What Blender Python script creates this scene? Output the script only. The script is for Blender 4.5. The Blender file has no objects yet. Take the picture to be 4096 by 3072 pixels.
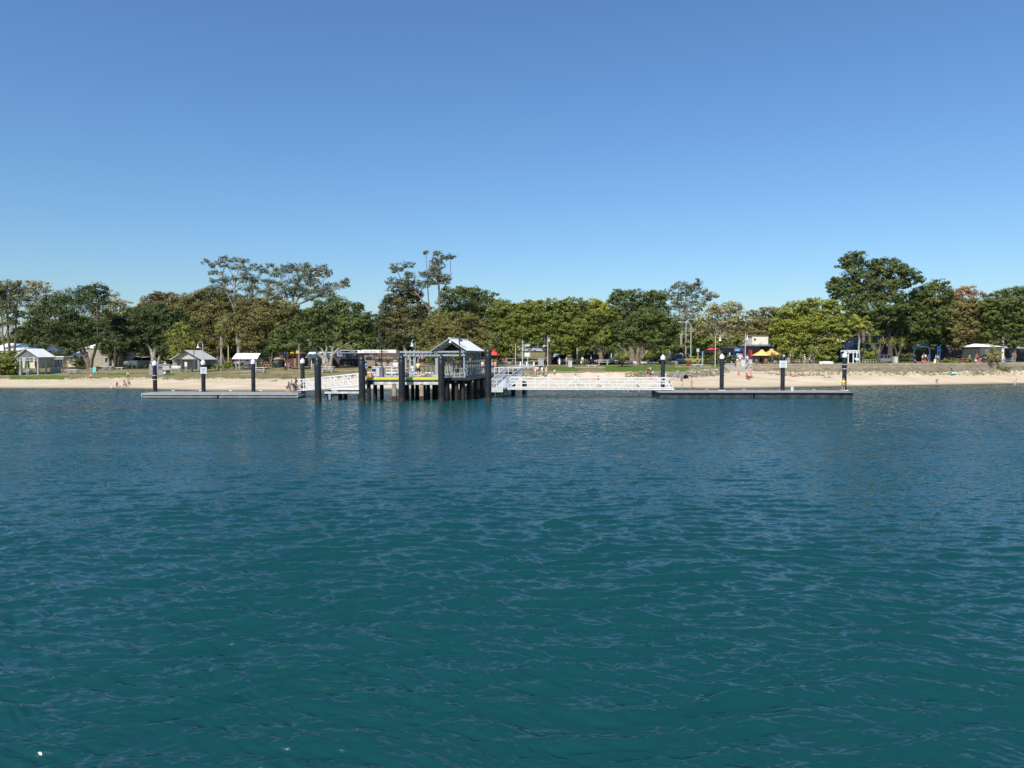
import bpy, bmesh, math, random
import numpy as np
from mathutils import Vector, Matrix
random.seed(7); RNG = np.random.default_rng(11)
S = bpy.context.scene
COL = S.collection
F = 2950.0; TH = math.atan(114 / F); CT, ST = math.cos(TH), math.sin(TH); EYE = 5.0

# ---------------------------------------------------------------- camera
cam_d = bpy.data.cameras.new('camera'); cam = bpy.data.objects.new('camera', cam_d); COL.objects.link(cam)
cam.location = (0, 0, EYE); cam.rotation_euler = (math.pi / 2 - TH, 0, 0)
cam_d.sensor_width = 36; cam_d.lens = 36 * F / 4096; cam_d.clip_end = 9000; cam_d.clip_start = 0.1
S.camera = cam

def W(px, py, d):
    u = (px - 2048) / F; v = (1536 - py) / F
    Y = CT + v * ST
    return Vector((u * d / Y, d, EYE + (v * CT - ST) * d / Y))
def zat(py, d):
    v = (1536 - py) / F
    return EYE + (v * CT - ST) * d / (CT + v * ST)
def pyof(z, d):
    k = (z - EYE) / d
    v = (k * CT + ST) / (CT - k * ST)
    return 1536 - v * F

# ---------------------------------------------------------------- light
SUN = Vector((-0.30, -0.60, 0.76)).normalized()
w = bpy.data.worlds.new('World'); S.world = w; w.use_nodes = True
nt = w.node_tree; nt.nodes.clear()
sky = nt.nodes.new('ShaderNodeTexSky'); sky.sky_type = 'NISHITA'; sky.sun_disc = False
sky.sun_elevation = math.asin(SUN.z); sky.sun_rotation = math.atan2(SUN.x, SUN.y)
sky.air_density = 1.3; sky.dust_density = 0.3; sky.ozone_density = 11.0; sky.altitude = 0
bg = nt.nodes.new('ShaderNodeBackground'); bg.inputs[1].default_value = 0.118
wo = nt.nodes.new('ShaderNodeOutputWorld')
tn = nt.nodes.new('ShaderNodeMixRGB'); tn.blend_type = 'MULTIPLY'; tn.inputs[0].default_value = 1; tn.inputs[2].default_value = (.92, 1.0, 1.05, 1)
nt.links.new(sky.outputs[0], tn.inputs[1]); nt.links.new(tn.outputs[0], bg.inputs[0]); nt.links.new(bg.outputs[0], wo.inputs[0])
sl = bpy.data.lights.new('sun', 'SUN'); sl.energy = 5.0; sl.angle = math.radians(0.53); sl.color = (1, .95, .87)
so = bpy.data.objects.new('sun', sl); COL.objects.link(so); so.location = (-60, -60, 80)
so.rotation_euler = (-SUN).to_track_quat('-Z', 'Y').to_euler()
S.view_settings.view_transform = 'Standard'; S.view_settings.look = 'None'
S.view_settings.exposure = 0.10; S.view_settings.gamma = 1
S.render.engine = 'CYCLES'
S.cycles.max_bounces = 5; S.cycles.diffuse_bounces = 2; S.cycles.glossy_bounces = 2
S.cycles.transmission_bounces = 2; S.cycles.transparent_max_bounces = 4
S.cycles.caustics_reflective = False; S.cycles.caustics_refractive = False

# ---------------------------------------------------------------- materials
def lin(c):
    return tuple(((x / 255) / 12.92 if x / 255 <= .04045 else ((x / 255 + .055) / 1.055) ** 2.4) for x in c)
_M = {}
def mat(name, rgb, rough=.65, metal=0., var=.18, scale=2.5, bump=0., detail=4, spec=.4):
    """rgb = linear base colour; var = how far a noise varies it"""
    if name in _M: return _M[name]
    m = bpy.data.materials.new(name); m.use_nodes = True; n = m.node_tree; b = n.nodes['Principled BSDF']
    b.inputs['Roughness'].default_value = rough; b.inputs['Metallic'].default_value = metal
    b.inputs['Specular IOR Level'].default_value = spec
    tc = n.nodes.new('ShaderNodeTexCoord'); nz = n.nodes.new('ShaderNodeTexNoise')
    nz.inputs['Scale'].default_value = scale; nz.inputs['Detail'].default_value = detail
    n.links.new(tc.outputs['Object'], nz.inputs['Vector'])
    r = n.nodes.new('ShaderNodeValToRGB')
    r.color_ramp.elements[0].position = .3; r.color_ramp.elements[1].position = .7
    r.color_ramp.elements[0].color = tuple(max(0, c * (1 - var)) for c in rgb) + (1,)
    r.color_ramp.elements[1].color = tuple(min(1, c * (1 + var)) for c in rgb) + (1,)
    n.links.new(nz.outputs['Fac'], r.inputs[0]); n.links.new(r.outputs[0], b.inputs['Base Color'])
    if bump:
        bp = n.nodes.new('ShaderNodeBump'); bp.inputs['Strength'].default_value = bump
        bp.inputs['Distance'].default_value = .05
        n.links.new(nz.outputs['Fac'], bp.inputs['Height']); n.links.new(bp.outputs[0], b.inputs['Normal'])
    _M[name] = m; return m
def cm(r, g, b, rough=.75):
    """plain dyed cloth / paint from an 8-bit colour"""
    return mat('dye_%d_%d_%d' % (r, g, b), lin((r, g, b)), rough, var=.08, scale=6)

WHITE = mat('white_paint', (.78, .78, .76), .45, var=.06, scale=1.5)
WHITEROOF = mat('white_roof', (.93, .91, .86), .7, var=.05, scale=.8, spec=.1)
ALU = mat('aluminium', (.66, .67, .68), .42, .25, var=.1, scale=3)
GREYGREEN = mat('grey_green_paint', (.36, .40, .39), .55, var=.14, scale=2)
BLACKPILE = mat('black_sleeve', (.018, .019, .024), .42, var=.45, scale=1.6, bump=.15, spec=.5)
BLACK = mat('black_rubber', (.012, .012, .014), .6, var=.3)
DARKSTEEL = mat('dark_steel', (.03, .035, .04), .5, var=.3)
CONC = mat('concrete', (.40, .38, .34), .85, var=.2, scale=1.5, bump=.3)
CONCD = mat('weathered_concrete', (.26, .24, .21), .9, var=.3, scale=1.1, bump=.4)
TIMBER = mat('timber', (.22, .15, .10), .8, var=.35, scale=4, bump=.3)
TIMBERD = mat('tarred_timber', (.025, .022, .02), .75, var=.5, scale=3, bump=.4)
TIMBERG = mat('grey_timber', (.30, .29, .27), .8, var=.2, scale=3, bump=.2)
YELLOW = mat('yellow_paint', (.80, .70, .06), .55, var=.08, scale=2)
RUST = mat('rust', (.075, .035, .022), .9, var=.4, scale=6)
GLASS = mat('dark_glass', (.015, .02, .028), .08, var=.2, spec=.8)
CREAM = mat('cream_wall', (.72, .64, .44), .8, var=.08)
GREYWALL = mat('grey_wall', (.36, .35, .31), .85, var=.08)
BRICK = mat('brown_brick', (.13, .06, .045), .85, var=.35, scale=6, bump=.2)
TAN = mat('tan_wall', (.48, .34, .21), .85, var=.12)
CHROME = mat('chrome', (.7, .7, .7), .2, .9, var=.05)
REDP = mat('red_lens', (.4, .01, .01), .2)
BARKP = mat('pale_bark', (.36, .32, .26), .85, var=.4, scale=2, bump=.5)
BARKD = mat('dark_bark', (.085, .065, .05), .9, var=.4, scale=2, bump=.5)
BARKM = mat('brown_bark', (.20, .15, .11), .9, var=.4, scale=2, bump=.5)

# ---------------------------------------------------------------- mesh builder
class MB:
    def __init__(s): s.v = []; s.f = []
    def add(s, vs, fs):
        o = len(s.v); s.v += [tuple(x) for x in vs]; s.f += [tuple(i + o for i in f) for f in fs]; return s
    def box(s, c, size, rz=0., bev=0.):
        hx, hy, hz = size[0] / 2, size[1] / 2, size[2] / 2
        ca, sa = math.cos(rz), math.sin(rz); vs = []
        if bev <= 0:
            for z in (-hz, hz):
                for x, y in ((-hx, -hy), (hx, -hy), (hx, hy), (-hx, hy)):
                    vs.append((c[0] + x * ca - y * sa, c[1] + x * sa + y * ca, c[2] + z))
            return s.add(vs, [(3, 2, 1, 0), (4, 5, 6, 7), (0, 1, 5, 4), (1, 2, 6, 5), (2, 3, 7, 6), (3, 0, 4, 7)])
        b = min(bev, hx * .9, hy * .9, hz * .9)
        rings = [(-hz, b), (-hz + b, 0), (hz - b, 0), (hz, b)]
        for z, i in rings:
            for x, y in ((-hx + b + i * 0, -hy + i), (hx - b, -hy + i), (hx - i, -hy + b), (hx - i, hy - b), (hx - b, hy - i), (-hx + b, hy - i), (-hx + i, hy - b), (-hx + i, -hy + b)):
                vs.append((c[0] + x * ca - y * sa, c[1] + x * sa + y * ca, c[2] + z))
        fs = [tuple(range(7, -1, -1)), tuple(range(24, 32))]
        for r in range(3):
            for k in range(8): fs.append((r * 8 + k, r * 8 + (k + 1) % 8, r * 8 + 8 + (k + 1) % 8, r * 8 + 8 + k))
        return s.add(vs, fs)
    def beam(s, a, b, wd, ht, up=(0, 0, 1)):
        a = Vector(a); b = Vector(b); t = (b - a).normalized(); u = Vector(up)
        if abs(t.dot(u)) > .98: u = Vector((0, 1, 0))
        r = t.cross(u).normalized(); u = r.cross(t).normalized()
        vs = []
        for p in (a, b):
            for x, y in ((-1, -1), (1, -1), (1, 1), (-1, 1)): vs.append(p + r * x * wd / 2 + u * y * ht / 2)
        return s.add(vs, [(3, 2, 1, 0), (4, 5, 6, 7), (0, 1, 5, 4), (1, 2, 6, 5), (2, 3, 7, 6), (3, 0, 4, 7)])
    def tube(s, pts, rad, n=8, cap=True):
        pts = [Vector(p) for p in pts]
        if not hasattr(rad, '__len__'): rad = [rad] * len(pts)
        vs = []; N = len(pts); prev = None
        for i, p in enumerate(pts):
            t = (pts[min(i + 1, N - 1)] - pts[max(i - 1, 0)]).normalized()
            if prev is None:
                u = Vector((0, 0, 1)) if abs(t.z) < .9 else Vector((1, 0, 0)); r = t.cross(u).normalized()
            else:
                r = (prev - t * prev.dot(t)).normalized()
            prev = r; q = t.cross(r)
            for k in range(n):
                a = 2 * math.pi * k / n; vs.append(p + (r * math.cos(a) + q * math.sin(a)) * rad[i])
        fs = []
        for i in range(N - 1):
            for k in range(n):
                fs.append((i * n + k, i * n + (k + 1) % n, (i + 1) * n + (k + 1) % n, (i + 1) * n + k))
        if cap: fs += [tuple(range(n - 1, -1, -1)), tuple(range((N - 1) * n, N * n))]
        return s.add(vs, fs)
    def lathe(s, c, prof, n=14, sx=1., sy=1.):
        vs = []; fs = []
        for r, z in prof:
            for k in range(n):
                a = 2 * math.pi * k / n; vs.append((c[0] + r * sx * math.cos(a), c[1] + r * sy * math.sin(a), c[2] + z))
        for i in range(len(prof) - 1):
            for k in range(n): fs.append((i * n + k, i * n + (k + 1) % n, (i + 1) * n + (k + 1) % n, (i + 1) * n + k))
        fs += [tuple(range(n - 1, -1, -1)), tuple(range((len(prof) - 1) * n, len(prof) * n))]
        return s.add(vs, fs)
    def prism(s, poly, y0, y1, ax='y', off=(0, 0, 0)):
        """poly in (x,z) extruded along y (or (y,z) along x)"""
        n = len(poly)
        if ax == 'y': vs = [(off[0] + a, off[1] + y, off[2] + b) for y in (y0, y1) for a, b in poly]
        elif ax == 'x': vs = [(off[0] + y, off[1] + a, off[2] + b) for y in (y0, y1) for a, b in poly]
        else: vs = [(off[0] + a, off[1] + b, off[2] + y) for y in (y0, y1) for a, b in poly]
        fs = [tuple(range(n)), tuple(range(2 * n - 1, n - 1, -1))]
        for k in range(n): fs.append((k, n + k, n + (k + 1) % n, (k + 1) % n))
        return s.add(vs, fs)
    def slab(s, p, th):
        """4 points (top face) extruded down by th"""
        p = [Vector(q) for q in p]; nrm = (p[1] - p[0]).cross(p[-1] - p[0]).normalized()
        if nrm.z < 0: nrm = -nrm
        n = len(p); vs = p + [q - nrm * th for q in p]
        fs = [tuple(range(n)), tuple(range(2 * n - 1, n - 1, -1))] + [(k, n + k, n + (k + 1) % n, (k + 1) % n) for k in range(n)]
        return s.add(vs, fs)
    def ball(s, c, r, n=8, m=6, sz=1.):
        prof = [(max(1e-4, r * math.sin(math.pi * i / m)), -r * sz * math.cos(math.pi * i / m)) for i in range(m + 1)]
        return s.lathe(c, prof, n)
    def build(s, name, m, parent=None, smooth=False, base=None):
        me = bpy.data.meshes.new(name)
        o3 = base if base is not None else (parent_base(parent) if parent else Vector((0, 0, 0)))
        me.from_pydata([(x - o3[0], y - o3[1], z - o3[2]) for x, y, z in s.v], [], s.f)
        bm = bmesh.new(); bm.from_mesh(me); bmesh.ops.recalc_face_normals(bm, faces=bm.faces); bm.to_mesh(me); bm.free()
        if smooth:
            me.polygons.foreach_set('use_smooth', [True] * len(me.polygons))
            try: me.set_sharp_from_angle(angle=math.radians(42))
            except Exception: pass
        me.materials.append(m)
        o = bpy.data.objects.new(name, me); COL.objects.link(o)
        if parent: o.parent = parent
        elif base is not None: o.location = base
        return o
_BASE = {}
def parent_base(p):
    b = Vector((0, 0, 0))
    while p is not None:
        b = b + Vector(p.location); p = p.parent
    return b
def tag(o, label, cat, group=None, kind=None):
    if label: o['label'] = label
    if cat: o['category'] = cat
    if group: o['group'] = group
    if kind: o['kind'] = kind
    return o
def thing(name, label, cat, loc=(0, 0, 0), group=None):
    o = bpy.data.objects.new(name, None); COL.objects.link(o); o.location = loc; o.empty_display_size = .3
    return tag(o, label, cat, group)
def copy_tree(o, parent=None):
    c = o.copy(); COL.objects.link(c)
    if parent: c.parent = parent
    for ch in o.children: copy_tree(ch, c)
    return c
_PROTO = {}
def place(key, maker, loc, rz=0., sc=1., label=None, group=None):
    """first use moves the prototype itself, later uses copy it part by part"""
    if key not in _PROTO:
        o = maker(); _PROTO[key] = o
    else: o = copy_tree(_PROTO[key])
    o.location = loc; o.rotation_euler = (0, 0, rz); o.scale = (sc,) * 3 if not hasattr(sc, '__len__') else sc
    if label: o['label'] = label
    if group: o['group'] = group
    return o

# ---------------------------------------------------------------- terrain: cross-shore profiles (px, then (d, z) at shoreline, sand top, bank top, lawn, tree line, far)
def P(d, py): return (d, zat(py, d))
COLS = [
 (-1200, (104, -0.0), P(122, 1522), P(124, 1516), P(134, 1490), P(155, 1470), (230, 3.8)),
 (0,    (112.6, 0), P(122, 1523), P(124, 1517), P(134, 1492), P(155, 1470), (230, 3.8)),
 (500,  (112.6, 0), P(121, 1519), P(123.5, 1510), P(136, 1487), P(155, 1470), (230, 3.8)),
 (800,  (105.0, 0), P(118, 1521), P(120, 1512), P(134, 1489), P(155, 1468), (230, 3.8)),
 (1150, (103.5, 0), P(116, 1520), P(118.5, 1515), P(134, 1487), P(152, 1467), (230, 3.8)),
 (1450, (109, 0), P(118, 1518), P(120, 1512), P(135, 1480), P(152, 1462), (230, 4.2)),
 (1750, (109, 0), P(119, 1516), P(121, 1508), P(135, 1475), P(152, 1458), (230, 4.6)),
 (2000, (108, 0), P(120, 1512), P(122, 1500), P(134, 1472), P(150, 1455), (205, 6.4)),
 (2200, (106.5, 0), P(119, 1509), P(119.8, 1493), P(134, 1470), P(150, 1456), (205, 6.4)),
 (2450, (109, 0), P(121, 1508), P(121.8, 1489), P(134, 1466), P(150, 1454), (230, 4.8)),
 (2640, (115, 0), P(122, 1508), P(124.5, 1485), P(134, 1464), P(150, 1453), (230, 4.4)),
 (2730, (113.4, 0), P(122, 1514), P(127.5, 1481), P(134, 1464), P(150, 1453), (230, 4.2)),
 (2860, (111.8, 0), P(124, 1503), P(129, 1478), P(136, 1463), P(150, 1453), (230, 4.2)),
 (2950, (113.4, 0), P(126, 1494), P(130, 1485), P(137, 1460), P(150, 1451), (230, 4.2)),
 (3040, (114.5, 0), P(128, 1488), P(130.8, 1484.5), P(133.4, 1457), (150, 3.62), (230, 4.2)),
 (3400, (121, 0), P(129, 1488), P(131, 1484), P(133.4, 1456), (150, 3.65), (230, 4.2)),
 (3700, (125, 0), P(131, 1500), P(133.2, 1484), P(135.6, 1454), (152, 3.75), (230, 4.2)),
 (4000, (131, 0), P(137, 1497), P(139, 1481), P(141.4, 1450), (158, 3.85), (230, 4.2)),
 (5300, (150, 0), P(157, 1497), P(159, 1480), P(161.4, 1449), (175, 4.0), (240, 4.3)),
]
CPX = np.array([c[0] for c in COLS], float)
CD = np.array([[s[0] for s in c[1:]] for c in COLS], float); CZ = np.array([[s[1] for s in c[1:]] for c in COLS], float)
def stations(px):
    px = np.atleast_1d(np.asarray(px, float))
    D = np.stack([np.interp(px, CPX, CD[:, i]) for i in range(6)], 1)
    wob = .55 * np.sin(px / 61.) + .35 * np.sin(px / 23. + 1) + .2 * np.sin(px / 9.7)
    D[:, 1] += wob * .6; D[:, 2] += wob * .6 * np.where(px < 2990, 1, .0)
    Z = np.stack([np.interp(px, CPX, CZ[:, i]) for i in range(6)], 1)
    D = np.concatenate([D[:, :1] - 60, D[:, :1] - 22, D, D[:, -1:] + 4000], 1)
    Z = np.concatenate([Z[:, :1] * 0 - 6, Z[:, :1] * 0 - 2.0, Z, Z[:, -1:] + 2], 1)
    return D, Z
def ground_z(px, d):
    """px array(n), d array(n) -> z"""
    px = np.atleast_1d(np.asarray(px, float)); d = np.atleast_1d(np.asarray(d, float))
    D, Z = stations(px); out = np.empty(len(px))
    z = np.full(len(px), -6.0)
    for i in range(D.shape[1] - 1):
        t = (d - D[:, i]) / np.maximum(D[:, i + 1] - D[:, i], 1e-6)
        m = (t >= 0) & (t <= 1); z[m] = (Z[:, i] + (Z[:, i + 1] - Z[:, i]) * t)[m]
    z[d > D[:, -1]] = Z[d > D[:, -1], -1]
    return z
def gz(px, d): return float(ground_z([px], [d])[0])
def G(px, py, dmax=215):
    """where the sight line through a photo point meets the ground"""
    ds = np.arange(100, dmax, .1); zz = ground_z(np.full(len(ds), px), ds)
    k = (zz - EYE) / ds; v = (k * CT + ST) / (CT - k * ST); pp = 1536 - v * F
    idx = np.where(pp <= py)[0]
    d = float(ds[idx[0]]) if len(idx) else dmax
    p = W(px, py, d); p.z = gz(px, d); return p
# ---------------------------------------------------------------- ground sheets (one continuous grid cut into its surfaces)
def grid_mesh(name, V, faces, m, smooth=True):
    me = bpy.data.meshes.new(name)
    used = np.unique(faces); remap = np.full(len(V), -1); remap[used] = np.arange(len(used))
    faces = remap[faces]; V = V[used]
    me.vertices.add(len(V)); me.vertices.foreach_set('co', V.astype(np.float32).ravel())
    nf = len(faces); me.loops.add(nf * 4); me.loops.foreach_set('vertex_index', faces.astype(np.int32).ravel())
    me.polygons.add(nf); me.polygons.foreach_set('loop_start', (np.arange(nf) * 4).astype(np.int32))
    me.polygons.foreach_set('use_smooth', np.full(nf, smooth))
    me.update(calc_edges=True); me.validate()
    me.materials.append(m); o = bpy.data.objects.new(name, me); COL.objects.link(o); o['kind'] = 'structure'
    return o, used

def noise_mix_mat(name, cols, scales, rough=.95, bump=.4, bscale=3., stretch=(1, 1, 1)):
    m = bpy.data.materials.new(name); m.use_nodes = True; n = m.node_tree; b = n.nodes['Principled BSDF']
    b.inputs['Roughness'].default_value = rough; b.inputs['Specular IOR Level'].default_value = .15
    tc = n.nodes.new('ShaderNodeTexCoord'); mp = n.nodes.new('ShaderNodeMapping'); mp.inputs['Scale'].default_value = stretch
    n.links.new(tc.outputs['Object'], mp.inputs[0])
    prev = None
    for i, (c, sc) in enumerate(zip(cols[1:], scales)):
        nz = n.nodes.new('ShaderNodeTexNoise'); nz.inputs['Scale'].default_value = sc; nz.inputs['Detail'].default_value = 5
        n.links.new(mp.outputs[0], nz.inputs['Vector'])
        r = n.nodes.new('ShaderNodeMapRange'); r.inputs[1].default_value = .42; r.inputs[2].default_value = .62
        n.links.new(nz.outputs['Fac'], r.inputs[0])
        mx = n.nodes.new('ShaderNodeMixRGB')
        if prev is None: mx.inputs[1].default_value = tuple(cols[0]) + (1,)
        else: n.links.new(prev, mx.inputs[1])
        mx.inputs[2].default_value = tuple(c) + (1,); n.links.new(r.outputs[0], mx.inputs[0]); prev = mx.outputs[0]
    n.links.new(prev, b.inputs['Base Color'])
    nz = n.nodes.new('ShaderNodeTexNoise'); nz.inputs['Scale'].default_value = bscale; nz.inputs['Detail'].default_value = 6
    n.links.new(mp.outputs[0], nz.inputs['Vector'])
    bp = n.nodes.new('ShaderNodeBump'); bp.inputs['Strength'].default_value = bump; bp.inputs['Distance'].default_value = .15
    n.links.new(nz.outputs['Fac'], bp.inputs['Height']); n.links.new(bp.outputs[0], b.inputs['Normal'])
    return m
LAWN = noise_mix_mat('dry_lawn', [(.20, .17, .075), (.12, .125, .04), (.27, .22, .12)], [.25, .9], bump=.6, bscale=6)
TURF = noise_mix_mat('green_turf', [(.085, .14, .022), (.12, .17, .03)], [1.2], bump=.8, bscale=8)
PAVE = noise_mix_mat('path_paving', [(.40, .34, .28), (.34, .30, .25)], [.6], bump=.1)
ROADM = noise_mix_mat('asphalt', [(.06, .06, .062), (.085, .083, .08)], [.8], bump=.2)
ROCKM = noise_mix_mat('rock_bank', [(.22, .19, .155), (.11, .10, .085), (.36, .31, .24)], [1.5, 2.6], bump=1., bscale=3)
SCRUB = noise_mix_mat('dune_scrub', [(.42, .34, .22), (.17, .15, .06), (.10, .085, .05)], [1.1, 2.2], bump=1., bscale=4)
SAND = noise_mix_mat('beach_sand', [(.57, .465, .325), (.62, .52, .38), (.50, .405, .275)], [.12, .5], bump=.25, bscale=2, stretch=(.35, 1, 1))
# wet sand near the water line follows the height of the sand itself
n = SAND.node_tree; b = n.nodes['Principled BSDF']; src = b.inputs['Base Color'].links[0].from_socket
gm = n.nodes.new('ShaderNodeNewGeometry'); sx = n.nodes.new('ShaderNodeSeparateXYZ'); n.links.new(gm.outputs['Position'], sx.inputs[0])
mr = n.nodes.new('ShaderNodeMapRange'); mr.inputs[1].default_value = 0.02; mr.inputs[2].default_value = .24; n.links.new(sx.outputs[2], mr.inputs[0])
mx = n.nodes.new('ShaderNodeMixRGB'); mx.inputs[1].default_value = (.27, .205, .13, 1); n.links.new(mr.outputs[0], mx.inputs[0]); n.links.new(src, mx.inputs[2])
n.links.new(mx.outputs[0], b.inputs['Base Color'])
mr2 = n.nodes.new('ShaderNodeMapRange'); mr2.inputs[1].default_value = 0; mr2.inputs[2].default_value = .15; mr2.inputs[3].default_value = .35; mr2.inputs[4].default_value = .95
n.links.new(sx.outputs[2], mr2.inputs[0]); n.links.new(mr2.outputs[0], b.inputs['Roughness'])

gpx = np.concatenate([np.arange(-1100, 0, 40), np.arange(0, 4100, 4), np.arange(4100, 5200, 40)]).astype(float)
gd = np.concatenate([np.arange(60, 100, 4), np.arange(100, 160, .22), np.arange(160, 235, 2.5)])
A, B = np.meshgrid(gpx, gd)
Zg = ground_z(A.ravel(), B.ravel()).reshape(A.shape)
rough = (np.sin(A / 7.1 + B * 1.3) * np.sin(A / 3.3 - B * 2.1) + np.sin(A / 13. - B * .7))
Dst, _ = stations(gpx)
D0 = Dst[:, 2]; D1 = Dst[:, 3]; D2 = Dst[:, 4]; D3 = Dst[:, 5]
scr = ((B > D1[None] - 1.0) & (B < D2[None] + 1.5))
Zg = Zg + rough * .035 * scr + .012 * rough * (B > D2[None])
U = (A - 2048) / F / CT
V = np.stack([(A - 2048) / F * B, B, Zg], 2).reshape(-1, 3)
nr, nc = A.shape
idx = np.arange(nr * nc).reshape(nr, nc)
faces = np.stack([idx[:-1, :-1], idx[:-1, 1:], idx[1:, 1:], idx[1:, :-1]], 2)
cp = (A[:-1, :-1] + A[1:, 1:]) / 2; cd = (B[:-1, :-1] + B[1:, 1:]) / 2
cz = (Zg[:-1, :-1] + Zg[1:, 1:]) / 2
kk = (cz - EYE) / cd; cy = 1536 - F * (kk * CT + ST) / (CT - kk * ST)
jit = RNG.normal(0, 1, cp.shape); cz_ = (cp - 2048) / F * cd
for _ in range(2): jit = (jit + np.roll(jit, 1, 1) + np.roll(jit, -1, 1) + .6 * np.roll(jit, 1, 0)) / 1.9
d1 = np.interp(cp, gpx, D1); d2 = np.interp(cp, gpx, D2); d3 = np.interp(cp, gpx, D3)
cls = np.full(cp.shape, 1)                    # 1 lawn
wb = .5 * np.sin(cp / 17.) + .4 * np.sin(cp / 6.1 + 2) + .25 * jit
cls[cd < d2 + np.where(d2 - d1 < 1.6, 0.02 * wb, wb * .8)] = 0                    # 0 sand
def rect(x0, x1, y0, y1, soft=1.0):
    return (cp > x0 + jit * 3) & (cp < x1 + jit * 3) & (cy > y0 + wb * soft) & (cy < y1 + wb * soft)
scrubm = ((cp > 3120) & (cp < 3990) & (cd > d1 - .2 + wb) & (cd < d2 + 1) & (np.sin(cp / 31.) + .9 * jit + .5 * np.sin(cp / 11. + cd * 3) > -.2)) | \
         ((cp > 2500) & (cp < 2640) & (cd > d1 - .5 + wb) & (cd < d2)) | ((cp > 2760) & (cp < 2920) & (cd > d1 + wb) & (cd < d2)) | \
         ((cp > 3100) & (cp < 3300) & (cy > 1495) & (cy < 1504 + wb)) | ((cp > 1930) & (cp < 2190) & (cd > d1 - 1 + wb) & (cd < d2 + 2)) | \
         ((cp > 640) & (cp < 800) & (cd > d1 + .4 + wb) & (cd < d2)) | ((cp > 1070) & (cp < 1110) & (cy > 1519) & (cy < 1527))
cls[scrubm & (jit + .4 * np.sin(cp / 5. + cd * 4) > -.55)] = 5
dry = (cp > 2000) & (cp < 2990) & (cd > d2) & (cy > 1484)
cls[dry] = 6                                                                     # rock / retaining bank
cls[((cp > 2560) & (cp < 2880) & (cd > d1 + .3 * jit) & (cd < d2 + 1.5))] = 6
for r in ((2178, 2312, 1466.5, 1484), (2418, 2762, 1463, 1486), (2845, 2915, 1458, 1468), (430, 520, 1493, 1500), (640, 700, 1494, 1502), (40, 260, 1504, 1517), (3340, 3370, 1452, 1456), (3230, 3330, 1452, 1456), (3440, 3520, 1446, 1455)):
    cls[rect(*r)] = 2
pw = ((cp > -700) & (cp < 620) & (np.abs(cy - np.interp(cp, [0, 300, 620], [1502, 1487, 1484])) < .8)) | \
     ((cp > 620) & (cp < 1460) & (np.abs(cy - np.interp(cp, [620, 900, 1140, 1460], [1488, 1488, 1489, 1479])) < .9)) | \
     ((cp > 960) & (cp < 1060) & (np.abs(cy - np.interp(cp, [960, 1060], [1487, 1478])) < 1.2)) | \
     ((cp > 2300) & (cp < 2420) & (np.abs(cy - 1469.5) < 1.3)) | ((cp > 2700) & (cp < 2850) & (np.abs(cy - 1467.5) < 1.2)) | \
     ((cp > np.interp(cy, [1455, 1487], [2885, 2925])) & (cp < np.interp(cy, [1455, 1487], [3000, 3045])) & (cy > 1440) & (cy < 1486)) | \
     ((cp > 2880) & (cp < 3150) & (cy > 1430) & (cy < 1457) & (cd > 134)) | \
     ((cp > 2030) & (cp < np.interp(cy, [1456, 1472], [2185, 2120])) & (cy > 1457) & (cy < 1472))
cls[pw & (cd > d2)] = 3
cls[(cp > 1960) & (cp < 2900) & (cd > 145.5) & (cd < 153.5)] = 4
cls[(cp > 560) & (cp < 1120) & (cd > 158) & (cd < 168)] = 4
names = [(0, 'beach_sand', SAND), (1, 'lawn', LAWN), (2, 'green_turf', TURF), (3, 'footpath', PAVE), (4, 'road', ROADM), (5, 'dune_scrub', SCRUB), (6, 'rock_bank', ROCKM)]
for c, nm, m in names:
    fsel = faces[cls == c]
    if len(fsel): o, _ = grid_mesh(nm, V, fsel, m)
tag(bpy.data.objects['beach_sand'], 'pale sandy beach between the water and the grassy bank', None)
# far ground to the horizon and out to the sides
m4 = MB()
def farpt(px, d, z): return ((px - 2048) / F * d, d, z)
fp = [-30000, -8000] + list(range(-1100, 5300, 200)) + [12000, 34000]
for a_, b_ in zip(fp[:-1], fp[1:]):
    za, zb = gz(max(-1100, min(5200, a_)), 232.4), gz(max(-1100, min(5200, b_)), 232.4)
    inner = a_ >= -1100 and b_ <= 5200
    if inner: m4.add([farpt(a_, 232.4, za - .02), farpt(b_, 232.4, zb - .02), farpt(b_, 4200, 6), farpt(a_, 4200, 6)], [(0, 1, 2, 3)])
    else:
        m4.add([farpt(a_, 124, -1), farpt(b_, 124, -1), farpt(b_, 130, 2), farpt(a_, 130, 2)], [(0, 1, 2, 3)])
        m4.add([farpt(a_, 130, 2), farpt(b_, 130, 2), farpt(b_, 4200, 6), farpt(a_, 4200, 6)], [(0, 1, 2, 3)])
m4.build('ground', LAWN)['kind'] = 'structure'
sb = MB(); sb.add([(-3000, -3000, -7), (3000, -3000, -7), (3000, 300, -7), (-3000, 300, -7)], [(0, 1, 2, 3)])
sb.build('seabed', SAND)['kind'] = 'structure'

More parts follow.
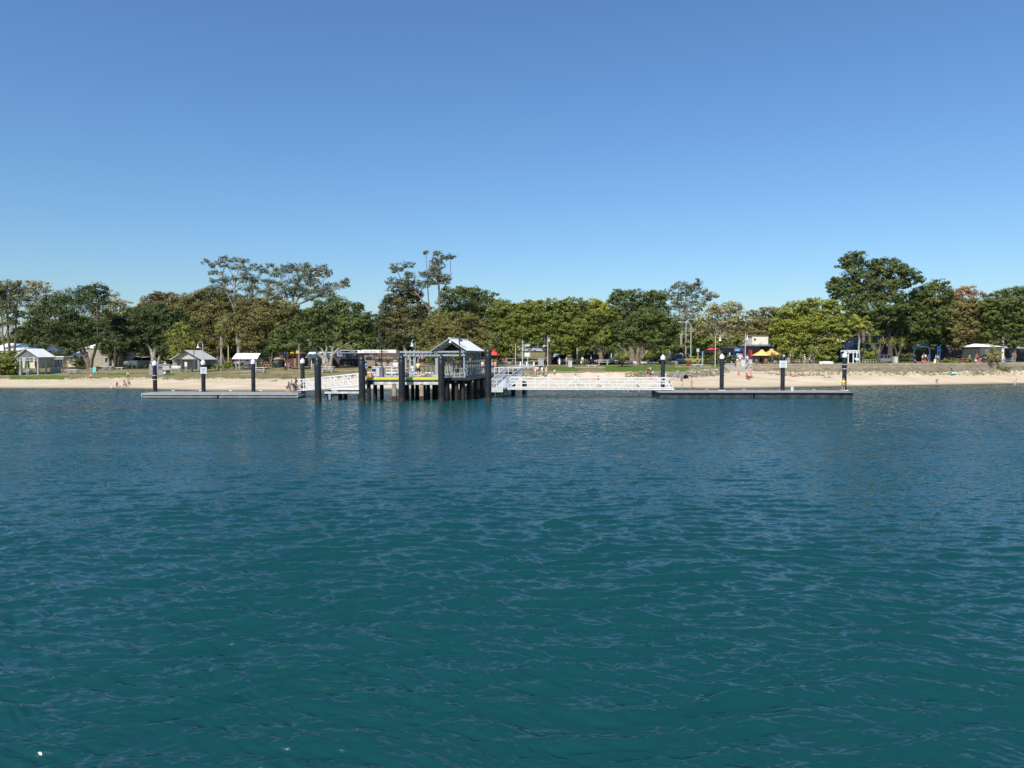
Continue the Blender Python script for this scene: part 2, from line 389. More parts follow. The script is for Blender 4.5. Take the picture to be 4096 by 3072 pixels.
# ---------------------------------------------------------------- water
pys = np.arange(3260, 1512, -2.6); wd_ = 14750.0 / (pys - 1422)
wpx = np.concatenate([np.arange(-1100, -150, 24), np.arange(-150, 4250, 7.), np.arange(4250, 5250, 24)])
A, B = np.meshgrid(wpx, wd_); X = (A - 2048) / F * B; Y = B
dd = B * B * 2.6 / 14750.0
H = np.zeros_like(X)
rg = np.random.default_rng(5)
Xw = X + .25 * np.sin(Y * .9 + X * .3) + .12 * np.sin(X * 2.1 + Y * 1.4); Yw = Y + .22 * np.sin(X * .8 + .5) + .1 * np.sin(Y * 2.3 - X * 1.7)
NWV = 110
for i in range(NWV):
    lam = .10 * (1.15 / .10) ** ((i + rg.random()) / NWV)
    ang = math.radians(-98 + rg.normal(0, 19)); k = 2 * math.pi / lam
    amp = .0074 * lam ** .95 * (1.0 if lam < .8 else (.8 / lam) ** 1.2)
    att = np.clip(1.6 - dd * 3.2 / lam, 0, 1)
    H += amp * att * np.sin(k * (Xw * math.cos(ang) + Yw * math.sin(ang)) + rg.random() * 6.28)
H = H + .8 * H * H
gust = .75 + .35 * np.sin(X * .11 + Y * .05 + 1) * np.sin(Y * .09 - X * .04)
shoreD = np.interp(A.ravel(), gpx, D0).reshape(A.shape)
H = H * gust * np.clip((shoreD - B) / 12, .05, 1)
V = np.stack([X, Y, H], 2).reshape(-1, 3)
nr, nc = A.shape; idx = np.arange(nr * nc).reshape(nr, nc)
fc = np.stack([idx[:-1, :-1], idx[:-1, 1:], idx[1:, 1:], idx[1:, :-1]], 2).reshape(-1, 4)
shal = np.clip((B - (shoreD - np.interp(A, [0, 700, 1300, 2300, 3400, 4096], [14, 12, 12, 15, 15, 15]))) / 16., 0, 1).ravel()
pyA = (1422 + 14750 / B).ravel(); bar = np.interp(A.ravel(), [-1100, 0, 600, 1150, 1700], [1662, 1644, 1623, 1612, 1606])
wob_ = 3 * np.sin(A.ravel() / 70.) + 2 * np.sin(A.ravel() / 23.)
shal = np.maximum(shal, np.exp(-((pyA - bar - wob_) / 9.) ** 2) * np.interp(A.ravel(), [-1100, 900, 1300, 1700], [.85, .85, .5, 0]))
WAT = bpy.data.materials.new('sea_water'); WAT.use_nodes = True; n = WAT.node_tree; b = n.nodes['Principled BSDF']
o, used = grid_mesh('water', V, fc, WAT)
at = o.data.attributes.new('shallow', 'FLOAT', 'POINT'); at.data.foreach_set('value', shal[used].astype(np.float32))
at2 = o.data.attributes.new('ripple', 'FLOAT', 'POINT'); at2.data.foreach_set('value', (.48 + .57 * np.clip(dd.ravel()[used] / .45, 0, 1) + .55 * shal[used]).astype(np.float32))
b.inputs['Roughness'].default_value = .12; b.inputs['IOR'].default_value = 1.333; b.inputs['Specular IOR Level'].default_value = .5
aa = n.nodes.new('ShaderNodeAttribute'); aa.attribute_name = 'shallow'
tc = n.nodes.new('ShaderNodeTexCoord')
def nz(sc, st, det=4, dist=0.):
    mp = n.nodes.new('ShaderNodeMapping'); mp.inputs['Scale'].default_value = st; n.links.new(tc.outputs['Object'], mp.inputs[0])
    x = n.nodes.new('ShaderNodeTexNoise'); x.inputs['Scale'].default_value = sc; x.inputs['Detail'].default_value = det; x.inputs['Distortion'].default_value = dist
    n.links.new(mp.outputs[0], x.inputs['Vector']); return x.outputs['Fac']
big = nz(.05, (1, 2.2, 1), 3)
mx1 = n.nodes.new('ShaderNodeMath'); mx1.operation = 'MULTIPLY_ADD'; n.links.new(big, mx1.inputs[0]); mx1.inputs[1].default_value = .5
mx2 = n.nodes.new('ShaderNodeMath'); mx2.operation = 'SUBTRACT'; n.links.new(aa.outputs['Fac'], mx1.inputs[2]); n.links.new(mx1.outputs[0], mx2.inputs[0]); mx2.inputs[1].default_value = .25
cr = n.nodes.new('ShaderNodeValToRGB'); e = cr.color_ramp.elements
e[0].position = .0; e[0].color = (.0050, .049, .051, 1); e[1].position = 1.; e[1].color = (.050, .048, .028, 1)
x = cr.color_ramp.elements.new(.35); x.color = (.006, .048, .052, 1)
x = cr.color_ramp.elements.new(.72); x.color = (.017, .043, .034, 1)
n.links.new(mx2.outputs[0], cr.inputs[0]); n.links.new(cr.outputs[0], b.inputs['Base Color'])
# small ripples tilt the surface directly, stretched along the crests, in wind-streaked patches
def tilt(sc, st, det, k):
    mp = n.nodes.new('ShaderNodeMapping'); mp.inputs['Scale'].default_value = st; n.links.new(tc.outputs['Object'], mp.inputs[0])
    x = n.nodes.new('ShaderNodeTexNoise'); x.inputs['Scale'].default_value = sc; x.inputs['Detail'].default_value = det; x.inputs['Distortion'].default_value = .3
    n.links.new(mp.outputs[0], x.inputs['Vector'])
    v = n.nodes.new('ShaderNodeVectorMath'); v.operation = 'SUBTRACT'; n.links.new(x.outputs['Color'], v.inputs[0]); v.inputs[1].default_value = (.5, .5, .5)
    m_ = n.nodes.new('ShaderNodeVectorMath'); m_.operation = 'MULTIPLY'; n.links.new(v.outputs[0], m_.inputs[0]); m_.inputs[1].default_value = k; return m_.outputs[0]
fa = n.nodes.new('ShaderNodeAttribute'); fa.attribute_name = 'ripple'
t1 = tilt(2.0, (.8, 1.7, 1), 4, (.36, .85, 0)); t2 = tilt(7.0, (.7, 1.6, 1), 4, (.60, 1.35, 0))
ad = n.nodes.new('ShaderNodeVectorMath'); ad.operation = 'ADD'; t1s = n.nodes.new('ShaderNodeVectorMath'); t1s.operation = 'SCALE'; n.links.new(t1, t1s.inputs[0]); n.links.new(fa.outputs['Fac'], t1s.inputs['Scale']); n.links.new(t1s.outputs[0], ad.inputs[0]); fb = n.nodes.new('ShaderNodeMapRange'); fb.inputs[1].default_value = .58; fb.inputs[2].default_value = 1.0; fb.inputs[3].default_value = 0.; fb.inputs[4].default_value = .13; n.links.new(fa.outputs['Fac'], fb.inputs[0])
cb = n.nodes.new('ShaderNodeCombineXYZ'); ng = n.nodes.new('ShaderNodeMath'); ng.operation = 'MULTIPLY'; ng.inputs[1].default_value = -1; n.links.new(fb.outputs[0], ng.inputs[0]); n.links.new(ng.outputs[0], cb.inputs[1])
tb2 = n.nodes.new('ShaderNodeVectorMath'); tb2.operation = 'ADD'; n.links.new(t2, tb2.inputs[0]); n.links.new(cb.outputs[0], tb2.inputs[1]); n.links.new(tb2.outputs[0], ad.inputs[1])
wind = nz(.035, (1, 2.6, 1), 4, 1.); wr = n.nodes.new('ShaderNodeMapRange'); wr.inputs[1].default_value = .35; wr.inputs[2].default_value = .65; wr.inputs[3].default_value = .65; wr.inputs[4].default_value = 1.25; n.links.new(wind, wr.inputs[0])
sc_ = n.nodes.new('ShaderNodeVectorMath'); sc_.operation = 'SCALE'; sc0 = n.nodes.new('ShaderNodeVectorMath'); sc0.operation = 'SCALE'; n.links.new(ad.outputs[0], sc0.inputs[0]); n.links.new(fa.outputs['Fac'], sc0.inputs['Scale']); n.links.new(sc0.outputs[0], sc_.inputs[0]); n.links.new(wr.outputs[0], sc_.inputs['Scale'])
ge = n.nodes.new('ShaderNodeNewGeometry'); a2 = n.nodes.new('ShaderNodeVectorMath'); a2.operation = 'ADD'; n.links.new(ge.outputs['Normal'], a2.inputs[0]); n.links.new(sc_.outputs[0], a2.inputs[1])
nm_ = n.nodes.new('ShaderNodeVectorMath'); nm_.operation = 'NORMALIZE'; n.links.new(a2.outputs[0], nm_.inputs[0]); n.links.new(nm_.outputs[0], b.inputs['Normal'])
# open sea round the detailed sheet
s5 = MB(); o5 = wpx[0], wpx[-1]
q = lambda px, d: ((px - 2048) / F * d, d, 0)
near = wd_[0]; far = wd_[-1]
s5.add([(-2500, -1500, 0), (2500, -1500, 0), (2500, near, 0), (-2500, near, 0)], [(0, 1, 2, 3)])
s5.add([(-2500, near, 0), q(o5[0], near), q(o5[0], far), (-2500, far, 0)], [(0, 1, 2, 3)])
s5.add([q(o5[1], near), (2500, near, 0), (2500, far, 0), q(o5[1], far)], [(0, 1, 2, 3)])
s5.build('water', WAT)['kind'] = 'structure'
# ---------------------------------------------------------------- trees
def leafmat(name, dark, light):
    k = (1.36, 1.10, .74); dark = tuple(c * 1.75 * q for c, q in zip(dark, k)); light = tuple(c * 1.95 * q for c, q in zip(light, k))
    m = bpy.data.materials.new(name); m.use_nodes = True; n = m.node_tree; b = n.nodes['Principled BSDF']
    b.inputs['Roughness'].default_value = .55; b.inputs['Specular IOR Level'].default_value = .3
    a = n.nodes.new('ShaderNodeAttribute'); a.attribute_name = 'tint'
    r = n.nodes.new('ShaderNodeValToRGB'); r.color_ramp.elements[0].color = dark + (1,); r.color_ramp.elements[1].color = light + (1,)
    n.links.new(a.outputs['Fac'], r.inputs[0]); n.links.new(r.outputs[0], b.inputs['Base Color'])
    t = n.nodes.new('ShaderNodeBsdfTranslucent'); n.links.new(r.outputs[0], t.inputs[0])
    mx = n.nodes.new('ShaderNodeMixShader'); mx.inputs[0].default_value = .22
    out = n.nodes['Material Output']
    n.links.new(b.outputs[0], mx.inputs[1]); n.links.new(t.outputs[0], mx.inputs[2]); n.links.new(mx.outputs[0], out.inputs[0])
    return m
LM = {
 'fig':    leafmat('fig_leaves', (.022, .042, .016), (.068, .100, .034)),
 'dark':   leafmat('dark_leaves', (.014, .030, .015), (.045, .072, .028)),
 'mid':    leafmat('green_leaves', (.035, .060, .014), (.105, .140, .034)),
 'olive':  leafmat('olive_leaves', (.042, .054, .024), (.115, .124, .060)),
 'brown':  leafmat('bronze_leaves', (.046, .046, .024), (.115, .100, .052)),
 'gum':    leafmat('gum_leaves', (.030, .042, .026), (.088, .104, .062)),
 'pale':   leafmat('pale_gum_leaves', (.075, .088, .050), (.185, .195, .115)),
 'yellow': leafmat('yellow_green_leaves', (.050, .080, .016), (.150, .185, .042)),
 'bright': leafmat('bright_leaves', (.070, .095, .012), (.21, .235, .035)),
 'orange': leafmat('orange_leaves', (.095, .070, .040), (.185, .125, .070)),
 'strap':  leafmat('strap_leaves', (.060, .085, .030), (.20, .24, .11)),
 'bush':   leafmat('bush_leaves', (.045, .057, .022), (.120, .135, .055)),
}
def quadcloud(name, Vq, tint, m, parent, base, tri=False):
    """Vq (n,4,3) world"""
    n = len(Vq); V = (Vq - np.array(base)).reshape(-1, 3).astype(np.float32)
    me = bpy.data.meshes.new(name); me.vertices.add(n * 4); me.vertices.foreach_set('co', V.ravel())
    me.loops.add(n * 4); me.loops.foreach_set('vertex_index', np.arange(n * 4, dtype=np.int32))
    me.polygons.add(n); me.polygons.foreach_set('loop_start', (np.arange(n) * 4).astype(np.int32))
    me.update(calc_edges=True)
    a = me.attributes.new('tint', 'FLOAT', 'POINT'); a.data.foreach_set('value', np.repeat(np.clip(tint, 0, 1), 4).astype(np.float32))
    me.materials.append(m); o = bpy.data.objects.new(name, me); COL.objects.link(o); o.parent = parent
    return o
NB = [0, 0]
def leaves(lobes, d, dens, ls, rg, clump=1.0, flat=.65, depth=.85, grow=1.22, sat=2):
    Q = []; T = []; NB[0] += 1
    ex = []
    for L in lobes:
        for k in range(sat):
            an = rg.uniform(0, 6.283); rr_ = rg.uniform(.8, 1.25); f_ = rg.uniform(.32, .55)
            ex.append((L[0] + L[2] * rr_ * math.cos(an), L[1] + L[3] * rr_ * math.sin(an), max(L[2] * f_, 6), max(L[3] * f_, 5)))
    lobes = list(lobes) + ex
    for L in lobes:
        cx, cy, rx, ry = L[:4]; off = L[4] if len(L) > 4 else rg.uniform(-1, 1) * 1.2
        dd_ = d + off; s = dd_ / F; C = np.array(W(cx, cy, dd_)); a = rx * s; b = ry * s
        c = max(.5, depth * max(a, b) * .9)
        area = math.pi * a * b
        g_ = grow; a *= g_; b *= g_; area *= g_ * g_; nc = max(6, int(area * 2.6 / clump))
        u = rg.normal(size=(nc, 3)); u /= np.linalg.norm(u, axis=1)[:, None]
        rad = rg.uniform(.25, 1.0, nc) ** .6
        P_ = u * rad[:, None] * np.array([a, c, b]) * .92
        P_[:, 2] += rg.normal(0, .05 * b, nc)
        cs = (.37 * math.sqrt(a * b) ** .6 + .12) * clump ** .4 * rg.uniform(.65, 1.35, nc)
        ct = rg.uniform(.15, .85, nc)
        nl = max(8, int(dens * 2.1 * area / nc))
        pos = rg.normal(size=(nc, nl, 3)); rr = np.linalg.norm(pos, axis=2, keepdims=True)
        pos = pos / rr * np.minimum(rg.uniform(.25, 1.0, (nc, nl, 1)) ** .5 * rg.uniform(.8, 1.15, (nc, nl, 1)), 1.3)
        nrm = pos * .9 + u[:, None] * .9 + np.array([-.12, -.2, .5]) * 1.0 + rg.normal(0, .42, pos.shape)
        pos = pos * cs[:, None, None] * np.array([1.1, 1.1, flat]) + P_[:, None] + C
        nrm /= np.linalg.norm(nrm, axis=2, keepdims=True)
        pos = pos.reshape(-1, 3); nrm = nrm.reshape(-1, 3); N = len(pos)
        rnd = rg.normal(size=(N, 3)); t = np.cross(nrm, rnd); t /= np.linalg.norm(t, axis=1)[:, None] + 1e-9; q = np.cross(nrm, t)
        sz = ls * .92 * rg.uniform(.5, 1.3, (N, 1))
        Q.append(np.stack([pos - t * sz, pos - q * sz * .55, pos + t * sz, pos + q * sz * .55 + nrm * sz * .15], 1))
        T.append((ct[:, None] + rg.normal(0, .18, (nc, nl))).ravel())
    q_ = np.concatenate(Q); NB[1] += len(q_); return q_, np.concatenate(T)
def curve_pts(a, b, rg, n=6, sag=.12, up=.12):
    a = Vector(a); b = Vector(b); L = (b - a).length; pts = []
    w1 = Vector(rg.normal(0, 1, 3)) * L * sag
    for i in range(n + 1):
        t = i / n; p = a.lerp(b, t) + w1 * math.sin(math.pi * t) * .6 + Vector((0, 0, -up * L * math.sin(math.pi * t)))
        if 0 < i < n: p += Vector(rg.normal(0, 1, 3)) * L * .018
        pts.append(p)
    return pts
def tree(name, label, d, base, lobes, leaf='fig', bark=BARKD, r0=None, fork=.3, dens=46, ls=.21, clump=1., flat=.65, limbs=7,
         extra=(), twigs=True, seed=0, depth=.85, trunks=None, group='trees in the foreshore park', cat='tree'):
    """base=(px, py) foot; lobes=[(px,py,rx,ry)] crown masses at true size and distance d"""
    rg = np.random.default_rng(abs(hash_(label)) % 99991 + seed)
    bx, by = base; p0 = W(bx, by, d); g = gz(bx, d); p0.z = min(p0.z, g + .1) if abs(p0.z - g) > .6 else p0.z; p0.z = g - .1
    root = thing(name, label, cat, p0, group)
    tb = MB(); s = d / F
    top = min(zat(l[1] - l[3], d) for l in lobes); hi = max(zat(l[1] - l[3], d) for l in lobes); Ht = hi - p0.z
    if r0 is None: r0 = .017 * Ht + .06
    lobesW = [(W(l[0], l[1], d), math.sqrt(l[2] * l[3]) * s, l) for l in lobes]
    if trunks is None:
        fz = p0.z + fork * Ht; cx = sum(l[0] for l in lobes) / len(lobes)
        fp_ = W(bx + (cx - bx) * .35, by, d); fp_.z = fz
        pts = curve_pts(p0, fp_, rg, 4, .03, 0); tb.tube(pts, list(np.linspace(r0 * 1.25, r0 * .8, 5)), 8)
        forks = [fp_]
    else:
        forks = []
        for tk in trunks:
            pts = [W(a, b, d + (c2[0] if c2 else 0)) for a, b, r, *c2 in tk]; rr = [t[2] * s for t in tk]
            if tk[0][1] >= by - 3: pts[0].z = p0.z
            fine = []; fr = []
            for i in range(len(pts) - 1):
                for k in range(3):
                    t = k / 3; fine.append(pts[i].lerp(pts[i + 1], t) + Vector(rg.normal(0, 1, 3)) * .05); fr.append(rr[i] * (1 - t) + rr[i + 1] * t)
            fine.append(pts[-1]); fr.append(rr[-1]); tb.tube(fine, fr, 7)
            forks += pts[1:]
    order = sorted(range(len(lobesW)), key=lambda i: -lobesW[i][1])[:limbs]
    for i in order:
        C, R, l = lobesW[i]
        f0 = min(forks, key=lambda f: (f - C).length + (3 if f.z > C.z else 0))
        tgt = C + Vector((rg.normal(0, .25), rg.uniform(-.5, .3), -.15)) * R
        rl = min(r0 * .4, .06 + .006 * Ht); n_ = 6
        pts = curve_pts(f0, tgt, rg, n_, .09, .05); tb.tube(pts, list(np.linspace(rl * .8, .04, n_ + 1)), 6)
        if twigs:
            for k in range(5):
                j = int(rg.integers(2, n_)); e = C + Vector(rg.normal(0, .62, 3)) * R
                e.z = C.z + abs(rg.normal(0, .6)) * R * l[3] / max(l[2], 1)
                tb.tube(curve_pts(pts[j], e, rg, 4, .12, .06), list(np.linspace(.055, .015, 5)), 4)
    tb.build('trunk', bark, root, smooth=True)
    gm = clump < .65 and leaf == 'gum'
    Q, T = leaves(lobes, d, dens * (.62 if gm else 1), ls * (.8 if gm else .88), rg, clump * .8, flat, depth, 1.55 if gm else 1.33, 5 if gm else 3)
    quadcloud('crown', Q, T, LM[leaf], root, p0)
    for nm, lf, lb, kw in extra:
        Q, T = leaves(lb, d - .6, kw.get('dens', dens), kw.get('ls', ls), rg, clump, flat, depth)
        quadcloud(nm, Q, T, LM[lf], root, p0)
    return root
def hash_(s):
    h = 7
    for ch in s: h = (h * 131 + ord(ch)) % 1000003
    return h
T_ = tree
# ---- left third
T_('gum_tree', 'tall thin-trunked gum tree at the left edge behind the cream house', 150, (42, 1478),
   [(20, 1152, 55, 30), (82, 1158, 30, 26), (-30, 1190, 50, 40), (62, 1205, 40, 26), (10, 1235, 45, 26), (75, 1250, 22, 18), (30, 1290, 38, 16), (66, 1330, 20, 20), (-20, 1300, 30, 30)],
   'gum', BARKM, dens=34, limbs=9, trunks=[[(42, 1478, 6), (36, 1380, 5), (28, 1250, 3), (20, 1150, 1.5)], [(52, 1478, 5), (60, 1370, 4), (66, 1240, 3), (80, 1160, 1.5)], [(30, 1478, 4), (14, 1370, 3), (5, 1260, 2)]])
T_('gum_tree', 'small grey gum crown between the edge gum and the big dark tree', 166, (150, 1460), [(150, 1150, 45, 20), (190, 1182, 34, 22), (120, 1180, 30, 22), (170, 1225, 40, 30)], 'pale', BARKM, dens=26)
T_('fig_tree', 'big dark spreading tree behind the white-roofed picnic shelter', 147, (358, 1479),
   [(250, 1192, 32, 22), (312, 1180, 55, 26), (392, 1150, 26, 20), (205, 1222, 45, 30), (160, 1252, 45, 34), (280, 1235, 60, 30), (370, 1205, 55, 30), (418, 1178, 14, 12), (400, 1240, 35, 24),
    (130, 1310, 42, 34), (210, 1290, 50, 34), (300, 1300, 42, 26), (380, 1292, 40, 28), (160, 1370, 45, 28), (240, 1352, 50, 30), (330, 1362, 40, 26), (405, 1335, 38, 34), (265, 1410, 38, 22), (310, 1440, 25, 16), (420, 1385, 30, 26)],
   'dark', BARKM, r0=.55, dens=40, limbs=12, trunks=[[(358, 1479, 9), (348, 1445, 8), (320, 1400, 5), (260, 1330, 4), (235, 1300, 2)], [(362, 1479, 8), (372, 1430, 6), (392, 1370, 4), (390, 1290, 3), (385, 1180, 1.5)], [(356, 1450, 6), (330, 1380, 4), (300, 1260, 2)]])
T_('shrub', 'leafy green shrub at the left edge of the lawn beside the shelter', 131, (20, 1490), [(-20, 1450, 50, 35), (30, 1440, 35, 30), (52, 1468, 22, 18), (10, 1472, 40, 20)], 'mid', dens=60, ls=.18, limbs=3, group=None, cat='shrub')
T_('gum_tree', 'slender pale gum beyond the dark tree, left of the dome fig', 172, (456, 1455), [(452, 1200, 26, 22), (480, 1222, 26, 14), (440, 1235, 24, 16), (500, 1212, 22, 8), (462, 1270, 26, 18)], 'pale', BARKM, dens=24, trunks=[[(456, 1455, 4), (455, 1300, 3), (453, 1210, 1.5)]])
T_('bronze_tree', 'bronze-brown crown low between the dark tree and the dome fig', 160, (440, 1462), [(432, 1280, 36, 26), (450, 1330, 40, 34), (440, 1380, 42, 34), (470, 1420, 35, 20), (485, 1370, 32, 34)], 'olive', dens=44)
T_('gum_tree', 'thin dark-trunked tree beside the bracket lamp behind the lawn', 146, (461, 1480), [(470, 1350, 26, 20), (450, 1372, 24, 16), (488, 1385, 22, 16)], 'dark', BARKD, dens=34, trunks=[[(461, 1480, 5), (462, 1400, 4.4), (466, 1345, 2)]])
T_('bronze_tree', 'bronze flat-topped crown rising behind the dome fig', 186, (655, 1448), [(600, 1198, 32, 16), (640, 1190, 42, 16), (690, 1196, 44, 18), (725, 1215, 32, 20), (660, 1225, 60, 22), (580, 1225, 30, 18)], 'brown', BARKM, dens=42)
T_('fig_tree', 'dark dome-shaped fig with pale trunk behind the grey board', 152, (618, 1466),
   [(610, 1252, 70, 28), (545, 1275, 55, 30), (680, 1270, 60, 30), (490, 1312, 52, 34), (590, 1300, 70, 36), (670, 1318, 70, 36), (740, 1310, 32, 34), (455, 1350, 32, 34), (530, 1350, 60, 34), (620, 1355, 60, 28), (705, 1358, 50, 28), (490, 1392, 48, 24), (560, 1392, 40, 18), (660, 1392, 36, 16)],
   'dark', BARKP, r0=.6, dens=52, limbs=10, trunks=[[(622, 1466, 9), (612, 1425, 8), (600, 1390, 6), (580, 1340, 3)], [(628, 1466, 7), (640, 1420, 5), (660, 1385, 4), (680, 1330, 2)], [(616, 1430, 6), (622, 1380, 4), (620, 1320, 2)]], clump=.7)
T_('small_tree', 'bright yellow-green young tree with leaning trunk before the amenities block', 133, (734, 1488),
   [(716, 1310, 32, 18), (700, 1338, 36, 20), (745, 1335, 22, 18), (700, 1368, 28, 14), (740, 1372, 34, 16), (715, 1395, 26, 12), (775, 1355, 28, 22), (690, 1412, 14, 12)],
   'yellow', BARKM, dens=34, ls=.17, trunks=[[(734, 1488, 4), (726, 1472, 3), (724, 1430, 2.4), (726, 1380, 2), (718, 1320, 1.2)]])
T_('olive_gum', 'broad olive gum massed right of the dome fig', 172, (880, 1458),
   [(760, 1192, 34, 20), (810, 1180, 36, 20), (850, 1172, 44, 24), (740, 1232, 34, 28), (800, 1225, 50, 32), (870, 1220, 55, 32), (930, 1205, 42, 28), (780, 1285, 40, 34), (840, 1280, 55, 34), (910, 1270, 55, 34), (800, 1340, 40, 30), (860, 1350, 50, 30), (820, 1390, 50, 24)],
   'olive', BARKM, dens=40, limbs=11)
T_('paperbark_tree', 'thin pale-trunked tree left of the long white picnic shelter', 142, (887, 1476), [(884, 1282, 14, 16), (880, 1312, 18, 18), (884, 1345, 12, 14), (892, 1382, 16, 12), (900, 1455, 24, 12), (868, 1470, 18, 8)], 'yellow', BARKP, dens=30, ls=.16, trunks=[[(887, 1476, 5), (885, 1400, 4), (884, 1330, 2.4), (890, 1280, 1.2)]])
T_('tall_gum_tree', 'tallest sparse gum with clumped flat crowns left of the jetty', 165, (955, 1460),
   [(823, 1045, 13, 5), (875, 1048, 16, 8), (898, 1034, 14, 6), (900, 1062, 15, 6), (848, 1062, 10, 7), (945, 1040, 26, 8), (982, 1046, 12, 6), (948, 1068, 20, 9), (860, 1092, 20, 7), (850, 1122, 10, 6), (910, 1112, 26, 12), (890, 1130, 22, 12), (985, 1076, 14, 8), (978, 1095, 16, 8), (1022, 1066, 20, 10), (1050, 1084, 20, 9), (1078, 1060, 12, 7), (1002, 1110, 24, 10), (970, 1118, 20, 9), (1035, 1128, 34, 12),
    (930, 1165, 14, 10), (990, 1150, 26, 14), (1020, 1170, 34, 14), (870, 1155, 30, 16), (960, 1200, 36, 18)],
   'gum', BARKP, dens=42, ls=.19, limbs=22, clump=.6, flat=.68, trunks=[[(957, 1460, 7), (955, 1400, 6.5), (952, 1370, 6), (942, 1250, 4), (938, 1150, 3), (955, 1080, 2), (965, 1050, 1)], [(952, 1375, 5), (985, 1330, 4), (1005, 1200, 3), (1020, 1120, 2), (1050, 1080, 1)], [(942, 1250, 3), (905, 1160, 2.4), (890, 1100, 1.6), (835, 1050, 1)], [(938, 1160, 2.4), (930, 1100, 1.8), (900, 1050, 1)]])
T_('tall_gum_tree', 'wide-crowned gum with one long limb reaching right over the fig', 160, (1120, 1462),
   [(1120, 1092, 30, 16), (1150, 1072, 26, 13), (1200, 1070, 32, 13), (1228, 1060, 10, 8), (1240, 1092, 26, 15), (1286, 1070, 22, 11), (1215, 1112, 34, 14), (1295, 1100, 22, 12), (1312, 1086, 10, 6), (1330, 1146, 28, 10), (1368, 1140, 22, 12), (1386, 1122, 9, 9), (1285, 1165, 38, 13), (1240, 1182, 40, 14), (1085, 1140, 30, 16), (1160, 1142, 38, 20), (1110, 1175, 36, 18), (1190, 1165, 30, 18), (1260, 1130, 26, 14), (1310, 1170, 26, 10)],
   'gum', BARKP, dens=46, ls=.19, limbs=20, clump=.6, flat=.68, trunks=[[(1120, 1462, 8), (1135, 1350, 7), (1165, 1240, 5), (1175, 1180, 4), (1200, 1110, 2)], [(1165, 1240, 4), (1140, 1170, 3), (1120, 1100, 1.6)], [(1172, 1220, 4), (1230, 1150, 3), (1250, 1100, 1.6)], [(1172, 1225, 4), (1260, 1190, 3), (1330, 1160, 2), (1385, 1128, 1)]])
T_('olive_tree', 'yellowish olive tree massed under the two tall gums', 152, (1010, 1464),
   [(1000, 1225, 50, 26), (1075, 1215, 50, 28), (1140, 1235, 42, 28), (960, 1270, 40, 30), (1030, 1275, 55, 32), (1110, 1290, 50, 30), (980, 1325, 42, 30), (1050, 1335, 50, 30), (1120, 1340, 40, 26), (1000, 1375, 40, 20), (925, 1300, 30, 40)],
   'olive', BARKM, dens=44, limbs=10, extra=[('bronze_foliage', 'brown', [(1090, 1255, 30, 18), (1140, 1280, 30, 18), (1030, 1245, 26, 12)], {'dens': 30})])
T_('fig_tree', 'dark green fig with pale forked trunks before the fish and chips shop', 141, (1312, 1472),
   [(1350, 1212, 46, 22), (1395, 1235, 36, 22), (1300, 1232, 42, 26), (1440, 1265, 32, 26), (1250, 1262, 38, 28), (1340, 1260, 55, 30), (1400, 1290, 50, 30), (1200, 1300, 40, 26), (1270, 1305, 50, 28), (1462, 1305, 24, 26), (1340, 1325, 45, 24), (1150, 1330, 44, 22), (1220, 1345, 44, 22), (1110, 1355, 38, 20), (1290, 1355, 34, 16), (1425, 1340, 36, 20), (1170, 1380, 48, 14), (1100, 1385, 34, 16), (1240, 1380, 26, 12), (1468, 1345, 26, 12), (1445, 1225, 10, 8)],
   'fig', BARKP, r0=.5, dens=56, limbs=16, clump=.7,
   trunks=[[(1302, 1472, 8), (1292, 1430, 7), (1262, 1400, 5), (1235, 1350, 3)], [(1320, 1474, 7), (1326, 1440, 6), (1332, 1395, 5), (1345, 1345, 4), (1380, 1300, 2.4)], [(1322, 1425, 5), (1360, 1392, 4), (1395, 1370, 3.4), (1440, 1340, 2)], [(1300, 1450, 6), (1306, 1395, 4), (1300, 1340, 3), (1280, 1280, 1.6)], [(1316, 1472, 6), (1308, 1440, 5), (1285, 1395, 4), (1255, 1365, 2.4)]])
T_('small_tree', 'small leaning tree on the lawn right of the long picnic shelter', 147, (1090, 1471), [(1095, 1400, 30, 16), (1078, 1418, 24, 12), (1120, 1398, 26, 12)], 'dark', BARKM, dens=34, trunks=[[(1090, 1471, 4), (1084, 1450, 3), (1092, 1400, 2)], [(1088, 1462, 3), (1078, 1430, 2), (1070, 1410, 1)]])
T_('small_tree', 'thin bare-stemmed sapling behind the strolling pair', 142, (1153, 1474), [(1148, 1392, 22, 12), (1160, 1402, 16, 8)], 'fig', BARKP, dens=30, trunks=[[(1153, 1474, 2.6), (1150, 1430, 2.2), (1147, 1395, 1.4)]])
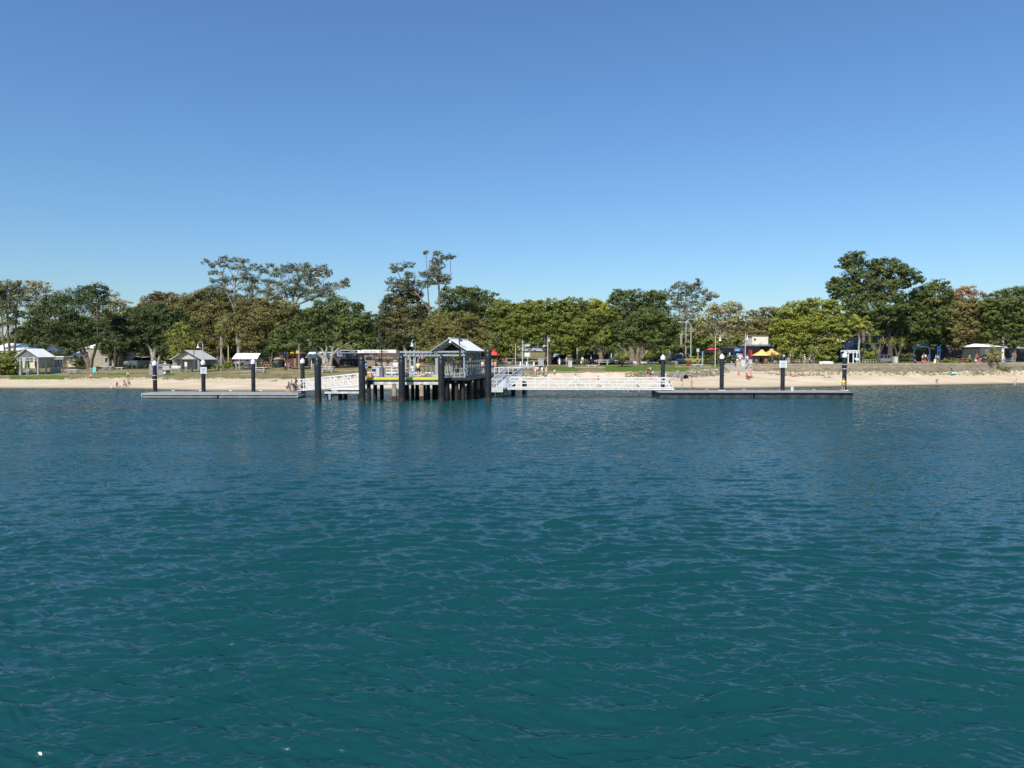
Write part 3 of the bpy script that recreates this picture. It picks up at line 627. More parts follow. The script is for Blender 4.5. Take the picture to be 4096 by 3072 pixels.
# ---- centre
T_('tall_gum_tree', 'tall open gum with bare leaning trunks above the jetty', 156, (1742, 1456),
   [(1590, 1068, 24, 13), (1572, 1080, 12, 8), (1632, 1060, 20, 8), (1640, 1105, 20, 13), (1620, 1120, 18, 10), (1575, 1125, 22, 12), (1718, 1096, 22, 13), (1740, 1088, 24, 14), (1768, 1112, 26, 14), (1736, 1045, 12, 12), (1750, 1014, 14, 7), (1772, 1028, 12, 7), (1802, 1024, 14, 6), (1790, 1032, 8, 4), (1785, 1128, 18, 8), (1690, 1098, 12, 7), (1700, 1135, 24, 10), (1660, 1140, 30, 14), (1618, 1142, 32, 14), (1580, 1150, 24, 14), (1703, 1010, 6, 5), (1735, 1062, 16, 12), (1762, 1058, 14, 10), (1745, 1120, 22, 12), (1720, 1125, 18, 10)],
   'gum', BARKM, dens=50, ls=.18, limbs=18, clump=.55, flat=.68,
   trunks=[[(1742, 1456, 6), (1742, 1300, 5.5), (1757, 1250, 5), (1755, 1140, 3.5), (1754, 1060, 2), (1750, 1015, 1)], [(1740, 1300, 4.5), (1715, 1235, 4), (1672, 1180, 3), (1610, 1135, 2), (1585, 1070, 1)], [(1728, 1270, 3), (1712, 1200, 2.4), (1708, 1100, 1.4), (1703, 1012, .8)], [(1757, 1175, 2.6), (1790, 1130, 2), (1803, 1100, 1.4), (1802, 1030, .8)]])
T_('leafy_gum', 'dense gum crown left of the round tree behind the pergola', 158, (1625, 1456),
   [(1575, 1185, 32, 20), (1620, 1180, 40, 24), (1555, 1210, 26, 14), (1660, 1175, 26, 20), (1535, 1232, 20, 12), (1590, 1225, 40, 26), (1645, 1225, 42, 28), (1525, 1248, 16, 8), (1570, 1265, 32, 24), (1625, 1280, 44, 30), (1680, 1260, 30, 26), (1650, 1330, 40, 30), (1600, 1335, 36, 28), (1560, 1310, 34, 26), (1690, 1225, 24, 18)],
   'gum', BARKM, dens=48, limbs=11, clump=.7, extra=[('yellow_sprays', 'olive', [(1600, 1205, 26, 14), (1640, 1200, 24, 12), (1660, 1290, 30, 14), (1570, 1285, 26, 12)], {'dens': 28})])
T_('dark_tree', 'dark grey-leaved tree behind the white-fasciaed kiosk', 168, (1520, 1452),
   [(1500, 1300, 32, 26), (1540, 1290, 36, 30), (1580, 1340, 36, 30), (1510, 1345, 40, 26), (1550, 1375, 42, 24), (1490, 1375, 30, 20), (1600, 1380, 32, 22), (1620, 1350, 24, 24), (1515, 1268, 26, 16)], 'dark', BARKP, dens=46)
T_('fig_tree', 'grey-green fig with pale branches behind the round bush tree', 166, (1880, 1452),
   [(1800, 1172, 38, 18), (1845, 1165, 36, 16), (1885, 1163, 40, 16), (1930, 1182, 42, 20), (1965, 1200, 24, 12), (1790, 1205, 36, 26), (1860, 1205, 55, 30), (1925, 1225, 50, 26), (1975, 1240, 30, 20), (1880, 1250, 60, 26), (1960, 1275, 34, 26), (1800, 1250, 40, 26), (1985, 1300, 26, 24)],
   'fig', BARKP, dens=48, limbs=13, clump=.7)
T_('round_tree', 'broad rounded olive-green tree right behind the jetty shelter', 150, (1790, 1458),
   [(1790, 1278, 46, 20), (1850, 1268, 48, 20), (1740, 1300, 40, 26), (1810, 1310, 60, 30), (1890, 1295, 46, 26), (1710, 1345, 34, 32), (1775, 1350, 55, 34), (1850, 1345, 60, 34), (1920, 1335, 40, 32), (1700, 1390, 30, 26), (1760, 1395, 44, 24), (1830, 1395, 50, 24), (1900, 1385, 48, 28), (1955, 1370, 26, 26)],
   'bush', BARKM, dens=66, limbs=9, clump=.45, ls=.18)
T_('fig_tree', 'dark green tree between the round tree and the long fig', 158, (1990, 1456),
   [(2005, 1212, 28, 14), (2030, 1235, 36, 22), (1985, 1250, 30, 22), (2050, 1275, 34, 30), (2005, 1290, 38, 28), (2060, 1330, 34, 30), (2010, 1345, 40, 30), (2050, 1385, 40, 26), (1990, 1390, 36, 26), (2000, 1420, 36, 16)], 'mid', BARKD, dens=52, limbs=8)
T_('fig_tree', 'long fig with tufted top behind the landing gangway', 147, (2200, 1468),
   [(2075, 1222, 22, 12), (2100, 1230, 34, 20), (2135, 1212, 26, 13), (2170, 1228, 36, 20), (2220, 1210, 30, 15), (2255, 1220, 24, 14), (2090, 1268, 42, 26), (2150, 1265, 48, 28), (2215, 1255, 46, 28), (2270, 1250, 34, 26), (2080, 1310, 38, 26), (2140, 1308, 44, 24), (2205, 1300, 46, 26), (2265, 1300, 36, 26), (2070, 1352, 32, 22), (2120, 1345, 34, 18), (2180, 1338, 30, 14), (2235, 1352, 34, 20), (2280, 1350, 26, 20), (2215, 1388, 28, 16), (2285, 1385, 26, 14), (2250, 1400, 28, 14), (2130, 1372, 24, 10)],
   'mid', BARKD, r0=.55, dens=52, limbs=14, clump=.7, flat=.6,
   trunks=[[(2200, 1468, 9), (2198, 1420, 8), (2188, 1370, 5), (2165, 1300, 4), (2155, 1260, 2)], [(2204, 1430, 7), (2235, 1370, 4), (2255, 1310, 3)], [(2195, 1420, 5), (2150, 1370, 4), (2095, 1358, 3)]])
T_('fig_tree', 'spiky-topped dark tree right of the long fig', 154, (2300, 1458),
   [(2283, 1195, 14, 10), (2280, 1215, 22, 16), (2320, 1205, 16, 10), (2300, 1235, 34, 22), (2335, 1222, 16, 12), (2300, 1275, 34, 28), (2320, 1310, 30, 22)], 'mid', BARKD, dens=48, flat=.55)
T_('bright_tree', 'bright yellow-green treetop behind the twin figs', 163, (2385, 1452), [(2365, 1208, 28, 13), (2395, 1222, 34, 15), (2350, 1232, 26, 14), (2420, 1240, 26, 14), (2385, 1250, 36, 14)], 'bright', BARKM, dens=52, clump=.7)
T_('fig_tree', 'tall dense fig standing highest right of centre', 160, (2560, 1454),
   [(2475, 1178, 28, 18), (2460, 1205, 24, 18), (2530, 1175, 40, 16), (2590, 1178, 30, 16), (2510, 1205, 46, 24), (2575, 1210, 46, 26), (2625, 1175, 26, 14), (2645, 1190, 18, 16), (2625, 1215, 34, 26), (2480, 1235, 32, 24), (2640, 1245, 34, 24), (2560, 1250, 50, 22)], 'fig', BARKM, dens=52, limbs=8, clump=.7)
T_('fig_tree', 'broad fig with dark straight trunk above the parked four wheel drives', 143, (2405, 1468),
   [(2380, 1262, 36, 20), (2340, 1290, 34, 24), (2410, 1285, 46, 26), (2460, 1275, 36, 24), (2315, 1325, 30, 20), (2360, 1330, 40, 24), (2420, 1330, 44, 24), (2475, 1320, 36, 24), (2290, 1360, 28, 16), (2340, 1365, 34, 14), (2395, 1362, 34, 14), (2450, 1362, 30, 16), (2440, 1385, 16, 12)],
   'mid', BARKM, r0=.6, dens=54, limbs=10, clump=.7, trunks=[[(2405, 1468, 9), (2405, 1420, 8), (2402, 1370, 6), (2400, 1320, 4)], [(2403, 1390, 4), (2360, 1350, 3)]])
T_('fig_tree', 'huge multi-trunked fig behind the white benches and pandanus', 141, (2540, 1470),
   [(2500, 1290, 40, 26), (2550, 1275, 42, 22), (2600, 1260, 44, 26), (2640, 1270, 34, 26), (2480, 1325, 30, 24), (2535, 1320, 44, 24), (2595, 1310, 48, 28), (2650, 1315, 42, 28), (2690, 1320, 22, 26), (2500, 1350, 30, 14), (2570, 1352, 40, 18), (2630, 1355, 42, 20), (2680, 1360, 28, 20), (2640, 1388, 28, 12), (2690, 1390, 18, 12), (2470, 1385, 18, 14)],
   'fig', BARKM, r0=.8, dens=56, limbs=12, clump=.7,
   trunks=[[(2535, 1470, 13), (2530, 1420, 11), (2520, 1380, 7), (2510, 1330, 4)], [(2548, 1470, 10), (2550, 1420, 8), (2560, 1360, 5), (2575, 1310, 3)], [(2525, 1440, 6), (2495, 1400, 5), (2470, 1380, 3)], [(2565, 1435, 7), (2590, 1405, 6), (2615, 1378, 4), (2645, 1355, 2.4)], [(2572, 1430, 5), (2570, 1395, 4), (2590, 1360, 3)]])
T_('gum_tree', 'open gum with ragged clumped crown right of the huge fig', 164, (2725, 1452),
   [(2716, 1138, 12, 9), (2738, 1136, 10, 7), (2792, 1132, 15, 10), (2780, 1148, 18, 10), (2760, 1156, 20, 10), (2730, 1165, 15, 10), (2693, 1150, 8, 7), (2672, 1170, 18, 10), (2708, 1188, 24, 14), (2768, 1178, 20, 14), (2808, 1164, 14, 11), (2852, 1178, 20, 9), (2825, 1192, 20, 8), (2740, 1212, 34, 14), (2798, 1212, 22, 14), (2780, 1240, 24, 10), (2700, 1225, 20, 14), (2730, 1262, 36, 18), (2700, 1290, 24, 20), (2750, 1290, 26, 18), (2660, 1190, 12, 8)],
   'gum', BARKP, dens=50, ls=.18, limbs=18, clump=.55, flat=.68, trunks=[[(2725, 1452, 6), (2724, 1350, 5), (2742, 1240, 4), (2745, 1180, 3), (2742, 1140, 1)], [(2738, 1260, 3), (2790, 1230, 2.4), (2850, 1182, 1)], [(2724, 1300, 3), (2712, 1220, 2), (2712, 1142, .8)]])
T_('olive_tree', 'pale olive tree with many bare silver branches behind the cafe umbrellas', 152, (2890, 1452),
   [(2840, 1225, 28, 12), (2880, 1238, 38, 18), (2940, 1215, 20, 8), (2925, 1232, 34, 16), (2850, 1262, 40, 18), (2910, 1265, 46, 22), (2965, 1255, 26, 20), (2815, 1295, 34, 18), (2870, 1305, 40, 20), (2935, 1302, 40, 22), (2985, 1290, 24, 20), (2785, 1330, 30, 18), (2840, 1340, 34, 16), (2900, 1345, 38, 20), (2955, 1340, 34, 20), (2760, 1355, 18, 16)],
   'pale', BARKP, r0=.4, dens=26, limbs=16, clump=.7, extra=[('lower_foliage', 'mid', [(2830, 1362, 30, 16), (2780, 1368, 30, 18), (2880, 1375, 34, 14), (2950, 1368, 30, 14), (2920, 1395, 22, 10)], {'dens': 40})])
T_('small_tree', 'small round green tree beside the two road lamps', 158, (2705, 1452), [(2700, 1378, 24, 12), (2720, 1392, 22, 10), (2688, 1398, 18, 8), (2712, 1408, 20, 8)], 'mid', BARKM, dens=50)
T_('olive_tree', 'olive tree behind the cafe with the arch roof sign', 172, (3050, 1450),
   [(3075, 1242, 30, 13), (3040, 1258, 36, 18), (3100, 1262, 30, 22), (3020, 1290, 34, 20), (3070, 1295, 46, 24), (3120, 1300, 30, 26), (3000, 1325, 28, 14), (3050, 1328, 40, 12)], 'olive', BARKM, dens=44)
# ---- right third
T_('poinciana_tree', 'big yellow-green spreading tree right of the yellow umbrellas', 143, (3150, 1458),
   [(3240, 1212, 36, 12), (3190, 1222, 36, 16), (3295, 1212, 40, 14), (3340, 1228, 30, 16), (3145, 1248, 30, 18), (3120, 1285, 28, 24), (3180, 1258, 46, 24), (3240, 1248, 50, 24), (3310, 1252, 46, 24), (3110, 1325, 26, 24), (3160, 1300, 44, 26), (3225, 1295, 50, 28), (3290, 1295, 48, 28), (3350, 1280, 34, 26), (3130, 1360, 34, 22), (3190, 1345, 46, 26), (3260, 1345, 48, 26), (3325, 1340, 40, 26), (3375, 1330, 26, 24), (3160, 1395, 38, 18), (3225, 1392, 42, 18), (3290, 1390, 40, 18), (3340, 1378, 28, 14), (3200, 1420, 34, 10), (3300, 1420, 30, 10)],
   'yellow', BARKP, r0=.45, dens=58, limbs=14, clump=.55, flat=.68)
T_('tall_fig_tree', 'tallest dense tree at the right with domed cloud-like crown', 147, (3457, 1450),
   [(3408, 1018, 24, 14), (3438, 1020, 24, 14), (3395, 1040, 18, 12), (3430, 1048, 30, 16), (3363, 1040, 10, 6), (3380, 1062, 26, 10), (3415, 1078, 34, 16), (3350, 1118, 20, 10), (3330, 1135, 20, 12), (3318, 1155, 16, 12), (3350, 1150, 24, 16), (3475, 1056, 22, 12), (3500, 1055, 26, 14), (3480, 1085, 34, 20), (3400, 1112, 40, 20), (3450, 1118, 36, 20), (3560, 1045, 30, 14), (3590, 1062, 30, 16), (3540, 1072, 34, 18), (3630, 1085, 30, 14), (3660, 1100, 24, 12), (3530, 1105, 40, 20), (3590, 1102, 40, 20), (3680, 1118, 20, 9), (3650, 1125, 28, 12), (3345, 1185, 26, 12), (3385, 1160, 36, 22), (3430, 1160, 40, 22), (3490, 1145, 44, 22), (3560, 1140, 44, 20), (3615, 1140, 30, 14), (3395, 1205, 40, 20), (3450, 1200, 40, 24), (3510, 1190, 48, 24), (3575, 1185, 44, 22), (3420, 1240, 34, 18), (3480, 1240, 44, 20), (3545, 1230, 46, 20), (3610, 1225, 34, 18), (3440, 1268, 30, 14), (3510, 1268, 40, 14), (3580, 1262, 34, 14)],
   'fig', BARKM, r0=.55, dens=54, limbs=20, clump=.6, flat=.68,
   trunks=[[(3457, 1450, 8), (3455, 1380, 6.5), (3452, 1290, 6), (3440, 1200, 5), (3425, 1100, 3), (3420, 1030, 1.5)], [(3448, 1260, 4), (3400, 1190, 3), (3345, 1150, 1.6)]], extra=[('top_foliage', 'gum', [(3430, 1150, 36, 14), (3500, 1135, 36, 14), (3580, 1130, 36, 14), (3540, 1180, 36, 14), (3450, 1195, 36, 12)], {'dens': 34})])
T_('tall_fig_tree', 'second forked tree under the domed crown, behind the grey ute', 150, (3555, 1452),
   [(3640, 1200, 40, 20), (3690, 1170, 44, 20), (3750, 1135, 34, 16), (3780, 1160, 22, 18), (3715, 1150, 30, 14), (3740, 1185, 46, 24), (3680, 1215, 46, 24), (3790, 1195, 22, 22), (3740, 1232, 46, 24), (3640, 1250, 46, 24), (3700, 1265, 44, 24), (3770, 1250, 36, 26), (3600, 1290, 36, 20), (3655, 1300, 44, 24), (3720, 1305, 44, 26), (3780, 1290, 32, 26)],
   'fig', BARKD, r0=.5, dens=52, limbs=14, clump=.6, flat=.68,
   trunks=[[(3560, 1452, 12), (3562, 1400, 10), (3558, 1350, 8), (3545, 1290, 5), (3520, 1230, 3)], [(3562, 1370, 6), (3600, 1310, 5), (3650, 1240, 4), (3720, 1180, 2)], [(3560, 1340, 4), (3572, 1270, 3), (3580, 1200, 2)]], extra=[('olive_foliage', 'olive', [(3690, 1170, 36, 14), (3750, 1150, 30, 14), (3670, 1220, 40, 14), (3740, 1200, 36, 14)], {'dens': 30})])
T_('dark_tree', 'dark low-hanging tree over the blue playground frames', 152, (3640, 1455),
   [(3640, 1340, 42, 22), (3700, 1345, 44, 24), (3760, 1340, 36, 26), (3620, 1372, 34, 18), (3680, 1378, 40, 18), (3740, 1378, 40, 18), (3790, 1365, 26, 22), (3590, 1330, 26, 24)], 'dark', BARKD, dens=44)
T_('bronze_tree', 'orange half-bare treetop rising behind the right-hand trees', 178, (3850, 1448),
   [(3835, 1160, 30, 12), (3870, 1158, 30, 12), (3905, 1170, 26, 10), (3815, 1180, 26, 12), (3860, 1180, 40, 12), (3925, 1182, 16, 6), (3830, 1200, 30, 10)], 'orange', BARKM, dens=22, limbs=7, trunks=[[(3850, 1448, 5), (3850, 1300, 4), (3852, 1210, 3), (3850, 1180, 2)]])
T_('olive_tree', 'bronze-olive tree with leaning twin stems beside the seawall', 149, (3898, 1452),
   [(3845, 1215, 40, 18), (3905, 1212, 36, 16), (3830, 1250, 38, 24), (3880, 1252, 44, 26), (3930, 1245, 26, 20), (3835, 1295, 38, 24), (3890, 1300, 42, 26), (3930, 1290, 18, 20), (3850, 1335, 40, 22), (3905, 1342, 34, 20), (3880, 1368, 34, 12), (3830, 1368, 24, 14)],
   'olive', BARKM, dens=48, limbs=10, trunks=[[(3900, 1452, 4), (3893, 1410, 3.4), (3892, 1370, 2.6), (3885, 1300, 1.6)], [(3898, 1440, 3), (3880, 1400, 2.4), (3850, 1350, 1.4)]], extra=[('bronze_foliage', 'brown', [(3880, 1240, 34, 14), (3860, 1290, 34, 14), (3900, 1330, 30, 12), (3840, 1330, 26, 12)], {'dens': 30})])
T_('fig_tree', 'wide dark fig filling the right edge over the white-roofed pavilion', 146, (4050, 1452),
   [(3965, 1192, 26, 12), (4000, 1178, 28, 14), (4045, 1165, 34, 15), (4085, 1160, 30, 16), (4130, 1175, 40, 20), (3955, 1225, 34, 20), (4010, 1212, 46, 24), (4070, 1205, 46, 24), (4130, 1225, 44, 26), (3975, 1262, 38, 20), (4035, 1258, 46, 24), (4095, 1260, 44, 26), (4150, 1280, 40, 30), (3960, 1300, 34, 20), (4020, 1302, 44, 22), (4080, 1310, 42, 22), (3965, 1335, 34, 16), (4025, 1342, 38, 18), (4085, 1352, 38, 20), (4150, 1345, 40, 26), (4000, 1362, 26, 8), (4070, 1375, 34, 12)],
   'fig', BARKM, r0=.6, dens=52, limbs=14, clump=.6, flat=.55, trunks=[[(4052, 1452, 10), (4056, 1410, 9), (4060, 1360, 6), (4040, 1290, 4)], [(4056, 1400, 5), (4010, 1370, 4), (3975, 1345, 3)], [(4060, 1390, 5), (4110, 1350, 4), (4140, 1300, 3)]])
T_('shrub', 'grey-green feathery bush on the seawall right of the sitting pair', 139.5, (3972, 1452), [(3972, 1412, 14, 22), (3985, 1420, 14, 18), (3962, 1432, 16, 12), (3985, 1440, 18, 8)], 'pale', BARKM, dens=70, ls=.14, limbs=3, group=None, cat='shrub')
# ---- distant planting that closes the view, low part added to darken under the crowns
def wood():
    rg = np.random.default_rng(99); lobes = []
    for px in np.arange(-500, 4800, 34):
        lo = np.interp(px, [0, 120, 430, 700, 1000, 1480, 1540, 2000, 2080, 2160, 2300, 2700, 3000, 3400, 3800, 4400], [1375, 1330, 1270, 1225, 1225, 1300, 1290, 1240, 1240, 1250, 1240, 1290, 1310, 1270, 1225, 1225])
        y = lo
        while y < 1440:
            if 2040 < px < 2190 and y > 1365: break
            lobes.append((px + rg.normal(0, 12), y + rg.normal(0, 7), 34, 24, rg.uniform(-5, 9))); y += 26
    near = []  # extra low foliage, added to stand in for the tree shade below the crowns
    for px in np.arange(-500, 4800, 30):
        if 2035 < px < 2195: continue
        for y in (1392, 1415, 1436, 1452): near.append((px + rg.normal(0, 10), y + rg.normal(0, 5), 24, 15, rg.uniform(-27, -18)))
    lobes += near
    for px in list(np.arange(-3600, -500, 60)) + list(np.arange(4800, 7600, 60)):
        for y in (1300, 1345, 1390, 1430): lobes.append((px + rg.normal(0, 20), y + rg.normal(0, 14), 52, 38, rg.uniform(-20, 0)))
    Q, T = leaves(lobes, 200, 17, .40, rg, 1.4, .7, .8, 1.15, 0)
    T = T * .6 + .5 * np.sin(Q[:, 0, 0] * .11) ** 2
    o = quadcloud('distant_wood', Q, T, LM['fig'], None, (0, 0, 0)); o['kind'] = 'stuff'; o['label'] = 'dark continuous wood closing the view behind the park trees, low foliage added as shade'; o['category'] = 'wood'
wood()
# ---- low hedges, pandanus, palms
def hedge(label, px0, px1, py0, py1, d, leaf='dark', n=6, dens=60, ls=.16, name='hedge'):
    rg = np.random.default_rng(hash_(label)); base = Vector(((px0 + px1) / 2 / F * d - 2048 / F * d, d, gz((px0 + px1) / 2, d)))
    lobes = [(px0 + (px1 - px0) * (i + .5) / n, (py0 + py1) / 2 + rg.normal(0, 1), (px1 - px0) / n * .8, (py1 - py0) / 2, rg.uniform(-.4, .4)) for i in range(n)]
    Q, T = leaves(lobes, d, dens, ls, rg, .5, .8, 1., 1.05, 1)
    r = thing(name, label, 'hedge' if name == 'hedge' else 'shrub', base); quadcloud('foliage', Q, T, LM[leaf], r, base)
    return r
hedge('low dark hedge along the park behind the children on the left', 475, 600, 1464, 1480, 148, n=9)
hedge('dark hedge before the parked blue car', 835, 886, 1455, 1476, 147, n=5)
hedge('green bushes under the red cars left of the long shelter', 896, 944, 1449, 1472, 147, 'mid', n=5)
hedge('dark hedge behind the twin white benches', 2600, 2700, 1425, 1452, 144, 'dark', n=7)
hedge('clipped green hedge under the dark umbrellas', 2815, 2875, 1425, 1452, 144, 'fig', n=6)
hedge('leafy planting beside the round bins of the cafe', 2888, 2945, 1422, 1452, 141, 'fig', n=6)
hedge('tangled shrubs behind the painted boat', 3250, 3345, 1400, 1450, 143, 'mid', n=7)
hedge('green shrubs left of the grey ute', 3450, 3515, 1392, 1436, 141, 'yellow', n=6, name='shrub')
hedge('low grassy bushes between playground and wooden table', 3762, 3842, 1434, 1450, 140, 'mid', n=7, name='shrub')
hedge('low shrub right of the wooden table', 3856, 3896, 1438, 1450, 141, 'mid', n=4, name='shrub')
hedge('clipped square hedge right of the grey ute', 3585, 3660, 1410, 1432, 143, 'fig', n=6)
hedge('grey bush beside the silver tent', 2285, 2320, 1405, 1440, 149, 'gum', n=4, name='shrub')
hedge('dark low bush left of the dark wagon', 2290, 2338, 1438, 1453, 143, 'dark', n=4, name='shrub')
hedge('small green weeds on the seawall apron at the right', 3990, 4040, 1466, 1478, 139.2, 'mid', n=5, name='shrub')
hedge('bushes around the trunk of the blue playground tree', 3590, 3650, 1430, 1450, 148, 'dark', n=5, name='shrub')
def hedge_gap(): pass

def straps(o3, C, n, L, rg, wd=.05, droop=.9, el=(10, 85)):
    Q = []; T = []
    for i in range(n):
        a = rg.uniform(0, 6.283); e = math.radians(rg.uniform(*el)); ln = L * rg.uniform(.7, 1.15); p = np.array(C, float) + rg.normal(0, .05, 3)
        dr = np.array([math.cos(a) * math.cos(e), math.sin(a) * math.cos(e), math.sin(e)]); side = np.array([-math.sin(a), math.cos(a), 0]) * wd; tt = rg.uniform(.1, .95)
        for k in range(4):
            w0 = (1 - k / 4.4); w1 = (1 - (k + 1) / 4.4); dr2 = dr + np.array([0, 0, -droop * .42]); dr2 /= np.linalg.norm(dr2)
            q = p + dr * ln / 4; Q.append([p - side * w0, p + side * w0, q + side * w1, q - side * w1]); T.append(tt); p = q; dr = dr2
    return np.array(Q), np.array(T)
def pandanus(label, px, py, h, d=None, heads=3, L=1.3, spread=.5):
    rg = np.random.default_rng(hash_(label)); b = G(px, py) if d is None else W(px, py, d)
    r = thing('pandanus', label, 'pandanus', b, 'pandanus palms on the lawn'); tb = MB(); Qs = []; Ts = []
    for i in range(heads):
        a = 6.283 * i / heads + rg.uniform(0, 1); e = Vector((math.cos(a) * spread, math.sin(a) * spread, h * rg.uniform(.45, .75)))
        if heads == 1: e = Vector((0, 0, h * .5))
        tb.tube([b, b + Vector((e.x * .3, e.y * .3, e.z * .5)), b + e], [.12, .10, .08], 6)
        Q, T = straps(None, b + e, 46, L, rg); Qs.append(Q); Ts.append(T)
    for k in range(5):
        a = k * 1.257; tb.tube([b + Vector((math.cos(a) * .3, math.sin(a) * .3, -.05)), b + Vector((0, 0, .45))], [.03, .04], 4)
    tb.build('trunk', BARKM, r, smooth=True); quadcloud('leaves', np.concatenate(Qs), np.concatenate(Ts), LM['strap'], r, b)
    return r
pandanus('dense clump of grey-green pandanus left of the woman in pink', 2488, 1467, 2.4, heads=7, L=1.5, spread=1.1)
pandanus('pandanus between the two small white benches', 2592, 1464, 2.6, heads=4, L=1.3)
pandanus('thin pandanus right of the white-capped first pile', 2668, 1462, 2.4, heads=3, L=1.1)
pandanus('round pandanus with orange roots left of the tall black pile', 2874, 1461, 3.0, heads=4, L=1.5, spread=.45)
pandanus('pandanus in the yellow umbrella planter, left one', 3082, 1457, 2.2, 134.5, heads=4, L=1.3, spread=.7)
pandanus('pandanus right of the yellow umbrellas against the black pile', 3112, 1457, 2.0, 134.6, heads=3, L=1.3)
pandanus('pandanus with yellow prop roots behind the notice sign', 3164, 1456, 3.2, 134.8, heads=3, L=1.4)
pandanus('narrow drooping pandanus left of the person in white', 3204, 1456, 2.2, 134.4, heads=2, L=1.3, spread=.2)
pandanus('pandanus with brown roots right of the person in white', 3256, 1455, 3.2, 134.6, heads=4, L=1.3)
pandanus('wide pandanus with bare forked trunk beside the grey ute', 3512, 1452, 5.2, 136, heads=4, L=1.6, spread=1.6)
pandanus('tall pandanus leaning over the ute tray', 3590, 1448, 6.0, 141, heads=4, L=1.7, spread=1.2)
pandanus('slim pandanus beside the green cabinet by the road', 2345, 1462, 1.2, 139, heads=2, L=.7, spread=.2)
def palm(label, px, py, d, topy, r=.17, skirt=True, L=2.2):
    rg = np.random.default_rng(hash_(label)); b = W(px, py, d); b.z = gz(px, d); t = W(px - 2, topy, d)
    o = thing('palm_tree', label, 'palm tree', b); tb = MB()
    n_ = 14; tb.tube([b.lerp(t, i / n_) + Vector((.08 * math.sin(i), 0, 0)) for i in range(n_ + 1)], [r * 1.3] + [r * (1 + .08 * (i % 2)) for i in range(n_)], 8)
    tb.build('trunk', BARKP, o, smooth=True)
    Qs = []; Ts = []
    for k in range(26):
        a = rg.uniform(0, 6.283); e = math.radians(rg.uniform(-10, 75)); p = np.array(t, float); dr = np.array([math.cos(a) * math.cos(e), math.sin(a) * math.cos(e), math.sin(e)]); sd = np.array([-math.sin(a), math.cos(a), 0]); tt = rg.uniform(.1, .9)
        for s_ in range(7):
            q = p + dr * L / 7
            for sgn in (-1, 1):
                tip = q + sd * sgn * .5 + np.array([0, 0, -.28]) + rg.normal(0, .04, 3)
                Qs.append([p, q, tip, tip - dr * .12]); Ts.append(tt)
            p = q; dr = dr + np.array([0, 0, -.16]); dr /= np.linalg.norm(dr)
    quadcloud('crown', np.array(Qs), np.array(Ts), LM['yellow'], o, b)
    if skirt:
        Q, T = straps(None, np.array(t) - np.array([0, 0, .2]), 60, 1.9, rg, .07, 1.2, (-80, -30)); quadcloud('dead_skirt', Q, T, LM['orange'], o, b)
    return o
palm('palm with brown skirt and thin pale trunk above the white pergola gate', 3437, 1452, 143, 1290)

def tufts():
    rg = np.random.default_rng(21); Qs = []; Ts = []
    def run(x0, x1, y0, y1, n_, L, wd):
        for i in range(n_):
            px = rg.uniform(x0, x1); p = G(px, rg.uniform(y0, y1)); Q, T = straps(None, p, 9, L, rg, wd, .7, (25, 85)); Qs.append(Q); Ts.append(T)
    run(3060, 4090, 1483, 1503, 520, .34, .022); run(2180, 2312, 1467, 1483, 60, .16, .02); run(2420, 2760, 1464, 1485, 120, .16, .02); run(2760, 2900, 1484, 1503, 90, .36, .022); run(2500, 2640, 1493, 1506, 60, .3, .02)
    run(0, 1400, 1509, 1520, 420, .22, .02); run(1960, 2180, 1494, 1507, 90, .35, .02); run(3300, 3900, 1476, 1485, 110, .3, .02); run(150, 1400, 1484, 1508, 300, .12, .02)
    o = quadcloud('dune_grass', np.concatenate(Qs), np.concatenate(Ts) * .7, LM['strap'], None, (0, 0, 0)); tag(o, 'dry grass tufts along the edge between sand and lawn', 'grass', None, 'stuff')
tufts()
# ---------------------------------------------------------------- piles, pontoons, gangways, jetty
def X_(px, d): return W(px, 1422, d).x
def sleeve_pile(px, top, d, r, label, group):
    x = X_(px, d); zt = zat(top, d); o = thing('mooring_pile', label, 'pile', (x, d, 0), group)
    b = MB(); b.lathe((x, d, 0), [(r * .98, -4), (r, -.4), (r * 1.0, .3), (r * .985, 2), (r, zt - 1.2), (r * 1.01, zt - .72), (r * .97, zt - .70), (r * .97, zt - .55)], 20); b.build('sleeve', BLACKPILE, o, True)
    c = MB(); c.lathe((x, d, 0), [(r * 1.0, zt - .56), (r * 1.0, zt - .46), (r * .82, zt - .3), (r * .35, zt - .06), (r * .06, zt)], 20); c.build('cone_cap', BLACKPILE, o, True)
    k = MB()
    for i in range(6):
        a = -1.9 + i * .16; k.lathe((x + math.cos(a) * r * .99, d + math.sin(a) * r * .99, 0), [(.05, -.4), (.06, .05 + .09 * (i % 3)), (.02, .30 + .12 * ((i * 5) % 4))], 5)
    k.build('rust_stain', RUST, o)
    k = MB(); k.lathe((x, d, 0), [(r * 1.015, -.6), (r * 1.03, .1), (r * 1.035, .22), (r * 1.01, .34)], 20); k.build('marine_growth', mat('marine_growth', (.045, .045, .025), .95, var=.6, scale=9, bump=.8), o)
    o.rotation_euler = (random.uniform(-.006, .006), random.uniform(-.008, .008), 0); return o
for px, top, d, lab in ((1271, 1424, 79.4, 'thick black pile standing alone in the water left of the jetty'), (1448, 1421, 80.6, 'thick black pile at the left end of the yellow jetty edge'),
                        (1607, 1416, 80.6, 'thick black pile in the middle of the yellow jetty edge'), (1765, 1418, 80.6, 'thick black pile between the yellow jetty edge and the roofed shelter'),
                        (1953, 1391, 80.8, 'tallest thick black pile, right of the jetty shelter')):
    sleeve_pile(px, top, d, .36, lab, 'black sleeved piles in front of the jetty')
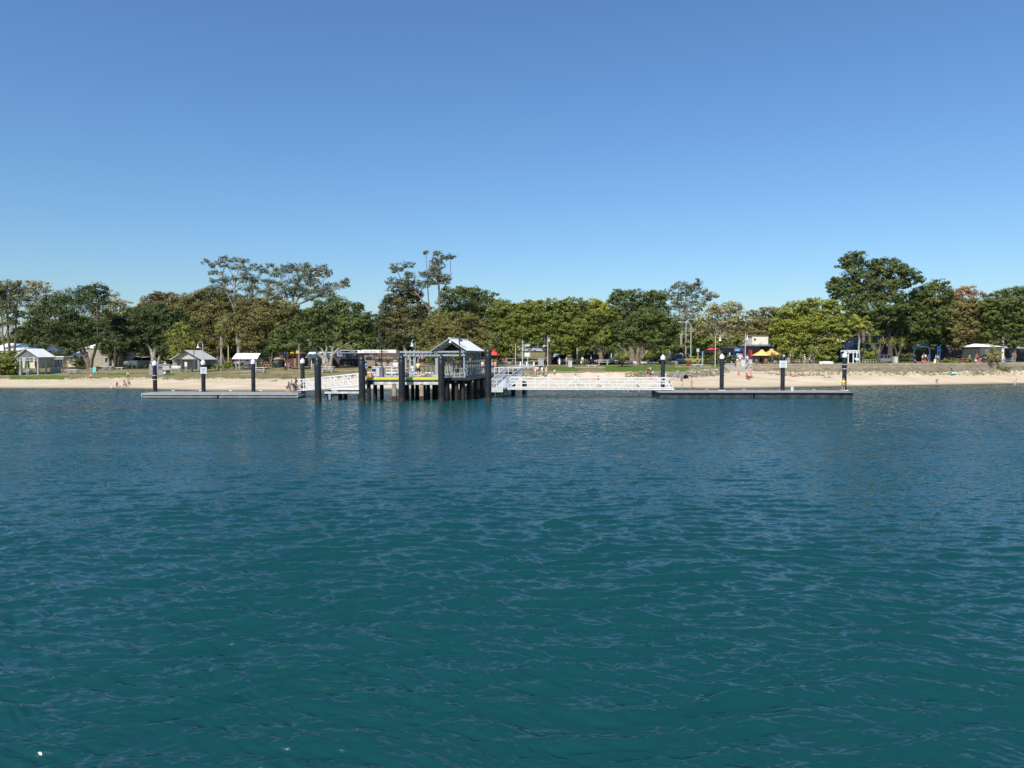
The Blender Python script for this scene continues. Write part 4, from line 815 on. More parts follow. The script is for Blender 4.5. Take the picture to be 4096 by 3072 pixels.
def guide_pile(px, top, d, r, label, cap=True, bands=False, sign=None, collar=False, zb=.62):
    x = X_(px, d); zt = zat(top, d); o = thing('guide_pile', label, 'pile', (x, d, zb), 'white capped guide piles through the pontoons')
    b = MB(); b.lathe((x, d, 0), [(r * 1.04, -4), (r * 1.03, .6), (r, zt - .6), (r * .98, zt - .54)], 18); b.build('shaft', BLACKPILE, o, True)
    c = MB(); c.lathe((x, d, 0), [(r * 1.16, zt - .62), (r * 1.18, zt - .3), (r * 1.02, zt - .24), (r * .1, zt)], 18); c.build('cone_cap', WHITE if cap else BLACKPILE, o, True)
    if not cap:
        k = MB(); k.prism([(-.16, -.02), (.14, -.05), (.17, .10), (-.05, .16)], -.03, .0, 'y', (x + .02, d - r * .75, zt - .12)); k.build('cap_patch', WHITE, o)
    if bands:
        for y in bands:
            k = MB(); z = zat(y, d); k.lathe((x, d, 0), [(r * 1.06, z - .03), (r * 1.06, z + .03)], 18); k.build('white_band', WHITE, o)
        zz = (zat(bands[0], d) + zat(bands[1], d)) / 2; k = MB(); k.lathe((x, d, 0), [(r * 1.03, zz - .3), (r * 1.03, zz + .3)], 18); k.box((x - r, d - .02, zz), (.1, .16, .34)); k.build('bracket', BLACK, o)
    if collar: k = MB(); k.box((x, d, zb + .10), (r * 3.0, r * 3.0, .1), bev=.02); k.build('base_collar', WHITE, o)
    if sign:
        x0, x1, y0, y1 = sign; dz = d - r - .06; p0 = W(x0, y0, dz); p1 = W(x1, y1, dz); s_ = MB(); s_.box(((p0.x + p1.x) / 2, dz, (p0.z + p1.z) / 2), (p1.x - p0.x, .03, p0.z - p1.z), bev=.02)
        sp = s_.build('notice_panel', WHITE, o)
        hgt = p0.z - p1.z
        for i, (t, sz, fy) in enumerate(SIGNTXT):
            text('lettering', t, ((p0.x + p1.x) / 2, dz - .022, p0.z - hgt * fy), sz, cm(30, 50, 90), sp)
    return o
def text(name, body, loc, size, m, parent, ax='CENTER', ext=.004, sx=1.):
    c = bpy.data.curves.new(name, 'FONT'); c.body = body; c.size = size; c.align_x = ax; c.align_y = 'CENTER'; c.extrude = ext
    t = bpy.data.objects.new(name, c); COL.objects.link(t); bpy.context.view_layer.update()
    me = bpy.data.meshes.new_from_object(t); bpy.data.objects.remove(t); me.materials.clear(); me.materials.append(m)
    o = bpy.data.objects.new(name, me); COL.objects.link(o); pb = parent_base(parent); o.parent = parent
    o.location = Vector(loc) - pb; o.rotation_euler = (math.pi / 2, 0, 0); o.scale = (sx, 1, 1); return o
SIGNTXT = [('PUBLIC JETTY', .13, .2), ('NO MOORING OR', .11, .37), ('SWIMMING', .11, .52), ('PENALTIES APPLY', .12, .72), ('COUNCIL', .08, .88)]
SIGNTXT = [('NOTICE', .13, .2), ('NO SWIMMING OR', .11, .38), ('DIVING', .11, .52), ('2 HOUR LIMIT', .12, .72), ('PENALTY', .09, .88)]
PD = 89.0
guide_pile(618, 1441, PD, .235, 'left pontoon guide pile with two white bands, white cap', bands=(1502, 1518))
guide_pile(812, 1438, PD, .235, 'left pontoon guide pile carrying a square white notice', sign=(801, 827, 1469, 1495))
guide_pile(1012, 1435, PD, .235, 'plain white-capped guide pile before the long picnic shelter')
guide_pile(1210, 1432, PD, .235, 'white-capped guide pile beside the left gangway foot')
guide_pile(2652, 1418, 90.5, .25, 'white-capped guide pile behind the right gangway end', collar=True)
guide_pile(2888, 1415, 90.5, .25, 'plain white-capped guide pile left of the cafe path', collar=True)
guide_pile(3132, 1420, 90.5, .25, 'black-topped guide pile carrying a square white notice', cap=False, sign=(3118, 3148, 1443, 1471))
guide_pile(3379, 1409, 90.5, .25, 'white-capped guide pile with two white bands behind the boy in yellow', bands=(1458, 1475), collar=True)
def pontoon(px0, px1, d0, d1, z, joint, label, body, hgt=.66):
    x0, x1 = X_(px0, d0), X_(px1, d0); c = ((x0 + x1) / 2, (d0 + d1) / 2); o = thing('pontoon', label, 'pontoon', (c[0], c[1], 0), 'floating pontoons')
    dk = MB(); dk.box((c[0], c[1], z - .05), (x1 - x0, d1 - d0, .1), bev=.02); dk.build('deck', TIMBERG, o)
    jx = X_(joint, d0)
    for a, b_ in ((x0 + .05, jx - .08), (jx + .08, x1 - .05)):
        f = MB(); f.box(((a + b_) / 2, c[1], z - .1 - hgt / 2), (b_ - a, d1 - d0 - .12, hgt), bev=.05); f.build('float_hull', body, o)
    fd = MB(); fd.box((c[0], d0 - .03, z - .16), (x1 - x0 - .06, .06, .10), bev=.02); fd.build('fender_strip', ALU if body is CONCD else BLACK, o)
    for x in (x0 + .04, x1 - .04): f = MB(); f.box((x, c[1], z - .3), (.1, d1 - d0, .42), bev=.02); f.build('end_fender', ALU if body is CONCD else BLACK, o)
    for fx in (.12, .3, .5, .7, .88):
        k = MB(); x = x0 + (x1 - x0) * fx; k.tube([(x - .16, d1 - .25, z + .02), (x - .12, d1 - .25, z + .12), (x + .12, d1 - .25, z + .12), (x + .16, d1 - .25, z + .02)], .03, 6); k.build('mooring_cleat', ALU, o)
    return o
HULLD = mat('dark_hull', (.05, .055, .06), .55, var=.6, scale=1.2, bump=.4, detail=8)
pontoon(562, 1190, 86.2, 89.8, .62, 868, 'long low grey pontoon left of the jetty with people at its right end', CONCD, .5)
pontoon(2638, 3415, 86.4, 91.2, .72, 3020, 'long dark-sided pontoon right of the jetty with the boy in yellow', HULLD, .75)

def truss_span(name, label, a, b, h, wd, n, foot=.12, left_over=0., group=None, mesh=False):
    """a,b: bottom centre-line ends of the near side; wd to the back"""
    a = Vector(a); b = Vector(b); o = thing(name, label, 'gangway', a, group); t = (b - a); L = t.length
    back = Vector((0, 0, 1)).cross(t.normalized()).normalized() * wd
    up = Vector((0, 0, h))
    for sgn, off in ((0, Vector((0, 0, 0))), (1, back)):
        m = MB(); A = a + off; Bp = b + off
        m.beam(A, Bp, .10, .14); m.beam(A + up + t * .02, Bp + up - t * .03, .11, .11); m.beam(A + up * .72 + t * .02, Bp + up * .72 - t * .03, .045, .05); m.beam(A + up * .48 + t * .015, Bp + up * .48 - t * .02, .055, .06); m.beam(A + up * .14, Bp + up * .14, .05, .06)
        st = 1.0 / n; m.beam(A, A + up + t * .02, .08, .08); m.beam(Bp, Bp + up - t * .03, .08, .08)
        for i in range(1, n):
            p = A + t * (st * i); odd = i % 2 == 1
            m.beam(p - Vector((0, 0, foot if odd else 0)), p + up, .085 if odd else .07, .085 if odd else .07, up=(0, 1, 0))
        for i in range(n):
            p = A + t * (st * i); q = A + t * (st * (i + 1))
            if i % 2 == 0: m.beam(p + Vector((0, 0, .05)), q + up * .96, .07, .07, up=(0, 1, 0))
            else: m.beam(p + up * .96, q + Vector((0, 0, .05)), .07, .07, up=(0, 1, 0))
        m.build('side_truss', WHITE if not mesh else ALU, o)
    dk = MB(); dk.slab([a + Vector((0, .05, .12)), b + Vector((0, .05, .12)), b + back + Vector((0, -.05, .12)), a + back + Vector((0, -.05, .12))], .07); dk.build('walkway_deck', ALU, o)
    return o
# left gangway, rising from the pontoon to the landing
ga = W(1188, 1563, 88.0); gb = W(1512, 1529, 86.4); ga.z = .80
truss_span('gangway', 'white truss gangway sloping up from the left pontoon to the jetty', ga, gb, 1.28, 1.3, 12, group='white truss gangways')
# right gangway, level to the right pontoon
ga = W(2030, 1556, 88.3); gb = W(2695, 1559, 88.8); gb.z = ga.z - .08
truss_span('gangway', 'long level white truss gangway right of the jetty', ga, gb, 1.38, 1.5, 12, group='white truss gangways')
# landing, ramp and back platform of the right gangway
o = thing('landing_platform', 'white landing platform with meshed ramp between jetty and right gangway', 'landing', W(1990, 1570, 88.8))
zl = ga.z + .1
m = MB(); m.box((X_(1986, 89), 89.3, zl - .25), (X_(2012, 88) - X_(1958, 88), 2.6, .5), bev=.03); m.build('landing_box', mat('cream_steel', (.62, .60, .52), .5, var=.08), o)
for x, y in ((1980, 88.6), (1980, 90.2)):
    m = MB(); m.lathe((X_(x, y), y, 0), [(.10, -3), (.10, zl - .4)], 10); m.build('support_post', ALU, o)
for x, y in ((2098, 96), (2052, 98), (2006, 96.5)):
    m = MB(); m.lathe((X_(x, y), y, 0), [(.33, -3), (.3, 1.75)], 12); m.build('support_pile', TIMBERD, o)
def railing(p, q, o, h=1.05, n=5, name='handrail', m_=ALU, mesh=True):
    p = Vector(p); q = Vector(q); b = MB(); U = Vector((0, 0, h)); b.beam(p + U, q + U, .09, .09); b.beam(p + U * .12, q + U * .12, .05, .05); b.beam(p + U * .55, q + U * .55, .04, .04)
    for i in range(n + 1): c = p.lerp(q, i / n); b.beam(c, c + U, .06, .06, up=(0, 1, 0))
    if mesh:
        L = (q - p).length; k = int(L / .14)
        for i in range(k): c = p.lerp(q, i / k); b.beam(c + U * .12, c + U * .95, .012, .012, up=(0, 1, 0))
        for j in range(1, 7): b.beam(p + U * (.12 + j * .12), q + U * (.12 + j * .12), .012, .012)
    return b.build(name, m_, o)
r0, r1 = W(1968, 1546, 88.4), W(2022, 1507, 96.4); s0, s1 = W(2022, 1546, 88.4), W(2088, 1507, 96.4)
for v in (r0, s0): v.z = zl
for v in (r1, s1): v.z = 2.3
railing(r0, r1, o, 1.1, 7); railing(s0, s1, o, 1.1, 7)
m = MB(); m.slab([r0, s0, s1, r1], .12); m.build('ramp', ALU, o)
m = MB(); c0, c1 = W(1975, 1507, 96.4), W(2090, 1507, 96.4); c0.z = c1.z = 2.3; bk = Vector((0, 3.2, 0)); m.slab([c0, c1, c1 + bk, c0 + bk], .25); m.build('upper_platform', TIMBERG, o)
railing(c1, c1 + bk, o, 1.05, 3, mesh=False); railing(c0 + bk, c1 + bk, o, 1.05, 6, mesh=False, m_=WHITE)
railing(W(1960, 1546, 88.1) * 1, W(2012, 1546, 88.1), o, 1.12, 2, mesh=True) if False else None
a_ = Vector((X_(1962, 88.1), 88.1, zl)); b_ = Vector((X_(2010, 88.1), 88.1, zl)); railing(a_, b_, o, 1.1, 2, m_=WHITE)
# old lower landing at the left of the jetty
o = thing('lower_landing', 'low old timber landing under the left gangway', 'landing', (X_(1365, 83.5), 84.5, 0))
xa, xb = X_(1298, 83.4), X_(1452, 83.4)
m = MB(); m.box(((xa + xb) / 2 + .4, 84.6, 1.16), (xb - xa - .6, 2.6, .14), bev=.02); m.build('deck_boards', WHITE, o)
m = MB(); m.box(((xa + xb) / 2, 83.35, .80), (xb - xa, .22, .24), bev=.02); m.build('edge_beam', mat('flaking_white', (.62, .60, .55), .7, var=.35, scale=2), o)
m = MB(); m.box(((xa + xb) / 2, 85.9, .80), (xb - xa, .22, .24), bev=.02); m.build('edge_beam', mat('flaking_white', (.62, .60, .55), .7, var=.35, scale=2), o)
for x, y in ((1316, 83.8), (1316, 85.6), (1360, 85.2), (1380, 84.4), (1440, 84.2)):
    m = MB(); m.lathe((X_(x, y), y, 0), [(.27, -3), (.24, .98)], 12); m.build('support_pile', TIMBERD, o)
m = MB(); m.box((X_(1316, 83.4), 83.5, .5), (.95, .3, .3)); m.box((X_(1337, 84), 84.0, .55), (1.7, .25, .16)); m.build('cross_head', TIMBERD, o)
m = MB(); m.box((X_(1317, 83.2), 83.18, .35), (.24, .08, .62)); m.build('depth_board', cm(140, 160, 185), o)

# ---- the jetty itself
JZ = 2.56
o = thing('jetty', 'timber jetty with yellow edge running from deep water back to the beach', 'jetty', (X_(1650, 84), 84, 0))
xl, xr = X_(1452, 82), X_(1862, 82)
P0 = [(xl, 82), (xr, 82), (1.3, 130.5), (-2.6, 132), (-12.6, 89.6), (xl, 89.2)]
m = MB(); m.prism([(a, b) for a, b in P0], JZ - .12, JZ, 'z'); m.build('deck', TIMBERG, o)
m = MB(); m.box(((xl + X_(1766, 82)) / 2, 81.93, JZ - .13), (X_(1766, 82) - xl, .14, .24), bev=.015); m.build('yellow_edge', YELLOW, o)
m = MB(); m.box(((xl + X_(1766, 82)) / 2, 81.95, JZ - .29), (X_(1766, 82) - xl, .12, .07)); m.build('edge_plank', TIMBERG, o)
m = MB(); m.box(((X_(1768, 82) + xr) / 2, 81.95, JZ - .16), (xr - X_(1768, 82), .1, .30)); m.build('dark_edge', DARKSTEEL, o)
for i in range(14):
    x = xl + .3 + i * (xr - xl - .6) / 13; m = MB(); m.box((x, 84.5, JZ - .43), (.16, 4.8, .22)); m.build('joist_end', TIMBERD if i % 3 else CONC, o)
m = MB(); m.box(((X_(1490, 82) + X_(1766, 82)) / 2, 82.15, JZ - .66), (X_(1766, 82) - X_(1490, 82), .3, .34), bev=.03); m.build('front_beam', mat('flaking_white', (.62, .6, .55)), o)
m = MB(); m.box(((xl + X_(1490, 82)) / 2 + .3, 82.2, JZ - .66), (1.4, .26, .30)); m.build('front_beam', TIMBERD, o)
for y in (84.8, 87.6): m = MB(); m.box(((xl + xr) / 2, y, JZ - .68), (xr - xl, .3, .32)); m.build('cross_beam', TIMBERD, o)
for (px, d_, pale) in ((1474, 82.6, 0), (1576, 82.2, 1), (1686, 82.2, 1), (1790, 82.6, 2), (1826, 82.6, 0), (1852, 82.8, 0), (1500, 85, 0), (1526, 87.4, 0), (1628, 85, 0), (1668, 87.6, 0), (1712, 85, 0), (1736, 87.5, 0), (1602, 87.4, 0), (1770, 86, 0)):
    x = X_(px, d_)
    if pale == 1: m = MB(); m.box((x, d_, -.6), (.44, .4, 4.9), bev=.03); m.build('pile', mat('pale_pile', (.36, .30, .22), .85, var=.35, scale=1.2, bump=.3), o); k = MB(); k.box((x, d_, .22), (.47, .43, .55)); k.build('tide_stain', RUST, o)
    else: m = MB(); m.lathe((x, d_, 0), [(.25, -3), (.25, .3), (.22, JZ - .5)], 12); m.build('pile', BLACKPILE if pale == 2 else TIMBERD, o, True)
def edge(t, side):
    a, b = (Vector((xr, 82, 0)), Vector((1.3, 130.5, 0))) if side else (Vector((-12.6, 89.6, 0)), Vector((-2.6, 132, 0)))
    return a.lerp(b, t)
for i in range(1, 12):
    t = i / 12.; R_ = edge(t, 1); L_ = edge(max(0, (R_.y - 89.6) / 42.4), 0)
    m = MB(); m.beam((L_.x, R_.y, JZ - .5), (R_.x, R_.y, JZ - .5), .3, .34); m.build('cross_beam', TIMBERD, o)
    zb = -3 if R_.y < 112 else gz(2000, R_.y) - .5
    for f in (.04, .5, .96):
        m = MB(); x = L_.x + (R_.x - L_.x) * f; m.lathe((x, R_.y, 0), [(.24, zb), (.21, JZ - .6)], 10); m.build('pile', mat('brown_pile', (.06, .045, .035), .85, var=.4, scale=2, bump=.3) if f > .4 else TIMBERD, o, True)
m = MB(); m.beam((xr + .02, 82, JZ - .2), (1.35, 130.5, JZ - .2), .10, .36); m.build('side_fascia', DARKSTEEL, o)
m = MB(); m.beam((-12.65, 89.6, JZ - .2), (-2.65, 132, JZ - .2), .10, .36); m.build('side_fascia', DARKSTEEL, o)
# leaning-post handrails
def jrail(p, q, n, name='handrail', inward=(1, 0, 0), h=1.02, low=True):
    p = Vector(p); q = Vector(q); I = Vector(inward) * .22; rr = thing_child(name, o, p)
    b = MB(); b.beam(p + Vector((0, 0, h)), q + Vector((0, 0, h)), .26, .06); b.build('top_rail', TIMBERG, rr)
    for i in range(n + 1):
        c = p.lerp(q, i / n); b = MB(); b.beam(c - Vector((0, 0, .35)) - I * .3, c + Vector((0, 0, h * .55)) - I * .55, .10, .15, up=(0, 1, 0)); b.beam(c + Vector((0, 0, h * .55)) - I * .55, c + Vector((0, 0, h)), .10, .13, up=(0, 1, 0)); b.build('post', GREYGREEN, rr)
    if low: b = MB(); b.beam(p + Vector((0, 0, .14)) - I * .3, q + Vector((0, 0, .14)) - I * .3, .1, .08); b.beam(p + Vector((0, 0, .55)) - I * .5, q + Vector((0, 0, .55)) - I * .5, .035, .035); b.build('lower_rail', TIMBERG, rr)
def thing_child(name, par, loc):
    e = bpy.data.objects.new(name, None); COL.objects.link(e); e.parent = par; e.location = Vector(loc) - parent_base(par); return e
jrail((X_(1797, 82.2), 82.2, JZ), (xr - .1, 82.2, JZ), 3, inward=(0, -1, 0))
jrail((xr - .05, 82.4, JZ), (1.2, 130, JZ), 30, inward=(1, 0, 0))
jrail((-12.5, 90.2, JZ), (-2.6, 131, JZ), 26, inward=(-1, 0, 0))
jrail((X_(1528, 89), 89.1, JZ), (-12.7, 89.3, JZ), 5, inward=(0, 1, 0))
for px0, px1 in ((1484, 1508), (1538, 1562), (1572, 1600), (1650, 1678), (1726, 1752)):
    b = MB(); xa, xb = X_(px0, 82.3), X_(px1, 82.3); b.beam((xa, 82.35, JZ + .16), (xb, 82.35, JZ + .16), .06, .07)
    for f in (.25, .75): b.beam((xa + (xb - xa) * f, 82.35, JZ - .02), (xa + (xb - xa) * f, 82.35, JZ + .3), .06, .06, up=(0, 1, 0))
    b.build('mooring_rail', WHITE, o)
for i, (px0, px1) in enumerate(((1533, 1566), (1568, 1600))):
    b = MB(); xa, xb = X_(px0, 88.3), X_(px1, 88.3); b.beam((xa, 88.3, JZ + .35), (xb, 88.3, JZ + .42), .06, .08); b.beam((xa, 88.3, JZ + .75), (xb, 88.3, JZ + .82), .05, .07); b.beam((xa, 88.3, JZ + 1.08), (xb, 88.3, JZ + 1.15), .07, .09)
    b.beam((xa, 88.3, JZ + .75), ((xa + xb) / 2, 88.3, JZ + .38), .05, .06, up=(0, 1, 0)); b.beam(((xa + xb) / 2, 88.3, JZ + .38), (xb, 88.3, JZ + .8), .05, .06, up=(0, 1, 0)); b.beam((xb, 88.3, JZ), (xb, 88.3, JZ + 1.15), .07, .07, up=(0, 1, 0)); b.beam((xa, 88.3, JZ), (xa, 88.3, JZ + 1.1), .07, .07, up=(0, 1, 0))
    b.build('truss_gate', WHITE, o)
b = MB(); b.box((X_(1640, 87.5), 87.4, JZ + .36), (X_(1735, 87.5) - X_(1545, 87.5), .5, .16), bev=.03); b.build('bench_seat', WHITE, o)

# fish cleaning cabinet, chair
o = thing('cabinet', 'white slatted cabinet on the jetty right of the first thick pile', 'cabinet', (X_(1508, 84.6), 84.6, JZ))
b = MB(); b.box((X_(1506, 84.6), 84.6, JZ + .55), (.82, .9, 1.08), bev=.02)
for i in range(9): b.box((X_(1506, 84.6), 84.13, JZ + .1 + i * .11), (.80, .03, .07))
b.build('slatted_body', WHITE, o); b = MB(); b.box((X_(1525, 84.6) + .05, 84.62, JZ + .54), (.34, .92, 1.06), bev=.02); b.build('dark_side', mat('grey_panel', (.16, .16, .18), .6), o)
b = MB(); b.box((X_(1509, 84.6), 84.6, JZ + 1.13), (1.15, 1.05, .09), bev=.03); b.build('bench_top', WHITE, o)
o = thing('folding_chair', 'white framed folding chair in front of the slatted cabinet', 'chair', (X_(1492, 83), 83, JZ)); x = X_(1493, 83)
b = MB()
for dx in (-.28, .28): b.tube([(x + dx, 82.7, JZ), (x + dx, 83.2, JZ + .5), (x + dx, 83.35, JZ + .95)], .022, 6); b.tube([(x + dx, 83.3, JZ), (x + dx, 82.75, JZ + .62), (x + dx, 83.3, JZ + .64)], .022, 6)
b.build('frame', WHITE, o); b = MB(); b.box((x, 83.0, JZ + .42), (.5, .5, .04)); b.build('seat', cm(40, 45, 60), o); b = MB(); b.box((x, 83.33, JZ + .78), (.5, .04, .34)); b.build('backrest', cm(60, 65, 80), o)

# ---- shelter on the jetty
A8 = math.radians(8.0); DV = Vector((math.sin(A8), math.cos(A8), 0)); RV = Vector((math.cos(A8), -math.sin(A8), 0))
c0 = Vector((X_(1799, 83), 83.0, 0)); L = 10.4; hw = 2.1; ze = zat(1402, 83); zr = zat(1353, 83)
o = thing('jetty_shelter', 'open gabled shelter with white metal roof on the jetty', 'shelter', (c0.x, 84, JZ))
def S3(u, v, z): p = c0 + RV * u + DV * v; return Vector((p.x, p.y, z))
m = MB()
for s_ in (-1, 1): m.slab([S3(0, -.35, zr), S3(0, L, zr - .0), S3(s_ * hw, L, ze), S3(s_ * hw, -.35, ze)], .05)
rf = m.build('roof', WHITEROOF, o)
m = MB(); m.tube([S3(0, -.36, zr + .03), S3(0, L + .02, zr + .03)], .07, 8); m.build('ridge_cap', WHITEROOF, rf)
m = MB()
for s_ in (-1, 1):
    m.beam(S3(0, -.38, zr - .06), S3(s_ * hw, -.38, ze - .06), .06, .10, up=(0, 1, 0)); m.beam(S3(0, -.1, zr - .34), S3(s_ * (hw - .22), -.1, ze - .22), .07, .14, up=(0, 1, 0))
    m.beam(S3(0, L, zr - .08), S3(s_ * hw, L, ze - .08), .06, .14, up=(0, 1, 0))
m.build('barge_boards', GREYGREEN, rf)
m = MB()
for k in range(5):
    for s_ in (-1, 1): u = s_ * hw * (k + .5) / 5; z = zr - (zr - ze) * (k + .5) / 5; m.beam(S3(u, -.3, z - .10), S3(u, L - .1, z - .10), .07, .08)
m.build('purlins', GREYGREEN, rf)
m = MB(); m.prism([(-hw + .1, ze - .12), (hw - .1, ze - .12), (0, zr - .16)], 0, .05, 'y'); 
gv = MB(); gv.slab([S3(-hw + .25, 4.2, ze + .02), S3(hw - .25, 4.2, ze + .02), S3(0, 4.2, zr - .15)], .04); gv.build('inner_gable', DARKSTEEL, o)
for s_ in (-1, 1):
    for k in range(8 if s_ > 0 else 7):
        v = .1 + k * (L - .4) / 7; m = MB(); m.beam(S3(s_ * 1.62, v, JZ - .2), S3(s_ * 1.62, v, ze + .05), .15, .15, up=(0, 1, 0)); m.build('post', GREYGREEN, o)
    m = MB(); m.beam(S3(s_ * 1.62, -.2, ze - .08), S3(s_ * 1.62, L - .1, ze - .08), .12, .22); m.build('eave_beam', GREYGREEN, o)
for z in (zat(1407, 83), zat(1421, 83)):
    m = MB(); m.beam(S3(-1.75, -.02, z), S3(1.78, -.02, z), .09, .17); m.build('tie_beam', GREYGREEN, o)
for v in (3., 6., 9.): m = MB(); m.beam(S3(-1.6, v, ze - .1), S3(1.6, v, ze - .1), .09, .17); m.build('tie_beam', GREYGREEN, o)
for s_ in (-1, 1): m = MB(); m.beam(S3(s_ * 1.25, -.03, ze + .55), S3(s_ * 1.5, -.03, ze - .4), .08, .16, up=(0, 1, 0)); m.build('bracket', GREYGREEN, o)
m = MB(); m.lathe(S3(.18, -.5, zr - .5), [(.17, -.02), (.15, .06), (.06, .22), (.04, .3)], 12); m.build('floodlight', WHITE, o)
m = MB()
for v in (.3, 3, 6, 9): m.beam(S3(1.45, v, JZ + .05), S3(1.45, v, JZ + .42), .08, .4, up=(0, 1, 0))
m.beam(S3(1.42, .2, JZ + .44), S3(1.42, L - .6, JZ + .44), .42, .06); m.build('bench', TIMBERG, o)
m = MB(); m.box(S3(.75, 3.6, JZ + 1.5), (.5, .06, 1.0)); m.build('information_board', cm(120, 125, 130), o)

# ---- pergola left of the shelter
o = thing('pergola', 'grey green open timber pergola left of the jetty shelter', 'pergola', (X_(1670, 85), 85, JZ))
for d_ in (83.2, 87.0):
    zt = zat(1408, 83.2); zm = zat(1422, 83.2)
    m = MB(); m.beam((X_(1600, 83.2), d_, zt), (X_(1736, 83.2), d_, zt), .10, .20); m.build('top_beam', GREYGREEN, o)
    m = MB(); m.beam((X_(1612, 83.2), d_ - .08, zm), (X_(1762, 83.2), d_ - .08, zm), .10, .20); m.build('lower_beam', GREYGREEN, o)
    for px in (1622, 1656, 1748): m = MB(); m.beam((X_(px, 83.2), d_ + .09, JZ - .1), (X_(px, 83.2), d_ + .09, zat(1400, 83.2)), .18, .16, up=(0, 1, 0)); m.build('post', GREYGREEN, o)
for i in range(8):
    x = X_(1630 + i * 16.5, 83.2); m = MB(); m.beam((x - .1, 82.9, zm + .18), (x + .1, 87.4, zm + .18), .05, .18); m.build('rafter', GREYGREEN, o)

# ---- lamp standards
def lampmaker(side, pole_m, head_m, H=5.6):
    def f():
        o = thing('lamp_post', 'lamp post', 'lamp post', (0, 0, 0)); b = MB(); b.tube([(0, 0, 0), (0, 0, H * .5), (0, 0, H)], [.09, .07, .055], 10); b.build('pole', pole_m, o, True)
        b = MB(); pts = [(side * .42 * (1 - math.cos(t)), 0, H + .42 * math.sin(t)) for t in np.linspace(0, math.pi, 8)]; b.tube(pts, .035, 8); b.build('curved_arm', pole_m, o, True)
        b = MB(); b.lathe((side * .84, 0, H - .72), [(.29, 0), (.27, .04), (.10, .25), (.09, .5), (.05, .72)], 14); b.build('bell_shade', head_m, o, True)
        return o
    return f
LG = 'bell shaded lamp posts'
def lamp(px, toppy, d, z0, side, label, dark=False, rz=0.):
    ht = zat(toppy, d) - z0 - .42; k = ht / 5.6
    return place(('lamp', side, dark), lampmaker(side, DARKSTEEL if dark else mat('pale_pole', (.50, .54, .55), .5), DARKSTEEL if dark else WHITE), (X_(px, d), d, z0), rz, (1, 1, ht / 5.6), label, LG)
lamp(1527, 1334, 84.6, JZ, -1, 'dark lamp post on the jetty left of the middle pile', True, 1.35)
lamp(1838, 1329, 82.6, JZ, 1, 'dark lamp post in front of the jetty shelter', True, 1.5)
lamp(1990, 1332, 103, JZ, -1, 'dark lamp post on the jetty behind the tallest pile', True, 1.3)
lamp(2183, 1338, 124, 2.4, -1, 'dark lamp post beside the white light mast at the jetty root', True, 1.3)
lamp(1661, 1357, 112, 2.0, -1, 'pale lamp post seen through the pergola', False, 1.1)
lamp(812, 1366, 128, gz(812, 128), -1, 'pale lamp post behind the amenities block roof')
lamp(2861, 1338, 133, gz(2861, 133), 1, 'pale lamp post rising from the round pandanus')
lamp(2981, 1332, 131.5, gz(2981, 134), 1, 'pale lamp post at the top of the beach path by the cafe', False, .9)
lamp(2191, 1341, 138, gz(2191, 138), 1, 'white light mast behind the grey cabinet at the jetty root', False, 1.2)
o = bpy.data.objects
def pole(px, y0, py1, d, label, r=.08, m_=None, name='post', cat='post', parts=()):
    b0 = W(px, py1, d); b0.z = gz(px, d); zt = zat(y0, d); t = thing(name, label, cat, b0)
    b = MB(); b.tube([b0 - Vector((0, 0, .1)), Vector((b0.x, d, (b0.z + zt) / 2)), Vector((b0.x, d, zt))], [r * 1.15, r, r * .85], 8); b.build('shaft', m_ or mat('pale_pole', (.5, .54, .55)), t, True); return t
def road_lamp(px, topy, d, side, label):
    t = pole(px, topy + 14, 1450, d, label, .09, name='road_lamp', cat='street lamp'); zt = zat(topy + 14, d); x = X_(px, d)
    b = MB(); pts = [(x + side * 1.0 * (1 - math.cos(a)), d, zt + .8 * math.sin(a)) for a in np.linspace(0, 1.75, 8)]; pts.append((pts[-1][0] + side * .9, d, pts[-1][2])); b.tube(pts, .06, 6); b.build('arm', mat('pale_pole', (.5, .54, .55)), t, True)
    b = MB(); b.box((pts[-1][0] + side * .25, d, pts[-1][2]), (.7, .25, .14), bev=.05); b.build('lamp_head', WHITE, t)
    return t
road_lamp(2743, 1278, 152, 1, 'tall straight road lamp, left of the close pair')
road_lamp(2763, 1290, 149, -1, 'tall road lamp with arm hooked left, right of the close pair')
# ---------------------------------------------------------------- helpers in photo units
def bx(b, px0, px1, y0, y1, d, dep, bev=0.):
    p = W(px0, y0, d); q = W(px1, y1, d); return b.box(((p.x + q.x) / 2, d + dep / 2, (p.z + q.z) / 2), (q.x - p.x, dep, p.z - q.z), bev=bev)
def part(name, m, par, *boxes):
    b = MB()
    for k in boxes: bx(b, *k)
    return b.build(name, m, par)
def root(name, label, cat, px, py, d, group=None, onground=True):
    p = W(px, py, d)
    if onground: p.z = gz(px, d)
    return thing(name, label, cat, p, group)
def windows(par, lst, d, frame=WHITE):
    for x0, x1, y0, y1 in lst:
        f = part('window', frame, par, (x0, x1, y0, y1, d - .06, .08)); part('pane', GLASS, f, (x0 + 1, x1 - 1, y0 + 1, y1 - 1, d - .09, .05))

